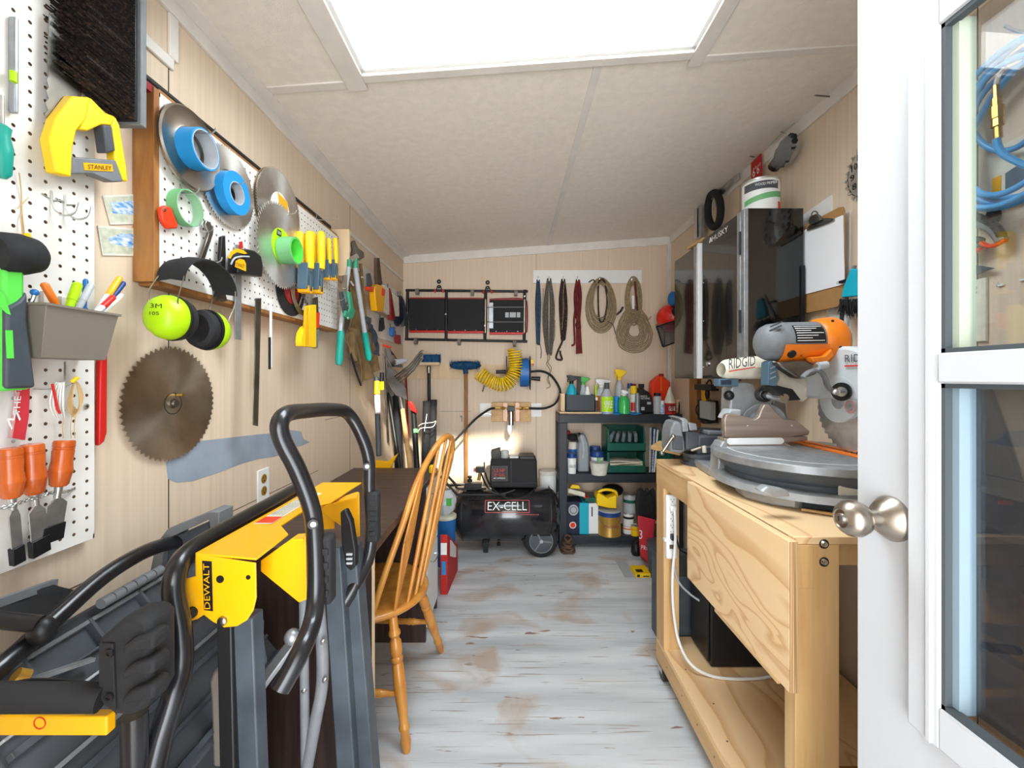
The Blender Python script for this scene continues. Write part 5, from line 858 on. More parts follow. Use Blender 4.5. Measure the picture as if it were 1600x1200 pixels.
P(t, 'cover_top', B('rubber').hexa([(x0 + .01, 3.10, .69), (x0 + .08, 3.10, .69), (x0 + .08, 3.24, .69), (x0 + .01, 3.24, .69), (x0 + .005, 3.12, .745), (x0 + .075, 3.12, .765), (x0 + .075, 3.22, .765), (x0 + .005, 3.22, .745)]), bev=.004); P(t, 'air_filter', B('grey').cyl((x0 + .11, 3.15, .69), (x0 + .11, 3.15, .745), .032).cyl((x0 + .11, 3.15, .745), (x0 + .11, 3.15, .752), .024)); P(t, 'cover_top', B('black').box((x0 + .22, 3.09, .69), (x1 - .02, 3.25, .715)), bev=.005); P(t, 'brass_head', B('alucast').box((x0 + .145, 3.12, .69), (x0 + .215, 3.22, .708)), bev=.004)
P(t, 'label_plate', B('black').box(PY(769, 751, 3.0455), PY(792.5, 728.5, 3.050)).m('taupe').box(PY(768.5, 751.4, 3.047), PY(793, 728, 3.052)))
txt(t, 'lettering', '5.5 HP', PY(771, 738, 3.0440), (1, 0, 0), (0, 0, 1), .082, .026, 'red'); txt(t, 'lettering', '20 GAL', PY(771, 744.5, 3.0440), (1, 0, 0), (0, 0, 1), .086, .024, 'red'); txt(t, 'lettering', 'AIR COMPRESSOR', PY(771, 748.5, 3.0440), (1, 0, 0), (0, 0, 1), .088, .012, 'white')
P(t, 'switch_box', B('black').box(PY(726, 763.5, 3.10), PY(753, 752.5, 3.16)), bev=.003); P(t, 'pressure_knob', B('black').lathe(PY(734, 753, 3.13), (0, 0, 1), [(0, .018), (.02, .018), (.022, .010), (.03, .010), (.032, .016), (.045, .016)], 14)); P(t, 'gauge_block', B('black').box(PY(743, 739, 3.12), PY(757, 728, 3.17)), bev=.003); P(t, 'red_button', B('red').box(PY(740, 737.5, 3.12), PY(743, 731, 3.15))); P(t, 'lever', B('dkgrey').cyl(PY(757, 738, 3.12), PY(756.5, 722, 3.12), .006)); P(t, 'fitting', B('brass').cyl(PY(748, 750, 3.14), PY(750, 738, 3.14), .012)); P(t, 'fitting', B('steel').cyl(PY(704, 756.5, 3.13), PY(726, 756, 3.13), .006))
for pts in ([(690, 733, 3.10), (697, 741, 3.10), (711, 756, 3.10), (718, 764, 3.10), (760, 763.5, 3.10)], [(686, 742, 3.02), (694, 751, 3.02), (712, 770, 3.02), (720, 773, 3.02), (790, 773, 3.02)]): P(t, 'handle_bar', B('black').tube(smooth([PY(*p) for p in pts], 5), .009, 8))
P(t, 'power_cord', B('black').tube(smooth([PY(758, 738, 3.04), PY(764, 755, 3.02), PY(775, 768, 3.0), PY(797, 779.5, 2.99), PY(822, 775, 2.99), PY(838, 762, 3.02)], 6), .0062, 7)); P(t, 'power_cord', B('black').tube(smooth([PY(752, 740, 3.08), PY(762, 762, 3.0), PY(780, 772, 3.0), PY(805, 765, 3.02)], 6), .006, 7))
O('wood_block', B('oak').box((-.41, 3.335, 0), (.10, 3.375, .062)), 'brown timber lying on the floor under the compressor tank', 'timber', bev=.002)
t = T('white_pail', 'white plastic pail standing behind the right end of the compressor', 'pail'); c = PY(856, 735, 3.34); P(t, 'body', B('white').lathe((c.x, 3.34 - .0, .002), (0, 0, 1), [(0, .060), (c.z - .03, .068)], 28)); P(t, 'lid', B('offwhite').lathe((c.x, 3.34, c.z - .03), (0, 0, 1), [(0, .071), (.02, .071), (.024, .066), (.03, .064)], 28))
t = T('red_box', 'red and white printed cardboard box standing beside the desk drawers', 'box')
x0, x1 = -.430, -.386; P(t, 'box', B('cardred').hexa([(x0, 2.49, 0), (x1, 2.49, 0), (x1 + .02, 2.81, 0), (x0 + .02, 2.81, 0), (x0, 2.49, .36), (x1, 2.49, .36), (x1 + .02, 2.81, .17), (x0 + .02, 2.81, .17)]), bev=.002)
P(t, 'print', B('white').hexa([(x1 + .0015, 2.52, .22), (x1 + .002, 2.53, .22), (x1 + .0175, 2.75, .12), (x1 + .0165, 2.73, .12), (x1 + .0015, 2.52, .33), (x1 + .002, 2.53, .33), (x1 + .0175, 2.75, .18), (x1 + .0165, 2.73, .18)]).m('tapeblue').box((x0 + .01, 2.487, .12), (x1 - .01, 2.4895, .20)).m('white').box((x0 + .004, 2.4868, .24), (x1 - .004, 2.4895, .31)), label='white and blue print')
t = T('blue_tub', 'blue plastic tub with a pale lid behind the red box', 'tub'); c = PY(701, 806, 2.90); P(t, 'body', B('blue').lathe((c.x - .02, 2.895, .002), (0, 0, 1), [(0, .062), (c.z - .01, .072)], 26)); P(t, 'lid', B('cream').lathe((c.x - .02, 2.895, c.z - .01), (0, 0, 1), [(0, .075), (.018, .075), (.022, .07)], 26))
g = []
for i in range(9):
    row = []
    for j in range(13):
        q = 2 * math.pi * j / 12; rr = .075 * math.sin(math.pi * (i + .6) / 9.5) ** .6 + R.uniform(-.006, .006); row.append(V((-.465 + rr * math.cos(q), 2.90 + rr * math.sin(q), .345 + i * .022)))
    row[-1] = row[0]; g.append(row)
t = T('plastic_bag', 'white plastic bag with a green mark stuffed on top of the blue tub', 'bag'); P(t, 'body', B('milk').surf(g), ang=25); P(t, 'green_mark', B('green').box((-.445, 2.818, .43), (-.41, 2.824, .48)))
g = B('rust')
for i in range(6): g.tube(smooth([V((.415 + .05 * math.cos(q + i) * (1 - i * .1), 3.10 + .05 * math.sin(q + i), .012 + i * .018 + .006 * math.sin(3 * q))) for q in [j * math.pi / 5 for j in range(10)]], 3, True), .010, 6, True)
O('rope_pile', g, 'heap of rough brown rope between the compressor wheel and the black shelf', 'rope')
t = T('paint_bag', 'upright white and black printed bag squeezed left of the black shelf', 'bag'); P(t, 'body', B('white').box(PY(872, 826, 3.30), PY(879.5, 768, 3.38)), bev=.006); P(t, 'side', B('navy').box(PY(880, 828, 3.30), PY(882.5, 762, 3.38)), bev=.002); a = PY(877.5, 822, 3.298); txt(t, 'lettering', 'PHOTOFAN', a, (0, 0, 1), (-1, 0, 0), .24, .022, 'black')
# ================================================================ black shelving unit and what stands on it
t = T('shelving_unit', 'black plastic three tier shelving unit in the right back corner', 'shelves'); SY = 3.16; SX = .357
zs = ((.955, 1.022), (.503, .566), (.040, .100))
for z0, z1 in zs:
    q = P(t, 'shelf', B('shelfblack').box((SX, SY, z0), (1.296, 3.425, z1)), bev=.004); P(q, 'rib', B('shelfblack').box((SX + .07, SY - .006, z0), (1.296, SY, z0 + .012)))
for x, y in ((SX, SY - .008), (SX, 3.37), (1.235, SY - .008), (1.235, 3.37)): P(t, 'post', B('shelfblack').box((x, y, .0), (x + .062, y + .055, .96)), bev=.005)
mt('binblack', (52, 60, 68), .5)
for m_ in ('slate',): pass
O('particle_board', B('rust').box((.36, 3.13, 1.022), (.68, 3.40, 1.030)).m('lightply').box((.358, 3.128, 1.030), (.675, 3.39, 1.038)), 'thin tan board lying on the left end of the top shelf', 'board')
Z1, Z2, Z3 = 1.022, .566, .100
def jar(lab, nm, px, py_top, wpx, Y, zb, prof, cat, group=None, n=20, sq=1.0, ph=0):
    """prof: list of (part name, material, [(height fraction, radius fraction) ...]); square-ish when n=4"""
    zt = H - (py_top - CY) / F * Y; hgt = zt - zb; r = wpx / 2 / F * Y; x = (px - CX) / F * Y; t = T(nm, lab, cat, group)
    for pn, m_, pr in prof: P(t, pn, B(m_).lathe((x, Y, zb), (0, 0, 1), [(a * hgt, c * r) for a, c in pr], n, sy=sq, ph=ph))
    return t, x, r, hgt
def label(t, x, Y, r, z0, z1, m_, w_=.8, nm='label', s=None, sm='white'):
    P(t, nm, B(m_).surf([[V((x + r * 1.02 * math.sin(q), Y - r * 1.02 * math.cos(q), z)) for z in (z0, z1)] for q in [(-1 + 2 * i / 8) * w_ * 1.3 for i in range(9)]]))
    if s: txt(t, 'lettering', s, (x - r * .6, Y - r * 1.10, z0 + (z1 - z0) * .25), (1, 0, 0), (0, 0, 1), r * 1.2, (z1 - z0) * .5, sm, .0005)
# caddy with sprayers
t = T('caddy', 'black plastic caddy at the left end of the top shelf', 'caddy'); x0, x1 = PY(884, 0, 3.2).x, PY(930, 0, 3.2).x; z0, z1 = 1.038, H - (617 - CY) / F * 3.2
b = B('binblack')
b.box((x0, 3.20, z0), (x1, 3.206, z1)).box((x0, 3.36, z0), (x1, 3.366, z1)).box((x0, 3.2, z0), (x0 + .006, 3.366, z1)).box((x1 - .006, 3.2, z0), (x1, 3.366, z1)).box((x0, 3.2, z0), (x1, 3.366, z0 + .006)); P(t, 'body', b, bev=.001)
P(t, 'handle', B('black').box(((x0 + x1) / 2 - .015, 3.27, z1 - .02), ((x0 + x1) / 2 + .015, 3.29, H - (588 - CY) / F * 3.25)), bev=.003)
O('tan_box', B('lightply').box((x0 - .035, 3.22, z0), (x0 - .004, 3.37, z1 + .01)), 'small tan carton against the left side of the black caddy', 'carton', bev=.001)
def sprayer(lab, px, yt, yb_, w_, Y, zb, body, trig, cat='spray bottle', lbl=None, s=1, lt=None):
    t, x, r, h = jar(lab, 'spray_bottle', px, yt, w_, Y, zb, [('body', body, [(0, .92), (.02, 1), (.5, 1), (.62, .8), (.72, .38), (.76, .30)])], cat, 'spray bottles on the top shelf')
    zt = zb + h; P(t, 'collar', B(trig).cyl((x, Y, zb + .75 * h), (x, Y, zb + .82 * h), r * .42)); k = r * s
    P(t, 'trigger_head', B(trig).poly([(x - k * .9, Y - .012, zt - .015), (x - k * .9, Y - .012, zt - .002), (x - k * .3, Y - .012, zt), (x + k * 1.2, Y - .012, zt - .012), (x + k * 1.3, Y - .012, zt - .026), (x + k * .4, Y - .012, zb + .82 * h), (x - k * .35, Y - .012, zb + .82 * h)], (0, .024, 0)), bev=.004)
    P(t, 'trigger', B(trig).tube([(x - k * .4, Y, zt - .018), (x - k * .75, Y, zt - .035), (x - k * .7, Y, zb + .80 * h)], .005, 6))
    if lbl: label(t, x, Y, r, zb + .08 * h, zb + .5 * h, lbl, s=lt)
    return t
sprayer('teal spray bottle with a black trigger standing in the caddy', 893, 586, 0, 16, 3.26, 1.046, 'cyan', 'black'); sprayer('spray bottle with a green trigger standing in the caddy', 911, 588, 0, 17, 3.30, 1.046, 'ltgrey', 'green')
jar('white squeeze bottle in the right end of the caddy', 'squeeze_bottle', 918, 604, 11, 3.25, 1.046, [('body', 'white', [(0, 1), (.7, 1), (.85, .5), (.86, .5)]), ('cap', 'white', [(.86, .6), (1, .5)])], 'bottle')
jar('thin lime green rod bottle right of the caddy', 'rod_bottle', 931, 602, 4, 3.33, Z1, [('body', 'lime', [(0, 1), (1, .8)])], 'bottle'); jar('small brown bottle with a white cap right of the caddy', 'brown_bottle', 932, 621, 6, 3.22, 1.038, [('body', 'rust', [(0, 1), (.7, 1), (.8, .6)]), ('cap', 'white', [(.8, .7), (1, .7)])], 'bottle')
sprayer('clear spray bottle with an orange label and white trigger', 940, 592, 0, 20, 3.34, Z1, 'milk', 'white', lbl='orange', s=1.1)
t, x, r, h = jar('yellow and green labelled cleaner bottle at the front of the top shelf', 'cleaner_bottle', 948, 598, 21, 3.20, Z1, [('body', 'ltgrey', [(0, .95), (.03, 1), (.55, 1), (.75, .45), (.8, .32)]), ('cap', 'dkgrey', [(.8, .4), (1, .36)])], 'bottle'); label(t, x, 3.20, r, Z1 + .02, Z1 + h * .55, 'lime', s='SIMPLE', sm='white')
sprayer('white spray bottle with a yellow trigger, tallest on the shelf', 968, 577, 0, 14, 3.30, Z1, 'ltgrey', 'yellow2', s=1.15); jar('slim blue bottle behind the green sprayer', 'blue_bottle', 963, 619, 9, 3.25, Z1, [('body', 'tapeblue', [(0, 1), (.9, 1), (1, .6)])], 'bottle')
sprayer('small translucent green spray bottle with a white trigger', 975, 609, 0, 18, 3.19, Z1, 'spray', 'white', s=.6)
jar('spray can with a blue cap behind the green sprayer', 'spray_can', 984, 599, 8, 3.35, Z1, [('body', 'ltgrey', [(0, 1), (.82, 1)]), ('cap', 'dkblue', [(.82, .95), (1, .9)])], 'can'); jar('spray can with a dark red cap on the top shelf', 'spray_can', 990, 600, 8, 3.36, Z1, [('body', 'dkred', [(0, 1), (.82, 1)]), ('cap', 'dkred', [(.82, .95), (1, .9)])], 'can')
t, x, r, h = jar('red and white bottle with a square yellow cap', 'glue_bottle', 990, 603, 12, 3.26, Z1, [('body', 'offwhite', [(0, 1), (.68, 1), (.72, .5)]), ('cap', 'yellow2', [(.72, .9), (1, .8)])], 'bottle'); label(t, x, 3.26, r, Z1 + .02, Z1 + h * .4, 'red')
jar('slim silver bottle left of the black oil jug', 'silver_bottle', 996, 614, 7, 3.20, Z1, [('body', 'silverbottle', [(0, 1), (.85, 1), (1, .6)])], 'bottle')
t = T('oil_jug', 'black motor oil jug with white lettering on the top shelf', 'jug'); q = lambda x, y, Y=3.20: PY(x, y, Y)
P(t, 'body', B('black').poly([q(x, y) for x, y in [(999, 645), (998, 622), (1000, 612), (999, 606), (1006, 606), (1007, 609), (1013, 612), (1019, 620), (1021, 630), (1021, 645)]], (0, .07, 0)), bev=.008); P(t, 'cap', B('blackmat').cyl(PY(1002, 606, 3.235), PY(1002, 600, 3.235), .022)); 
txt(t, 'lettering', 'MOTO\nOCTANE', q(1001, 624, 3.198), (1, 0, 0), (0, 0, 1), .07, .030, 'white'); P(t, 'label', B('ltgrey').box(q(1002, 641, 3.198), q(1007, 636, 3.1995)).box(q(1011, 632, 3.198), q(1017, 628, 3.1995)), label='small grey label marks')
t = T('orange_jug', 'orange plastic jug standing at the back of the top shelf', 'jug'); P(t, 'body', B('redorange').poly([q(x, y, 3.30) for x, y in [(1020, 640), (1018, 608), (1018, 597), (1030, 587), (1036, 587), (1048, 597), (1048, 606), (1044, 640)]], (0, .08, 0)), bev=.012); P(t, 'cap', B('dkred').cyl(PY(1033, 588, 3.34), PY(1033, 584, 3.34), .020)); P(t, 'ridge', B('orange').bar(q(1033, 589, 3.297), q(1033, 611, 3.297), .008, .006, up=(0, 1, 0)))
jar('small printed bottle with a black lid right of the oil jug', 'small_bottle', 1027, 614, 12, 3.20, Z1, [('body', 'ltgrey', [(0, 1), (.8, 1), (.85, .8)]), ('lid', 'black', [(.85, .85), (1, .85)])], 'bottle'); jar('small white and blue bottle in front of the dark blue tin', 'small_bottle', 1035, 626, 7, 3.18, Z1, [('body', 'lake', [(0, 1), (.7, 1), (.75, .6)]), ('lid', 'white', [(.75, .7), (1, .7)])], 'bottle'); jar('dark blue tin behind the small bottles', 'tin', 1038, 615, 8, 3.33, Z1, [('body', 'navy', [(0, 1), (1, 1)])], 'tin')
t, x, r, h = jar('wood glue bottle with a tall pale cone nozzle and red label', 'glue_bottle', 1046.5, 604, 17, 3.19, Z1, [('body', 'red', [(0, 1), (.4, 1)]), ('nozzle', 'cream', [(.4, 1.05), (.42, 1.05), (.97, .12), (1, .06)])], 'bottle'); label(t, x, 3.19, r, Z1 + .012, Z1 + h * .36, 'dkred', s='GLUE')
O('wood_scrap', B('ply').box(PY(1057, 645, 3.25), PY(1060, 624, 3.36)).box(PY(1060, 645, 3.25), PY(1066, 628, 3.29)), 'two small pine offcuts at the right end of the top shelf', 'wood')
g = [[V((.68 + .30 * i / 10, 3.15 + .10 * j / 5, 1.026 + .008 * math.sin(i * 1.3 + j) + .004 * (i % 2))) for j in range(6)] for i in range(11)]; O('blue_cloth', B('tapeblue').surf(g, (0, 0, -.003)), 'crumpled pale blue cloth lying under the cleaner bottles', 'cloth')
# middle shelf
t, x, r, h = jar('white tub with a dark blue lid at the left of the middle shelf', 'tub', 893.5, 708, 14, 3.20, Z2, [('body', 'white', [(0, .92), (.78, 1)]), ('lid', 'dkblue', [(.78, 1.08), (1, 1.05)])], 'tub', 'blue lidded tubs'); txt(t, 'lettering', 'GLUE', (x - r * .7, 3.20 - r - .003, Z2 + .05), (1, 0, 0), (0, 0, 1), r * 1.4, .02, 'black')
jar('blue and yellow labelled bottle behind the left tub', 'bottle', 895, 690, 15, 3.33, Z2, [('body', 'blue', [(0, 1), (.75, 1)]), ('band', 'yellow2', [(.3, 1.02), (.45, 1.02)]), ('lid', 'offwhite', [(.75, 1), (1, .8)])], 'bottle')
O('dark_pouch', B('blackmat').sph(PY(895, 683, 3.30), (.05, .05, .03), 12, 6).m('dkred').sph(PY(888, 676, 3.28), .018, 10, 6), 'dark rag with a red end on top of the blue bottle', 'rag')
t = T('silver_jug', 'tall silver grey jug with a moulded handle on the middle shelf', 'jug'); q = lambda x, y, Y=3.22: PY(x, y, Y)
P(t, 'body', B('silverbottle').poly([q(x, y) for x, y in [(903, 738), (903, 700), (905, 688), (902, 684), (909, 678), (914, 678), (919, 690), (921, 702), (921, 738)]], (0, .09, 0)), bev=.014); P(t, 'handle', B('ltgrey').tube(smooth([q(908, 680, 3.21), q(911, 690, 3.20), q(912, 705, 3.20), q(911, 716, 3.21)], 4), .010, 8)); P(t, 'cap', B('black').cyl(PY(904, 684, 3.26), PY(902, 677, 3.26), .022))
for px_, lab, yt, Y in ((930, 'blue lidded tub at the back of the middle shelf', 697, 3.36), (933, 'blue lidded tub behind the margarine tub', 705, 3.26)): jar(lab, 'tub', px_, yt, 20 if Y < 3.3 else 16, Y, Z2, [('body', 'white', [(0, .95), (.74, 1)]), ('lid', 'dkblue', [(.74, 1.06), (.9, 1.08), (1, .95)])], 'tub', 'blue lidded tubs')
t, x, r, h = jar('clear open tub with a green plug at the front of the middle shelf', 'plastic_tub', 936, 722, 30, 3.16, Z2, [('body', 'offwhite', [(0, .78), (.85, .95), (1, 1)])], 'tub'); P(t, 'contents', B('tapegreen').box((x - .012, 3.15, Z2 + h - .01), (x + .012, 3.17, Z2 + h + .035)))
for i, (y0, y1, lab) in enumerate([(668, 706, 'upper green stacking bin full of gloves on the middle shelf'), (705, 740, 'lower green stacking bin full of papers on the middle shelf')]):
    Y = 3.18; a, c = PY(949, y1, Y), PY(1009, y0, Y); t = T('stacking_bin', lab, 'bin', 'green stacking bins'); hh = c.z - a.z
    P(t, 'body', B('dkgreen').box((a.x, Y, a.z), (c.x, Y + .008, a.z + hh * .36)).box((a.x, Y + .2, a.z), (c.x, Y + .208, c.z)).hexa([(a.x, Y, a.z), (a.x + .012, Y, a.z), (a.x + .012, Y + .2, a.z), (a.x, Y + .2, a.z), (a.x, Y + .03, c.z), (a.x + .012, Y + .03, c.z), (a.x + .012, Y + .2, c.z), (a.x, Y + .2, c.z)]).hexa([(c.x - .012, Y, a.z), (c.x, Y, a.z), (c.x, Y + .2, a.z), (c.x - .012, Y + .2, a.z), (c.x - .012, Y + .03, c.z), (c.x, Y + .03, c.z), (c.x, Y + .2, c.z), (c.x - .012, Y + .2, c.z)]).box((a.x, Y, a.z), (c.x, Y + .2, a.z + .008)).hexa([(a.x, Y + .002, a.z), (a.x + .03, Y + .002, a.z), (a.x + .03, Y + .03, a.z), (a.x, Y + .03, a.z), (a.x, Y + .002, c.z - .01), (a.x + .012, Y + .002, c.z - .01), (a.x + .012, Y + .03, c.z), (a.x, Y + .03, c.z)]))
    b = B('cream' if i else 'grey')
    if i:
        for k in range(4): zz = a.z + hh * .25 + k * .014; b.surf([[V((a.x + .02 + (c.x - a.x - .04) * s_ / 6, Y + .01 + .16 * j / 3, zz + .004 * math.sin(s_ + k * 2))) for j in range(4)] for s_ in range(7)], (0, 0, .007))
        O('paper_stack', b, 'stack of papers in the lower green bin', 'papers')
    else:
        for k in range(5): b.tube(smooth([(a.x + .03 + k * .05, Y + .04, a.z + hh * .4), (a.x + .045 + k * .045, Y + .03, a.z + hh * .7), (a.x + .07 + k * .04, Y + .09, a.z + hh * .75)], 4), .014, 7)
        O('work_gloves', b, 'grey work gloves stuffed in the upper green bin', 'gloves')
for i, (xa, m_) in enumerate(((1014, 'ltgrey'), (1018, 'lake'), (1021, 'white'))): O('folder', B(m_).hexa([PY(xa, 738, 3.17), PY(xa + 2.5, 738, 3.17), PY(xa + 2.5, 738, 3.40), PY(xa, 738, 3.40), PY(xa + 1.5 + i * 2, 668 + i * 2, 3.17), PY(xa + 4 + i * 2, 668 + i * 2, 3.17), PY(xa + 4, 668, 3.40), PY(xa + 1.5, 668, 3.40)]), ['grey folder standing next to the green bins', 'pale blue folder standing next to the green bins', 'white folder leaning beside the pale blue one'][i], 'folder')
b = B('dkgreen')
for i in range(5): b.tube(smooth([PY(1030 + i * 4, 735, 3.22), PY(1029 + i * 4.4, 700, 3.21 + .02 * i), PY(1034 + i * 4.4, 676 + i * 2, 3.22), PY(1040 + i * 4, 690, 3.23), PY(1040 + i * 4, 735, 3.24)], 4), .016, 7)
O('garbage_bags', b, 'crumpled dark green plastic bags at the right of the middle shelf', 'bags'); 
# lower shelf
t = T('product_box', 'dark blue box printed with a white disc on the lower shelf', 'box'); P(t, 'body', B('navy').box(PY(886, 837, 3.20), PY(905, 775, 3.36)), bev=.002); P(t, 'white_disc', B('ltgrey').lathe(PY(896, 797, 3.199), (0, -1, 0), [(0, .042), (.001, .042)], 28, sx=.9)); P(t, 'ring_print', B('grey').ring(PY(896, 797, 3.198), (0, -1, 0), .022, .030, .0008, 28)); P(t, 'red_print', B('redorange').lathe(PY(895, 820.5, 3.199), (0, -1, 0), [(0, .020), (.001, .020)], 20).m('white').ring(PY(895, 820.5, 3.199), (0, -1, 0), .020, .026, .001, 20))
t = T('cyan_box', 'cyan and white tall box on the lower shelf', 'box'); P(t, 'side', B('cyan').box(PY(905.5, 836, 3.19), PY(914, 776, 3.36)), bev=.001); P(t, 'face', B('white').box(PY(914, 834, 3.195), PY(928, 777, 3.36)), bev=.001); P(t, 'print', B('dkgrey').box(PY(924, 807, 3.193), PY(926, 792, 3.195)).m('dkgreen').box(PY(914.5, 778, 3.194), PY(928, 774.5, 3.36)))
O('paper_pile', B('cream').hexa([PY(888, 770, 3.2), PY(914, 777, 3.2), PY(914, 777, 3.36), PY(888, 770, 3.36), PY(888, 763, 3.2), PY(914, 770, 3.2), PY(914, 770, 3.36), PY(888, 763, 3.36)]).m('red').box(PY(912, 777, 3.198), PY(915, 770, 3.36)), 'slanting pile of papers on top of the two boxes', 'papers'); O('yellow_tool', B('yellow2').hexa([PY(890, 763, 3.2), PY(907, 764, 3.2), PY(907, 764, 3.26), PY(890, 763, 3.26), PY(894, 757, 3.2), PY(904, 758, 3.2), PY(904, 758, 3.26), PY(894, 757, 3.26)]), 'small yellow tool lying on the paper pile', 'tool', bev=.004)
t, x, r, h = jar('bronze coloured paint can with a blue band on the lower shelf', 'paint_can', 952, 795, 35, 3.20, Z3, [('body', 'bronze', [(0, 1), (.01, 1.03), (.03, 1), (.78, 1)]), ('band', 'dkblue', [(.78, 1.0), (.95, 1.0)]), ('rim', 'ltgrey', [(.95, 1), (.96, 1.04), (1, 1.04), (1, .9)])], 'can', n=32)
label(t, x, 3.20, r, Z3 + h * .50, Z3 + h * .75, 'bronze', .5, 'label_band'); P(t, 'red_mark', B('red').surf([[V((x + (r + .001) * math.sin(q), 3.20 - (r + .001) * math.cos(q), z)) for z in (Z3 + h * .52, Z3 + h * .62)] for q in (.1, .3, .5, .7)])); P(t, 'white_mark', B('white').surf([[V((x + (r + .001) * math.sin(q), 3.20 - (r + .001) * math.cos(q), z)) for z in (Z3 + h * .64, Z3 + h * .72)] for q in (.1, .3, .5, .7)])); P(t, 'wire_handle', B('steel').tube([V((x + (r + .004) * math.cos(q), 3.20 - (r + .004) * abs(math.sin(q)), Z3 + h * .85 - .09 * math.sin(q))) for q in [math.pi * i / 12 for i in range(13)]], .0022, 5)); txt(t, 'lettering', 'PREMIUM', (x - r * .75, 3.20 - r * 1.03, Z3 + h * .40), (1, 0, 0), (0, 0, 1), r * 1.3, .015, 'dkred')
t = T('yellow_jug', 'yellow plastic jug lying on top of the bronze paint can', 'jug'); P(t, 'body', B('yellow2').poly([PY(x, y, 3.16) for x, y in [(933, 790), (932, 775), (935, 770), (950, 779), (960, 775), (964, 773), (964, 795), (950, 794)]], (0, .10, 0)), bev=.008); P(t, 'handle', B('yellow2').tube(smooth([PY(935, 777, 3.20), PY(935, 769, 3.20), (PY(947, 765, 3.2)), PY(961, 768, 3.20), PY(964, 776, 3.20)], 4), .011, 8))
O('dark_box', B('black').sph(PY(957, 766, 3.34), (.09, .06, .05), 12, 6), 'dark round bag behind the yellow jug', 'bag')
jar('slim white bottle left of the bronze paint can', 'white_bottle', 931, 788, 7, 3.25, Z3, [('body', 'white', [(0, 1), (.8, 1), (.9, .6)]), ('cap', 'black', [(.9, .6), (1, .6)])], 'bottle')
for lab, px_, yt, yb2, wd, Y, m_, band in (('white labelled small paint can at the bottom of the three can stack', 981, 820, 837, 15, 3.22, 'white', 'orange'), ('white small paint can in the middle of the three can stack', 982, 800, 820, 16, 3.22, 'white', 'black'), ('grey and teal paint can topping the three can stack', 984, 771, 800, 20, 3.23, 'ltgrey', 'dkgreen'), ('small yellow can at the front right of the lower shelf', 992, 820, 838, 12, 3.17, 'yellow2', 'yellow')):
    zb = H - (yb2 - CY) / F * Y
    if yb2 >= 837: zb = Z3
    jar(lab, 'small_can', px_, yt, wd, Y, zb, [('body', m_, [(0, 1), (.92, 1)]), ('band', band, [(.55, 1.015), (.72, 1.015)]), ('lid', 'steel', [(.92, 1.03), (1, 1.03), (1, .85), (.97, .8)])], 'can', 'small cans on the lower shelf', n=24)
t = T('red_bag', 'red rubble bag stuffed with black plastic, standing at the foot of the shelves', 'bag')
P(t, 'body', B('binred').hexa([PY(1000, 865, 2.80), PY(1018, 885, 2.80), PY(1018, 885, 2.98), PY(1000, 870, 2.98), PY(996, 805, 2.80), PY(1024, 812, 2.80), PY(1024, 812, 2.98), PY(996, 805, 2.98)]), bev=.01); bb = B('blackmat')
for i in range(7): bb.tube(smooth([PY(999 + i * 3, 812, 2.84 + .015 * i), PY(997 + i * 3.2, 788, 2.82 + .01 * i), PY(1001 + i * 3, 766 + (i % 3) * 4, 2.84), PY(1006 + i * 2.5, 790, 2.86), PY(1008 + i * 2.2, 812, 2.88)], 4), .020, 7)
P(t, 'plastic_liner', bb); txt(t, 'lettering', '3', PY(998.5, 842, 2.798), (1, 0, 0), (0, 0, 1), .022, .06, 'white'); txt(t, 'lettering', 'PRO', PY(1002, 858, 2.798), (1, 0, -.25), (0, 0, 1), .06, .03, 'white')
O('dark_bucket', B('slate').lathe((.985, 2.72, .002), (0, 0, 1), [(0, .085), (.22, .10)], 20), 'slate grey bucket standing in front of the red bag, beside the workbench', 'bucket'); O('dark_flask', B('black').lathe((PY(994, 853, 3.05).x, 3.05, .001), (0, 0, 1), [(0, .030), (.02, .038), (.06, .036), (.085, .014), (.10, .014)], 16), 'small black flask on the floor left of the red bag', 'flask')
t = T('yellow_box', 'small yellow printed box on the floor in front of the red bag', 'box'); P(t, 'body', B('yellow2').box((.80, 2.70, .001), (.90, 2.82, .028)), bev=.001); P(t, 'print', B('black').box((.812, 2.6985, .006), (.83, 2.6995, .022)).box((.85, 2.6985, .008), (.89, 2.6995, .014)).box((.815, 2.72, .0285), (.86, 2.76, .0289)))
O('grey_sheet', B('ltgrey').box((.735, 2.70, .0005), (.805, 2.95, .004)), 'thin grey sheet lying on the floor beside the yellow box', 'sheet')
# ================================================================ wall cabinets
CZ0, CZ1, CXF = 1.295, 2.026, 1.0
t = T('wall_cabinet', 'glossy black two door steel wall cabinet with silver edge strips', 'cabinet')
P(t, 'body', B('blackgloss').box((CXF + .03, 1.79, CZ0), (XR - .055, 2.19, CZ1)), bev=.004); P(t, 'body', B('blackgloss').box((CXF + .03, 2.26, CZ0), (XR - .02, 2.56, CZ1 - .01)), bev=.004)
P(t, 'wall_rail', B('pineh').box((XR - .055, 1.85, CZ0 + .1), (XR - .001, 2.15, CZ0 + .18)))
P(t, 'end_face', B('blackgloss').box((CXF + .012, 1.786, CZ0), (XR - .058, 1.790, CZ1 + .002)), bev=.002); P(t, 'end_face_edge', B('black').box((XR - .072, 1.780, CZ0), (XR - .056, 1.786, 1.62 + .16)))
q = P(t, 'door', B('blackgloss').box((CXF, 1.845, CZ0 + .003), (CXF + .028, 2.185, CZ1 - .002)), bev=.003); P(q, 'edge_strip', B('alu').box((CXF - .003, 1.817, CZ0 + .003), (CXF + .028, 1.845, CZ1 - .002)), bev=.002, label='brushed silver edge strip')
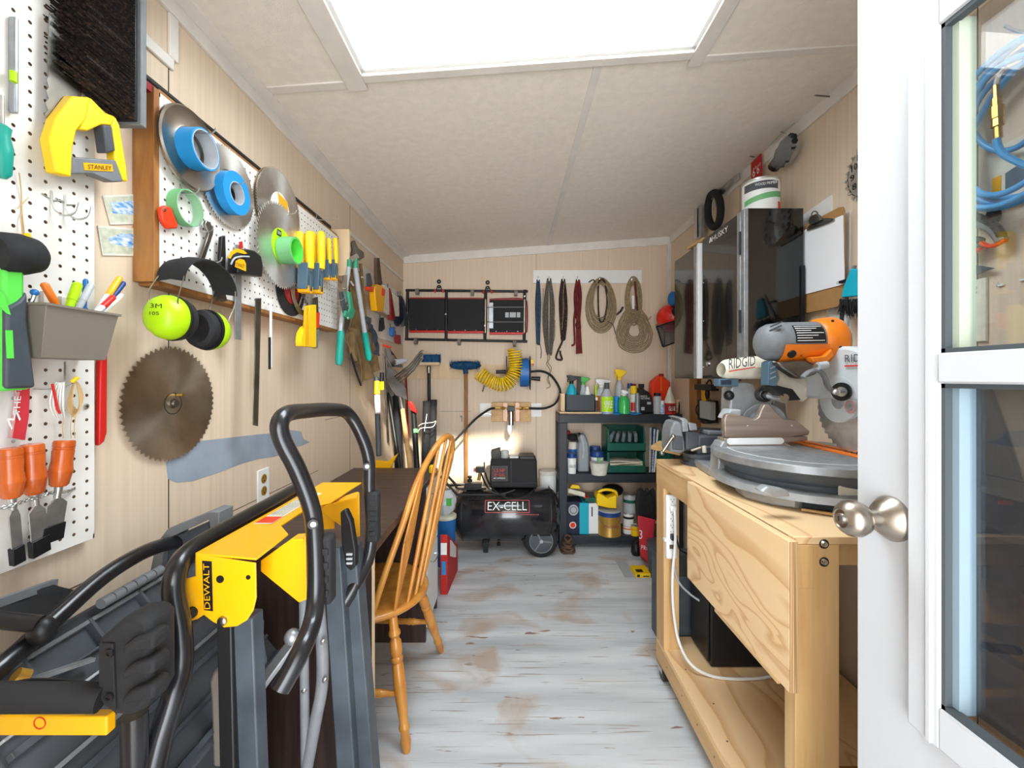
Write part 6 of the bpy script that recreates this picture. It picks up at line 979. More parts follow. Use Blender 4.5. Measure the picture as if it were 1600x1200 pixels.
P(q, 'rivets', B('steel').sph((CXF - .001, 2.17, CZ0 + .06), .004).sph((CXF - .001, 2.17, CZ0 + .30), .003).sph((CXF - .001, 2.17, CZ0 + .5), .003)); P(q, 'lock', B('chrome').lathe((CXF, 2.12, CZ0 + .075), (-1, 0, 0), [(0, .011), (.005, .011), (.006, .004)], 16))
txt(q, 'lettering', 'HUSKY', (CXF - .0006, 2.075, CZ1 - .048), (0, -1, 0), (0, 0, 1), .15, .026, 'white'); P(q, 'emblem', B('white').tube([(CXF - .001, 2.105, CZ1 - .045), (CXF - .001, 2.092, CZ1 - .022), (CXF - .001, 2.083, CZ1 - .045), (CXF - .001, 2.098, CZ1 - .040)], .0018, 4))
P(t, 'corner_strip', B('alu').box((CXF - .003, 1.786, CZ0), (CXF + .016, 1.812, CZ1)), bev=.002, label='brushed silver corner strip'); 
for z in (CZ1 - .14, CZ0 + .25, CZ0 + .04): P(t, 'hinge', B('black').cyl((CXF - .006, 1.8145, z - .05), (CXF - .006, 1.8145, z + .05), .005))
q = P(t, 'door', B('blackgloss').box((CXF, 2.285, CZ0), (CXF + .028, 2.56, CZ1 - .012)), bev=.003); P(q, 'edge_strip', B('white').box((CXF - .004, 2.225, CZ0), (CXF + .02, 2.245, CZ1 - .006)).m('alu').box((CXF - .004, 2.250, CZ0), (CXF + .02, 2.283, CZ1 - .010)), bev=.002, label='white and silver edge strips')
O('wood_lath', B('pineh').bar((CXF + .03, 2.20, CZ1 + .008), (CXF + .01, 2.36, CZ1 + .008), .04, .016), 'short pale lath lying on top of the black cabinet', 'lath', bev=.001)
t = T('paint_can', 'large white paint can with a green band on top of the black cabinet', 'can'); c = V((1.135, 1.90, CZ1 + .002)); P(t, 'body', B('white').lathe(c, (0, 0, 1), [(0, .076), (.15, .076)], 36)); P(t, 'rim', B('steel').lathe(c, (0, 0, 1), [(.15, .079), (.158, .079), (.158, .068), (.152, .066)], 36))
def band(z0, z1, q0, q1, m_, nm='band', sl=0): return P(t, nm, B(m_).surf([[c + V((.0768 * math.sin(q), -.0768 * math.cos(q), z + sl * (q - q0))) for z in (z0, z1)] for q in [q0 + (q1 - q0) * i / 10 for i in range(11)]]))
band(.105, .140, -1.5, .5, 'dkgrey', 'grey_band'); band(.045, .070, -1.5, .9, 'tapegreen', 'green_band', .012); band(.01, .05, .5, 1.0, 'redorange', 'orange_mark'); a = c + V((-.06, -.058, .118)); txt(t, 'lettering', 'WOOD PRIMER', a, (.9, -.35, 0), (0, 0, 1), .085, .012, 'white', .004)
# things pinned along the top of the right wall
def RB(px, py, off): return RW(px, py, off)
t = T('blade_packet', 'tall red blister packet standing behind the paint can', 'packet'); P(t, 'card', B('cardred').poly([RB(x, y, .02) for x, y in [(1175, 255), (1190, 240), (1193, 305), (1190, 345), (1178, 345), (1176, 300)]], (-.006, 0, 0))); txt(t, 'lettering', '6\'6\'', RB(1176, 278, .0275), RB(1189, 268, .0275) - RB(1176, 278, .0275), (0, 0, 1), .07, .05, 'white'); P(t, 'blister', B('plastclear').poly([RB(x, y, .028) for x, y in [(1180, 308), (1190, 303), (1190, 335), (1180, 335)]], (-.015, 0, 0)))
O('red_carton', B('cardred').box((1.16, 2.05, CZ1), (1.20, 2.10, CZ1 + .12)).m('white').box((1.158, 2.049, CZ1 + .02), (1.16, 2.09, CZ1 + .10)), 'small red and white carton left of the paint can', 'carton')
t = T('wrapped_bundle', 'dark wire bundle wrapped in clear plastic under the right crown moulding', 'bundle'); a, e = RB(1214, 254, .05), RB(1235, 224, .06); P(t, 'cap', B('black').cyl(a - (e - a) * .25, a, .028)); bb = B('blackmat'); 
for i in range(9): q = i * .7; bb.tube([a + V((0, math.cos(q), math.sin(q))) * .012, a.lerp(e, .5) + V((0, math.cos(q), math.sin(q))) * .05, e + V((0, math.cos(q + .5), math.sin(q + .5))) * .03], .014, 6)
P(t, 'wires', bb); P(t, 'plastic_wrap', B('plastclear').sph(a.lerp(e, .55), (.06, .06, .08), 14, 8, ax=e - a))
O('green_string', B('tapegreen').tube([RB(1201, 228, .03), RB(1222, 208, .045), RB(1243, 191, .03)], .0015, 4).m('steeldk').cyl(RB(1215, 204, .0), RB(1227, 208, .08), .003), 'pale green string tied to a nail in the right crown moulding', 'string')
O('long_nail', B('steeldk').cyl(RB(1182, 246, 0), RB(1172, 244, .09), .003), 'long nail above the red packet', 'nail'); O('long_nail', B('steeldk').cyl(RB(1298, 151, 0), RB(1274, 149, .12), .003), 'long nail high on the right wall near the door', 'nail')
t = T('sanding_belt', 'black belt loop hanging from a nail above the cabinet', 'belt'); b = B('blackmat'); P(t, 'belt', b.tube([RB(1116 + 10 * math.sin(q), 328 + 27 * math.cos(q), .06) for q in [2 * math.pi * i / 32 for i in range(32)]], .022, 10, True)); P(t, 'tie', B('black').tube([RB(1112, 312, .08), RB(1120, 298, .06), RB(1121, 294, .02)], .006, 6))
t = T('strap_bracket', 'flat steel bracket with holes lying along the right crown moulding', 'bracket'); P(t, 'plate', B('steel').poly([RB(x, y, .03) for x, y in [(1124, 296), (1155, 270), (1157, 279), (1148, 288), (1146, 284), (1138, 293), (1133, 302), (1127, 304)]], (-.004, 0, 0)))
O('chrome_rail', B('chrome').box(RB(1089, 375, .03), RB(1091.5, 318, .05)).m('alu').box(RB(1094, 375, .03), RB(1096, 320, .05)), 'two upright chrome rails leaning on the wall behind the cabinet', 'rail')
t = T('blade_clock', 'round saw blade clock with black numerals, half hidden by the door', 'clock'); c = V((1.300, 1.515, 2.062)); P(t, 'face', B('discsteel').lathe(c, (-1, 0, 0), [(-.006, .098), (.0, .098), (.0, .001)], 48)); n = 24; b = B('steel')
for i in range(n): q = 2 * math.pi * i / n; e = V((0, math.cos(q), math.sin(q))); f_ = V((0, -math.sin(q), math.cos(q))); b.poly([c + e * .094 - f_ * .006, c + e * .112 - f_ * .002, c + e * .112 + f_ * .004, c + e * .094 + f_ * .010], (.004, 0, 0))
P(t, 'teeth', b, kind='stuff')
for k in range(12):
    q = math.radians(90 - (k + 1) * 30); p = c + V((-.0008, -math.cos(q) * .074, math.sin(q) * .074)); s_ = str(k + 1); w_ = .018 if k < 9 else .028; txt(t, 'numeral', s_, p + V((0, w_ / 2, -.012)), (0, -1, 0), (0, 0, 1), w_, .024, 'black')
P(t, 'hand', B('black').bar(c - V((.004, 0, 0)), c + V((-.004, -.05, .03)), .004, .002, up=(1, 0, 0)))
t = T('clipboard', 'brown clipboard with white paper hanging beside the black cabinet', 'clipboard')
O('white_board', B('white').poly([RW(x, y, .0) for x, y in [(1240, 348), (1301, 305), (1301, 330), (1330, 330), (1330, 520), (1240, 520)]], (-.008, 0, 0)), 'white board fixed to the right wall behind the clipboard', 'board'); O('plywood_piece', B('lightply').poly([RW(x, y, .009) for x, y in [(1240, 480), (1294, 470), (1294, 530), (1240, 530)]], (-.008, 0, 0)), 'pale plywood piece below the clipboard', 'board')
P(t, 'board', B('hardboard').poly([RW(x, y, .04) for x, y in [(1256, 360), (1262, 350), (1312, 324), (1319, 323), (1321, 330), (1321, 470), (1316, 478), (1262, 489), (1256, 486)]], (-.004, 0, 0)), bev=.0008); P(t, 'paper', B('paper').poly([RW(x, y, .046) for x, y in [(1253.5, 361), (1318, 336), (1320, 444), (1253.5, 461)]], (-.002, 0, 0)))
P(t, 'clip', B('steeldk').poly([RW(x, y, .05) for x, y in [(1262, 361), (1264, 354), (1285, 341), (1305, 341), (1304, 345), (1285, 353)]], (-.006, 0, 0)).poly([RW(x, y, .055) for x, y in [(1267, 346), (1270, 338), (1279, 334), (1284, 338), (1286, 344), (1270, 352)]], (-.012, 0, 0)), bev=.0015); P(t, 'hanging_ring', B('steeldk').tube([RW(1273 + 5 * math.cos(q), 336 + 6 * math.sin(q), .065) for q in [2 * math.pi * i / 14 for i in range(14)]], .0025, 6, True)); P(t, 'binder_clip', B('black').box(RW(1316, 443, .048), RW(1321, 436, .062))); P(t, 'wire_loops', B('steel').tube([RW(1316, 438, .055), RW(1308, 440, .06), RW(1307, 443, .06), RW(1315, 442, .055)], .001, 4))
t = T('hand_brush', 'teal handled hand brush with charcoal bristles hanging by the door', 'brush'); P(t, 'handle', B('cyan').poly([RW(x, y, .06) for x, y in [(1326, 448), (1337, 420), (1350, 420), (1350, 462), (1322, 465)]], (-.02, 0, 0)), bev=.003); P(t, 'rod', B('grey').cyl(RW(1336, 415, .06), RW(1318, 470, .05), .006)); b = B('rubber')
for i in range(260): p = RW(1312 + R.uniform(0, 34), 467 + R.uniform(0, 12), .05 + R.uniform(0, .04)); e = p + V((R.uniform(-.01, .01), R.uniform(-.02, .02), R.uniform(-.06, -.02))); b.add([p, p + V((0, .004, 0)), p + V((.003, 0, .002)), e], [(0, 1, 3), (1, 2, 3), (2, 0, 3)])
P(t, 'bristles', b, kind='stuff'); P(t, 'hook_rod', B('dkgrey').bar(RW(1316, 490, .04), RW(1314, 510, .04), .012, .008))
t = T('work_light', 'black and yellow work light hanging under the black cabinet', 'light'); q = lambda x, y, o_=.05: RW(x, y, o_)
P(t, 'hook', B('black').tube(smooth([q(1103, 603), q(1108, 594), q(1112, 598), q(1111, 604)], 4), .006, 6)); P(t, 'neck', B('black').box(q(1096, 609, .03), q(1111, 601, .08)), bev=.005); P(t, 'body', B('yellow').lathe(q(1103, 608), (0, 0, -1), [(0, .022), (.03, .026), (.09, .024), (.10, .02)], 14)); P(t, 'grip', B('black').sph(q(1105, 616, .07), (.014, .014, .035), 12, 8)); P(t, 'lamp', B('ltgrey').box(q(1101, 653, .05), q(1110, 628, .085)), bev=.006); P(t, 'housing', B('black').box(q(1099, 656, .02), q(1113, 626, .06)), bev=.006); P(t, 'base', B('black').lathe(q(1105, 657), (0, 0, -1), [(0, .04), (.012, .045), (.02, .03)], 16)); P(t, 'cable_loop', B('black').tube(smooth([q(1098, 626), q(1089, 634), q(1088, 644), q(1094, 653), q(1100, 650)], 4), .004, 5))
O('wood_post', B('oak').box(RW(1083.5, 705, .0), RW(1089, 590, .03)), 'narrow honey coloured upright on the right wall below the cabinet', 'post', bev=.001); O('wood_ledge', B('pineh').box(RW(1113, 606, .0), RW(1140, 597, .05)), 'small pine ledge below the cabinet beside the work light', 'ledge')
t = T('hard_hat', 'red hard hat with blue ear muffs and black mesh visor on the right wall', 'hard hat'); c = PY(1047, 497, 3.18); b = B('hatred')
g = []
for i in range(9):
    th_ = math.pi / 2 * i / 8; g.append([c + V((-.125 * math.cos(th_) * (1) + .02, .10 * math.sin(th_) * math.cos(q), .115 * math.sin(th_) * math.sin(q) + .02)) for q in [2 * math.pi * j / 20 for j in range(21)]])
P(t, 'shell', B('hatred').sph(c + V((.03, 0, .0)), (.12, .115, .13), 24, 12, ax=(-1, 0, .15)), ang=60); P(t, 'brim', B('hatred').lathe(c + V((.03, 0, -.055)), (0, 0, 1), [(0, .12), (.008, .135), (.012, .12)], 28)); P(t, 'ear_cup', B('blue').sph(PY(1051, 467, 3.08), (.035, .045, .055), 16, 10)); P(t, 'cup_cushion', B('black').sph(PY(1056, 469, 3.09), (.025, .04, .058), 14, 8)); P(t, 'ear_cup', B('black').sph(PY(1056, 486, 3.07), (.03, .04, .04), 14, 8))
vb = [(1026, 510), (1036, 542), (1060, 533), (1060, 500)]; vp = [PY(x, y, 3.02) for x, y in vb]; P(t, 'visor', B('screen').poly(vp, (0, .002, 0)), label='black mesh visor'); b = B('black'); 
for i in range(4): b.bar(vp[i], vp[(i + 1) % 4], .010, .010)
P(t, 'visor_frame', b.bar(PY(1026, 510, 3.02), PY(1038, 512, 3.10), .01, .01).bar(PY(1038, 512, 3.1), PY(1038, 540, 3.04), .01, .01))
# ================================================================ workbench
BX, BZ, BN, BF = .6325, .943, .934, 1.827
t = T('workbench', 'pine and plywood workbench on casters along the right wall', 'workbench')
P(t, 'top', B('ply').box((BX, BN, BZ - .018), (1.285, BF, BZ)), bev=.002)
P(t, 'apron', B('pineh').box((BX + .001, BN + .09, BZ - .105), (BX + .038, BF, BZ - .018)), bev=.001); P(t, 'apron', B('pineh').box((1.24, BN + .04, BZ - .105), (1.28, BF, BZ - .018)), bev=.001)
P(t, 'end_rail', B('pine').box((.735, BN + .045, BZ - .085), (1.28, BN + .083, BZ - .018)), bev=.001); P(t, 'end_block', B('pine').box((.735, BN + .03, .86 - .09), (.752, BN + .08, .86)), bev=.001)
P(t, 'leg', B('pine').box((BX + .004, BN, .08), (.735, BN + .038, BZ - .018)), bev=.0015)
P(t, 'leg_block', B('pine').box((BX + .002, BN - .004, BZ - .115), (BX + .042, BN + .001, BZ - .018)), bev=.001, label='short glued end block'); P(t, 'leg', B('pine').box((BX + .002, BF - .089, .16), (BX + .066, BF, BZ - .02)), bev=.0015); P(t, 'leg', B('pine').box((1.24, BN, .08), (1.28, BN + .09, BZ - .018)), bev=.0015); P(t, 'leg', B('pine').box((1.24, BF - .09, .08), (1.28, BF, BZ - .018)), bev=.0015)
for y in (850, 878): P(t, 'bolt', B('black').lathe(PY(1287.5, y, BN), (0, -1, 0), [(0, .011), (.002, .010)], 18).m('chrome').lathe(PY(1287.5, y, BN - .002), (0, -1, 0), [(0, .0075), (.004, .006), (.005, .003)], 12))
P(t, 'lower_shelf', B('ply').box((BX + .002, BN + .038, .145), (1.26, BF, .163)), bev=.001); P(t, 'lower_rail', B('pineh').box((BX, BN + .04, .075), (BX + .038, BF, .146)), bev=.001); P(t, 'lower_rail', B('pineh').box((1.22, BN, .075), (1.258, BF, .146)), bev=.001); P(t, 'lower_rail', B('pineh').box((BX + .04, BF - .04, .075), (1.22, BF, .146)))
b = B('rust')
for y in (1.05, 1.15, 1.30, 1.45, 1.62, 1.75): b.lathe((BX + .02 + .02 * (y * 10 % 3), y, .1632), (0, 0, 1), [(0, .003), (.0006, .003)], 8)
for y in (1.1, 1.2, 1.3, 1.42, 1.55, 1.7): b.lathe((BX - .0002, y, .115), (-1, 0, 0), [(0, .003), (.0006, .003)], 8)
P(t, 'screw_holes', b, kind='stuff')
q = P(t, 'fold_down_leaf', B('ply').box((BX - .022, BN - .018, .605), (BX - .003, 1.45, BZ - .004)), bev=.0015); P(q, 'ply_edge', B('plyedge').box((BX - .0215, BN - .0195, .606), (BX - .0035, BN - .0178, BZ - .005)), label='layered plywood edge'); P(q, 'lower_trim', B('plyedge').box((BX - .024, BN + .02, .598), (BX - .004, 1.25, .606)))
P(t, 'hinge', B('steeldk').box((BX - .003, BN + .02, BZ - .01), (BX + .0005, 1.42, BZ - .004)))
for x, y in ((BX + .022, BF - .04), (BX + .022, BN + .10), (1.2, BF - .06), (1.2, BN + .1)):
    q = P(t, 'caster', B('black').lathe((x - .014, y, .034), (1, 0, 0), [(0, .028), (.004, .033), (.024, .033), (.028, .028)], 20)); P(q, 'fork', B('steel').box((x - .02, y - .02, .04), (x - .016, y + .02, .075)).box((x + .016, y - .02, .04), (x + .02, y + .02, .075)).box((x - .028, y - .028, .070), (x + .028, y + .028, .075)))
# power strip
Yp = BF - .0895; t = T('power_strip', 'white power strip screwed to the far leg of the workbench', 'power strip'); a, c = PY(1038, 870, Yp), PY(1055, 771, Yp)
P(t, 'body', B('white').box((a.x, Yp - .028, a.z), (c.x, Yp - .001, c.z)), bev=.008); P(t, 'clip', B('white').box((a.x - .006, Yp - .02, a.z + (c.z - a.z) * .27), (c.x + .006, Yp - .001, a.z + (c.z - a.z) * .31)))
for k in range(7):
    zc = c.z - .022 - k * .0265; xc = (a.x + c.x) / 2; P(t, 'socket', B('dkgrey').box((xc - .007, Yp - .0288, zc + .002), (xc - .005, Yp - .028, zc + .008)).box((xc + .005, Yp - .0288, zc + .002), (xc + .007, Yp - .028, zc + .008)).lathe((xc, Yp - .028, zc - .004), (0, -1, 0), [(0, .0022), (.0008, .0022)], 8))
P(t, 'switch', B('rust').box((xc - .012, Yp - .031, a.z + .045), (xc + .012, Yp - .028, a.z + .062)), bev=.001, label='brown rocker switch'); P(t, 'black_plug', B('black').box((xc - .010, Yp - .05, a.z + .085), (xc + .014, Yp - .028, a.z + .108)), bev=.003); P(t, 'white_plug', B('white').box((xc - .014, Yp - .052, a.z + .202), (xc + .012, Yp - .028, a.z + .226)), bev=.006)
O('power_cable', B('cord').tube(smooth([(xc, Yp - .055, a.z + .21), PY(1055, 815, Yp - .07), PY(1055, 850, Yp - .06), PY(1051, 900, Yp - .05), PY(1052, 950, Yp - .05), PY(1060, 1000, Yp - .06), PY(1078, 1036, 1.60), HZ(1108, 1055, .172), HZ(1150, 1061, .170), HZ(1205, 1057, .170), HZ(1250, 1040, .170), HZ(1290, 1020, .170)], 7), .0055, 8), 'thick white power cord hanging down to the lower shelf', 'cord')
O('thin_cable', B('ltgrey').tube(smooth([PY(1053, 880, Yp - .04), PY(1060, 908, Yp - .03), PY(1078, 928, 1.72), PY(1100, 944, 1.71), PY(1120, 964, 1.70), PY(1150, 972, 1.70), PY(1180, 970, 1.72)], 6), .0042, 7), 'thinner grey cord running behind the fold down leaf', 'cord'); O('short_cable', B('black').tube(smooth([(xc + .01, Yp - .05, a.z + .095), PY(1062, 858, Yp - .03), PY(1075, 866, 1.76), PY(1100, 880, 1.80)], 5), .0035, 6), 'short black cord from the lower socket of the power strip', 'cord')
t = T('black_case', 'black plastic tool chest standing on the lower shelf of the workbench', 'case'); P(t, 'body', B('black').box((.78, 1.63, .164), (1.15, 1.80, .72)), bev=.006); P(t, 'side_panel', B('black').box((.771, 1.64, .18), (.779, 1.79, .46)), bev=.002); P(t, 'side_panel', B('black').box((.771, 1.64, .48), (.779, 1.79, .70)), bev=.002); P(t, 'lid', B('slate').box((.765, 1.62, .72), (1.16, 1.81, .75)), bev=.004)
O('slate_crate', B('slate').box((.72, 1.84, .002), (1.10, 2.15, .42)), 'dark slate plastic crate on the floor beyond the workbench', 'crate', bev=.006)
O('oak_board', B('oak').box((.90, 1.0, .1635), (1.25, 1.20, .18)), 'brown board lying on the near end of the lower shelf', 'board', bev=.001)
# ================================================================ vise
t = T('bench_vise', 'old grey cast iron bench vise on the far corner of the workbench', 'vise'); Yv = 1.70; q = lambda x, y, Y=Yv: PY(x, y, Y)
O('clamp_board', B('pineh').hexa([PY(1017, 702, 1.99), PY(1062, 712, 1.78), PY(1078, 700, 1.86), PY(1030, 694, 2.1)] + [p + V((0, 0, .018)) for p in (PY(1017, 702, 1.99), PY(1062, 712, 1.78), PY(1078, 700, 1.86), PY(1030, 694, 2.1))]), 'short pine board under the vise, poking out past the bench corner', 'board', bev=.001)
c = V((.79, 1.72, BZ)); P(t, 'base', B('dkgrey').lathe(c, (0, 0, 1), [(0, .085), (.012, .085), (.014, .075), (.030, .070), (.032, .078), (.046, .078), (.048, .06)], 32)); P(t, 'body', B('dkgrey').box((.745, 1.67, BZ + .046), (.865, 1.77, BZ + .125)), bev=.010); P(t, 'anvil', B('grey').box((.79, 1.675, BZ + .125), (.872, 1.765, BZ + .142)), bev=.004)
P(t, 'slide_bar', B('dkgrey').bar((.66, 1.72, BZ + .08), (.80, 1.72, BZ + .08), .05, .045), bev=.006); P(t, 'front_jaw', B('grey').poly([q(x, y, 1.67) for x, y in [(1047, 706), (1047, 680), (1049, 668), (1054, 659), (1062, 658), (1066, 662), (1067, 674), (1070, 690), (1071, 706), (1062, 709)]], (0, .10, 0)), bev=.008); P(t, 'front_jaw_cap', B('dkgrey').poly([q(x, y, 1.665) for x, y in [(1051, 703), (1051, 682), (1056, 680), (1067, 682), (1068, 704)]], (0, .02, 0)), bev=.006)
P(t, 'rear_jaw', B('dkgrey').poly([q(x, y, 1.67) for x, y in [(1072, 703), (1072, 674), (1088, 674), (1092, 680), (1092, 703)]], (0, .10, 0)), bev=.005)
for pts in ([(1061, 654), (1066, 657), (1067, 675), (1076, 674), (1075, 657), (1070, 653)], [(1076, 661), (1088, 662), (1090, 672), (1078, 673)]): P(t, 'jaw_plate', B('alu').poly([q(x, y, 1.655) for x, y in pts], (0, .12, 0)), bev=.002, label='pale aluminium jaw plate')
P(t, 'screw_end', B('nickel').cyl(q(1044, 696, 1.70), q(1051, 695, 1.70), .018)); P(t, 'handle', B('nickel').cyl(q(1034, 708, 1.66), q(1051, 683, 1.66), .006)); P(t, 'handle_ball', B('steeldk').sph(q(1034, 708, 1.66), .010)); P(t, 'handle_ball', B('nickel').sph(q(1052, 682, 1.66), .009)); P(t, 'lock_lever', B('nickel').cyl(q(1080, 704, 1.64), q(1099, 698, 1.62), .005)); P(t, 'lock_post', B('cream').cyl(q(1101, 707, 1.62), q(1100, 697, 1.62), .008)); P(t, 'cross_handle', B('steel').cyl(q(1095, 699, 1.62), q(1112, 698, 1.62), .003))
O('square_bar', B('black').bar(q(1090, 670, 1.75), q(1126, 672, 1.70), .03, .012), 'black steel bar resting across the vise', 'bar')
# ================================================================ mitre saw
t = T('mitre_saw', 'orange and grey sliding mitre saw with cream dust bag on the workbench', 'mitre saw'); C = V((.915, 1.30, 0)); ZT = 1.071; MS = t
pl = [(1083, 727), (1096, 736), (1108, 744), (1126, 744), (1143, 752), (1150, 770), (1166, 780), (1205, 790), (1242, 796), (1252, 796), (1264, 788), (1335, 806), (1400, 812)]
pts = [HZ(x, y, BZ + .001) for x, y in pl]; pts = [p for p in pts if p.x < 1.2] + [V((1.24, 1.15, BZ + .001)), V((1.27, 1.55, BZ + .001)), V((.85, 1.66, BZ + .001))]
P(t, 'base', B('alucast').poly(pts, (0, 0, .030)), bev=.006); P(t, 'base_insert', B('lake').box((.80, 1.50, BZ + .031), (.90, 1.62, BZ + .036)), bev=.003, label='pale blue base insert')
P(t, 'turntable', B('alu').lathe(C + V((0, 0, ZT)), (0, 0, -1), [(0, .001), (0, .262), (.003, .266), (.022, .266), (.026, .258)], 72)); P(t, 'turntable_skirt', B('slate').lathe(C + V((0, 0, ZT - .026)), (0, 0, -1), [(0, .245), (.02, .240), (.035, .225), (.050, .225), (.072, .212), (.098, .210)], 60)); P(t, 'scale_rim', B('alucast').lathe(C + V((0, 0, BZ + .031)), (0, 0, 1), [(0, .262), (.018, .256), (.022, .244), (.022, .215)], 64, cap=False))
P(t, 'table_groove', B('white').ring(C + V((0, 0, ZT)), (0, 0, 1), .215, .218, .0006, 64)); P(t, 'maker_plate', B('offwhite').box(PY(1311, 780, 1.075), PY(1340, 752, 1.080)), bev=.002); P(t, 'latch', B('alucast').poly([PY(x, y, 1.05) for x, y in [(1188, 768), (1200, 760), (1230, 766), (1236, 776), (1210, 778)]], (0, .03, 0)), bev=.004)
P(t, 'side_post', B('alucast').poly([PY(x, y, 1.38) for x, y in [(1121, 750), (1124, 700), (1130, 690), (1137, 690), (1142, 750)]], (0, .06, 0)), bev=.004); P(t, 'side_post', B('alu').poly([PY(x, y, 1.37) for x, y in [(1137, 750), (1137, 702), (1144, 702), (1148, 722), (1154, 728), (1154, 750)]], (0, .05, 0)), bev=.003)
fp = [(1133, 684), (1132, 655), (1135, 648), (1142, 646), (1168, 652), (1180, 656), (1186, 652), (1190, 640), (1195, 632), (1203, 632), (1212, 643), (1225, 655), (1243, 656), (1266, 674), (1263, 680), (1225, 684)]
P(t, 'fence', B('fence').poly([PY(x, y, 1.40) for x, y in fp], (0, .022, 0)), bev=.003, label='scratched brown grey sliding fence'); P(t, 'fence_base', B('fence').poly([PY(x, y, 1.395) for x, y in [(1132, 703), (1132, 685), (1262, 682), (1262, 688), (1228, 692), (1240, 698), (1238, 702)]], (0, .05, 0)), bev=.002); P(t, 'fence_label', B('white').poly([PY(x, y, 1.393) for x, y in [(1140, 684.5), (1221, 684), (1225, 687), (1225, 691), (1221, 694), (1140, 695), (1136, 692), (1136, 687)]], (0, .001, 0)))
for x, y in ((1169, 666), (1237, 665)): P(t, 'fence_screw', B('steel').lathe(PY(x, y, 1.40), (0, -1, 0), [(0, .004), (.0015, .003)], 10))
c = V((1.02, 1.25, 1.212)); blade(t, c, .142, 'steel', 40, .009, nm='blade', th=.0024, hole=.008); P(t, 'blade_label', B('milk').ring(c - V((.0012, 0, 0)), (-1, 0, 0), .02, .036, .0006, 40)); P(t, 'arbor', B('red').ring(c - V((.002, 0, 0)), (-1, 0, 0), .008, .02, .003, 24)); P(t, 'arbor_bolt', B('steeldk').lathe(c, (-1, 0, 0), [(0, .012), (.008, .012), (.008, .004)], 6))
P(t, 'kerf_insert', B('orange').box((.985, 1.06, ZT + .0005), (1.012, 1.53, ZT + .004)).box((1.030, 1.06, ZT + .0005), (1.055, 1.53, ZT + .004))); P(t, 'kerf_slot', B('black').box((1.012, 1.06, ZT), (1.030, 1.53, ZT + .001)))
# bevel arm and slide tube
P(t, 'bevel_arm', B('alucast').poly([PY(x, y, 1.50) for x, y in [(1140, 650), (1142, 608), (1148, 598), (1168, 597), (1178, 600), (1182, 612), (1230, 618), (1232, 655)]], (0, .07, 0)), bev=.006); P(t, 'bevel_arm', B('ltgrey').poly([PY(x, y, 1.46) for x, y in [(1133, 655), (1142, 640), (1158, 640), (1158, 655)]], (0, .06, 0)), bev=.004)
P(t, 'bevel_scale', B('alu').ring(PY(1193, 668, 1.46), (0, -1, 0), .064, .084, .006, 40)); P(t, 'bevel_plate', B('ltgrey').lathe(PY(1190, 664, 1.48), (0, -1, 0), [(0, .064), (.004, .060)], 32)); P(t, 'back_plate', B('steeldk').poly([PY(x, y, 1.49) for x, y in [(1205, 640), (1210, 626), (1228, 630), (1230, 656), (1206, 656)]], (0, .02, 0)), bev=.003)
P(t, 'slide_tube', B('chrome').cyl(PY(1190, 616, 1.45), PY(1226, 622, 1.30), .0135, n=20)); P(t, 'tube_collar', B('black').ring(PY(1191, 616, 1.44), PY(1226, 622, 1.30) - PY(1190, 616, 1.45), .016, .026, .02, 28)); P(t, 'lock_knob', B('black').sph(PY(1139, 618, 1.50), (.018, .018, .018))); P(t, 'knob_cover', B('clampblue').box(PY(1123, 604, 1.48), PY(1145, 592, 1.52)), bev=.003)
for i in range(6): P(t, 'cover_slot', B('navy').box(PY(1127 + i * 2.8, 601, 1.478), PY(1128.4 + i * 2.8, 594, 1.480)))
P(t, 'pivot_bracket', B('clampblue').poly([PY(x, y, 1.30) for x, y in [(1200, 602), (1201, 566), (1206, 563), (1213, 570), (1216, 590), (1214, 604)]], (0, .04, 0)), bev=.002)
for y in (572, 580, 588): P(t, 'bracket_web', B('alu').bar(PY(1203, y + 4, 1.298), PY(1212, y, 1.298), .002, .004))
P(t, 'pivot_block', B('black').poly([PY(x, y, 1.30) for x, y in [(1202, 604), (1214, 602), (1239, 608), (1252, 625), (1234, 626), (1212, 612)]], (0, .05, 0)), bev=.002); P(t, 'motor_arm', B('steeldk').poly([PY(x, y, 1.27) for x, y in [(1214, 566), (1260, 562), (1276, 570), (1278, 584), (1256, 592), (1246, 590), (1222, 574)]], (0, .04, 0)), bev=.006)
P(t, 'guard_link', B('grey').tube(smooth([PY(1254, 590, 1.20), PY(1264, 581, 1.20), PY(1278, 579, 1.20), PY(1288, 588, 1.20), PY(1294, 604, 1.20), PY(1304, 612, 1.20), PY(1318, 610, 1.20)], 6), .0095, 8, sq=.6)); P(t, 'link_bolt', B('steel').lathe(PY(1306, 612, 1.19), (-.3, -1, 0), [(0, .010), (.006, .009), (.008, .004)], 14)); P(t, 'link_bolt', B('chrome').lathe(PY(1272, 572, 1.19), (-.3, -1, 0), [(0, .006), (.012, .006)], 12)); P(t, 'grey_roller', B('ltgrey').cyl(PY(1278, 572, 1.19), PY(1292, 570, 1.19), .011))
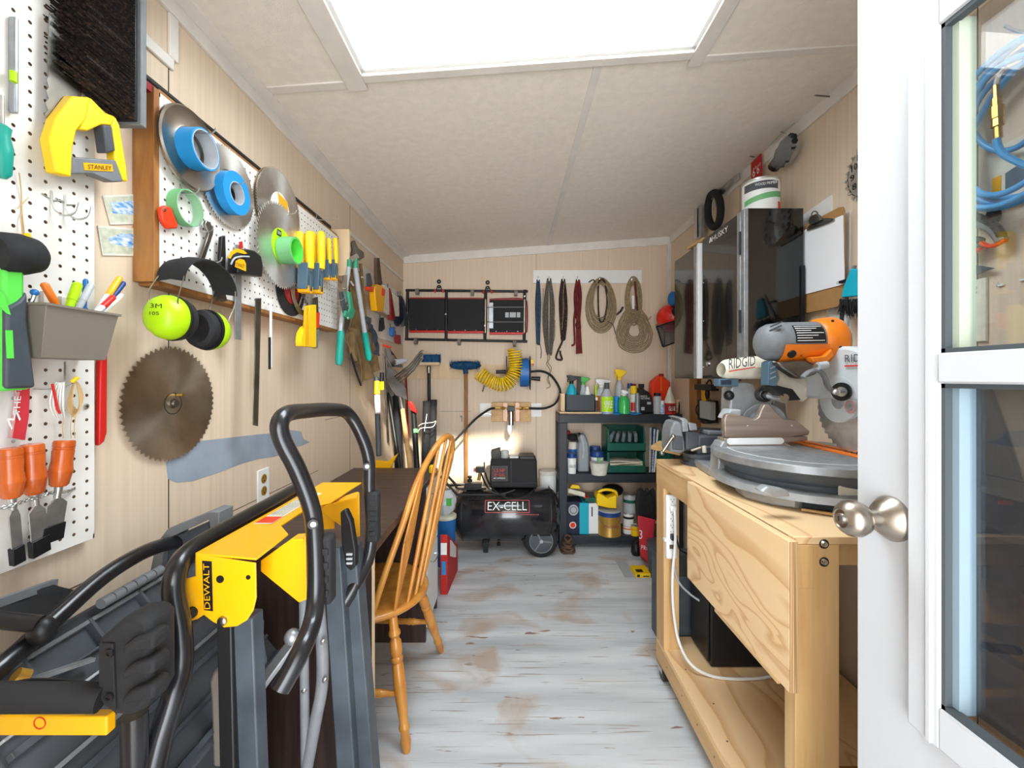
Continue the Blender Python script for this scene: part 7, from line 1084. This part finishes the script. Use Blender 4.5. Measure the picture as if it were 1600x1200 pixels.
# guards
P(t, 'upper_guard', B('milk').poly([V((.985, 1.25 + .162 * math.cos(q), 1.232 + .162 * math.sin(q))) for q in [math.pi * i / 24 for i in range(25)]], (.055, 0, 0)), bev=.010, label='translucent grey upper blade guard'); P(t, 'lower_guard', B('plastclear').ring(V((.976, 1.25, 1.235)), (1, 0, 0), .03, .070, .006, 40), label='clear plastic lower guard')
P(t, 'guard_hub', B('black').ring(PY(1316, 612, 1.22), (-1, -.4, 0), .012, .027, .006, 30)); P(t, 'guard_hub_ring', B('steel').ring(PY(1316, 612, 1.21), (-1, -.4, 0), .006, .014, .006, 24)); txt(t, 'lettering', 'RIDGID', (.983, 1.225, 1.345), (0, -1, 0), (0, 0, 1), .12, .022, 'dkgrey', .003); P(t, 'red_underline', B('red').box((.979, 1.105, 1.332), (.981, 1.225, 1.336)))
# motor
m0 = V((.785, 1.33, 1.412)); ax = V((1, -.02, .012)).normalized()
P(t, 'motor_cap', B('grey').lathe(m0, ax, [(0, .018), (.004, .036), (.014, .050), (.030, .058), (.060, .061)], 36), ang=60); bb = B('black')
for i in range(6): u = -.035 + i * .012; bb.bar(m0 + V((.010 + abs(u) * .2, -.052 + .012, .02 + u)), m0 + V((.040 + abs(u) * .2, -.066 + .012, .035 + u)), .003, .004)
P(t, 'vent_slots', bb, kind='stuff'); P(t, 'motor_body', B('grey').lathe(m0 + ax * .06, ax, [(0, .0615), (.004, .063), (.16, .064)], 36)); P(t, 'motor_flange', B('ridorange').lathe(m0 + ax * .175, ax, [(0, .066), (.006, .072), (.050, .078), (.062, .074)], 32)); P(t, 'gear_case', B('alucast').lathe(m0 + ax * .232, ax, [(0, .07), (.02, .06), (.03, .04)], 30))
lb = []; 
def ons(s_, q, o=.0): return m0 + ax * s_ + V((0, -(.0648 + o) * math.cos(q), (.0648 + o) * math.sin(q)))
P(t, 'warning_label', B('black').surf([[ons(s_, q) for q in [-.12 + i * .95 / 8 for i in range(9)]] for s_ in (.078, .168)])); bb = B('white')
for i in range(7):
    q = .72 - i * .125; bb.surf([[ons(s_, q_, .0008) for q_ in (q, q + .035)] for s_ in (.082, .164 - (i % 3) * .018)])
P(t, 'label_print', bb, kind='stuff'); P(t, 'orange_belly', B('ridorange').surf([[ons(s_, q, .004) for q in [-1.5 + i * 1.32 / 8 for i in range(9)]] for s_ in (.045, .10, .18)], (0, -.001, 0)), bev=0)
P(t, 'brush_cap', B('black').lathe(ons(.070, -.62, .004), (0, -.8, -.55), [(0, .013), (.005, .012), (.006, .008)], 18)); txt(t, 'emblem', 'X', ons(.092, -.72, .010), (1, 0, 0), (0, -.6, .75), .010, .008, 'black')
for p in ((.20, .9), (.205, -.3)): P(t, 'flange_screw', B('black').sph(ons(p[0], p[1], .012), .004, 8, 6))
P(t, 'flange_foot', B('ridorange').poly([PY(x, y, 1.25) for x, y in [(1268, 558), (1290, 556), (1300, 545), (1303, 556), (1292, 566), (1272, 566)]], (0, .03, 0)), bev=.003)
# dust bag
g = []
for i in range(15):
    s_ = i / 14; a, c = PY(1126 + 88 * s_, 563 - 7 * s_ - 2 * math.sin(s_ * 3), 1.50), PY(1127 + 80 * s_, 592 - 1 * s_, 1.50); cc = (a + c) / 2; hz = (a.z - c.z) / 2 * (.72 if i in (0, 14) else 1); g.append([cc + V((0, -.042 * math.cos(q) * (.8 if i in (0, 14) else 1) * (1 + .05 * math.sin(i)), hz * math.sin(q) * (1.0 if math.sin(q) > 0 else 1.05))) for q in [2 * math.pi * j / 16 for j in range(17)]])
q = P(t, 'dust_bag', B('cream').surf(g), ang=70); a = PY(1139, 577, 1.452); e = PY(1180, 571, 1.452); txt(q, 'lettering', 'RIDGID', a, e - a, (0, 0, 1), (e - a).length, .036, 'dkgrey'); P(q, 'red_underline', B('red').bar(PY(1139, 580.5, 1.452), PY(1180, 573.5, 1.452), .001, .003))
g = []
for i in range(11):
    s_ = i / 10; a, c = PY(1205 + 58 * s_, 566 + 24 * s_, 1.42), PY(1212 + 40 * s_, 600 + 28 * s_, 1.42); cc = (a + c) / 2; d = (a - c) / 2; g.append([cc + d * math.sin(q) + V((0, -.03 * math.cos(q), 0)) for q in [2 * math.pi * j / 14 for j in range(15)]])
P(q, 'dust_sleeve', B('cream').surf(g), ang=70, label='loose cream canvas sleeve')
O('pencil', B('pineh').cyl(HZ(1252, 796, BZ + .006), HZ(1330, 808, BZ + .006), .004), 'round wooden dowel lying in front of the mitre saw', 'dowel')
# ================================================================ on the right wall, seen through the door panes
t = T('air_hose', 'coiled bright blue air hose with brass fittings seen through the upper door pane', 'hose'); c = V((XR - .07, 1.025, 1.925))
for i, (ry, rz, dx, sh) in enumerate([(.165, .195, 0, 0), (.150, .185, .022, .01), (.120, .150, -.020, -.012), (.170, .180, .040, .012), (.085, .110, .03, .06), (.155, .200, -.035, -.006), (.135, .172, .012, -.02)]):
    P(t, 'hose_loop', B('hoseblue').tube([c + V((dx + .01 * math.sin(2 * q + i), ry * math.cos(q) + sh * .5, rz * math.sin(q) + sh - .010 * math.cos(q + i))) for q in [2 * math.pi * j / 40 for j in range(40)]], .0075, 10, True), ang=60)
p = V((1.185, 1.018, 1.985)); P(t, 'brass_fitting', B('brass').lathe(p, (.05, 0, -1), [(-.03, .006), (0, .007), (.002, .010), (.02, .010), (.022, .013), (.05, .013), (.052, .011), (.07, .012), (.072, .008), (.10, .008)], 8)); P(t, 'hose_tail', B('hoseblue').tube(smooth([p + V((0, 0, -.10)), p + V((.01, -.005, -.14)), p + V((.03, -.04, -.19))], 5), .0075, 8)); P(t, 'steel_elbow', B('steel').tube(smooth([p + V((0, 0, .03)), p + V((0, -.006, .05)), p + V((0, -.02, .06))], 4), .006, 7))
O('peg_hook', B('steel').tube(smooth([(XR, 1.005, 2.14), (XR - .08, 1.005, 2.135), (XR - .12, 1.005, 2.15)], 4), .004, 6), 'steel wall hook carrying the blue air hose', 'hook')
for lab, hp_, op_ in (('upper grey and black secateurs with an orange loop on the right wall', [(1495, 331), (1525, 341), (1552, 354), (1566, 372)], [(1529, 377), (1548, 385), (1572, 375)]), ('lower grey and black secateurs with an orange loop on the right wall', [(1488, 392), (1508, 384), (1524, 378), (1534, 380)], [(1492, 396), (1520, 395), (1532, 388)])):
    t = T('secateurs', lab, 'secateurs', 'secateurs on the right wall'); P(t, 'handle', B('grey').tube(smooth([RW(x, y + 5, .03) for x, y in hp_], 5), .013, 9)); P(t, 'black_back', B('blackmat').tube(smooth([RW(x, y - 3, .035) for x, y in hp_], 5), .010, 8)); P(t, 'orange_loop', B('redorange').tube(smooth([RW(x, y, .035) for x, y in op_], 5), .006, 7))
O('black_hanger', B('blackmat').sph(RW(1552, 338, .02), (.010, .018, .024), 12, 8), 'small round black hanger behind the blue hose', 'hanger'); O('pointed_knife', B('dkgrey').poly([RW(x, y, .02) for x, y in [(1490, 411), (1530, 415), (1553, 419), (1530, 427), (1490, 434)]], (.004, 0, 0)), 'dark pointed blade above the thermometer', 'knife')
O('label_sheet', B('cream').poly([(XR - .004, 1.15, 1.76), (XR - .004, .95, 1.78), (XR - .004, .95, 1.92), (XR - .004, 1.15, 1.92)], (.003, 0, 0)).m('yellow').poly([(XR - .006, 1.13, 1.80), (XR - .006, 1.11, 1.80), (XR - .006, 1.11, 1.84), (XR - .006, 1.13, 1.84)], (.002, 0, 0)).m('clampblue').poly([(XR - .006, 1.10, 1.79), (XR - .006, .96, 1.80), (XR - .006, .96, 1.88), (XR - .006, 1.10, 1.84)], (.002, 0, 0)), 'cream, yellow and blue printed sheet behind the blue hose', 'sheet')
t = T('thermometer', 'long cream wall thermometer with black numbers seen through the upper door pane', 'thermometer'); ty0, ty1, tz0, tz1 = 1.215, 1.142, 1.40, 1.575; P(t, 'plate', B('cream').box((XR - .010, ty1, tz0), (XR - .001, ty0, tz1)), bev=.002); P(t, 'tube', B('red').cyl((XR - .012, 1.187, tz0 + .03), (XR - .012, 1.187, tz1 - .02), .0012, n=6)); P(t, 'hanging_slot', B('black').box((XR - .0105, 1.183, tz1 - .010), (XR - .0098, 1.198, tz1 - .007)))
for i, s_ in enumerate(('120', '100', '80', '60', '40', '20', '0', '20', '40')): w_ = .006 * len(s_); txt(t, 'numeral', s_, (XR - .0102, 1.1805, tz1 - .028 - i * .0125), (0, -1, 0), (0, 0, 1), w_, .008, 'black')
for i, s_ in enumerate(('50', '40', '30', '20', '10', '0', '10', '20', '30', '40')): w_ = .0045 * len(s_); txt(t, 'numeral', s_, (XR - .0102, 1.205, tz1 - .030 - i * .0113), (0, -1, 0), (0, 0, 1), w_, .006, 'black')
b = B('black')
for i in range(28): b.box((XR - .0106, 1.183, tz1 - .024 - i * .004), (XR - .0102, 1.187 + .003, tz1 - .0235 - i * .004))
P(t, 'tick_marks', b, kind='stuff')
t = T('orange_tool', 'orange and black handle lying on the dark ledge behind the upper door pane', 'tool'); P(t, 'handle', B('orange').cyl((XR - .05, 1.24, 1.365), (XR - .05, 1.165, 1.365), .014)); P(t, 'tip', B('black').cyl((XR - .05, 1.165, 1.365), (XR - .05, 1.12, 1.362), .014, .008))
O('dark_ledge', B('slate').box((XR - .09, .85, 1.325), (XR - .001, 1.27, 1.350)), 'dark narrow ledge on the right wall behind the door', 'ledge', bev=.002)
for i, z in enumerate((1.545, 1.548)): O('white_clip', B('white').box((XR - .006, 1.105 - i * .05, z), (XR - .001, 1.12 - i * .05, z + .004)).box((XR - .006, 1.105 + (.013 if not i else 0) - i * .05, z), (XR - .001, 1.107 + (.013 if not i else 0) - i * .05, z + .012)), ['left small white clip on the wall right of the thermometer', 'right small white clip on the wall right of the thermometer'][i], 'clip')
t = T('grey_bag', 'rounded dark grey tool bag with an orange mark on the near end of the workbench', 'bag'); P(t, 'body', B('dkgrey').sph((1.12, .985, BZ + .048), (.085, .045, .050), 20, 12, ax=(0, 0, 1)).box((1.05, .95, BZ), (1.19, 1.02, BZ + .06)), bev=.006); P(t, 'orange_mark', B('redorange').box((1.10, .9385, BZ + .07), (1.13, .942, BZ + .078)))
O('dark_triangle', B('slate').poly([(XR - .02, 1.22, 1.28), (XR - .02, 1.13, 1.28), (XR - .02, 1.04, .97), (XR - .02, 1.22, .99)], (.012, 0, 0)), 'dark triangular square leaning on the wall behind the lower door pane', 'square', bev=.001)
O('black_lever', B('black').cyl((1.0, .92, .71), (1.13, .93, .69), .010), 'black lever sticking out under the near end of the workbench', 'lever')
finalize()
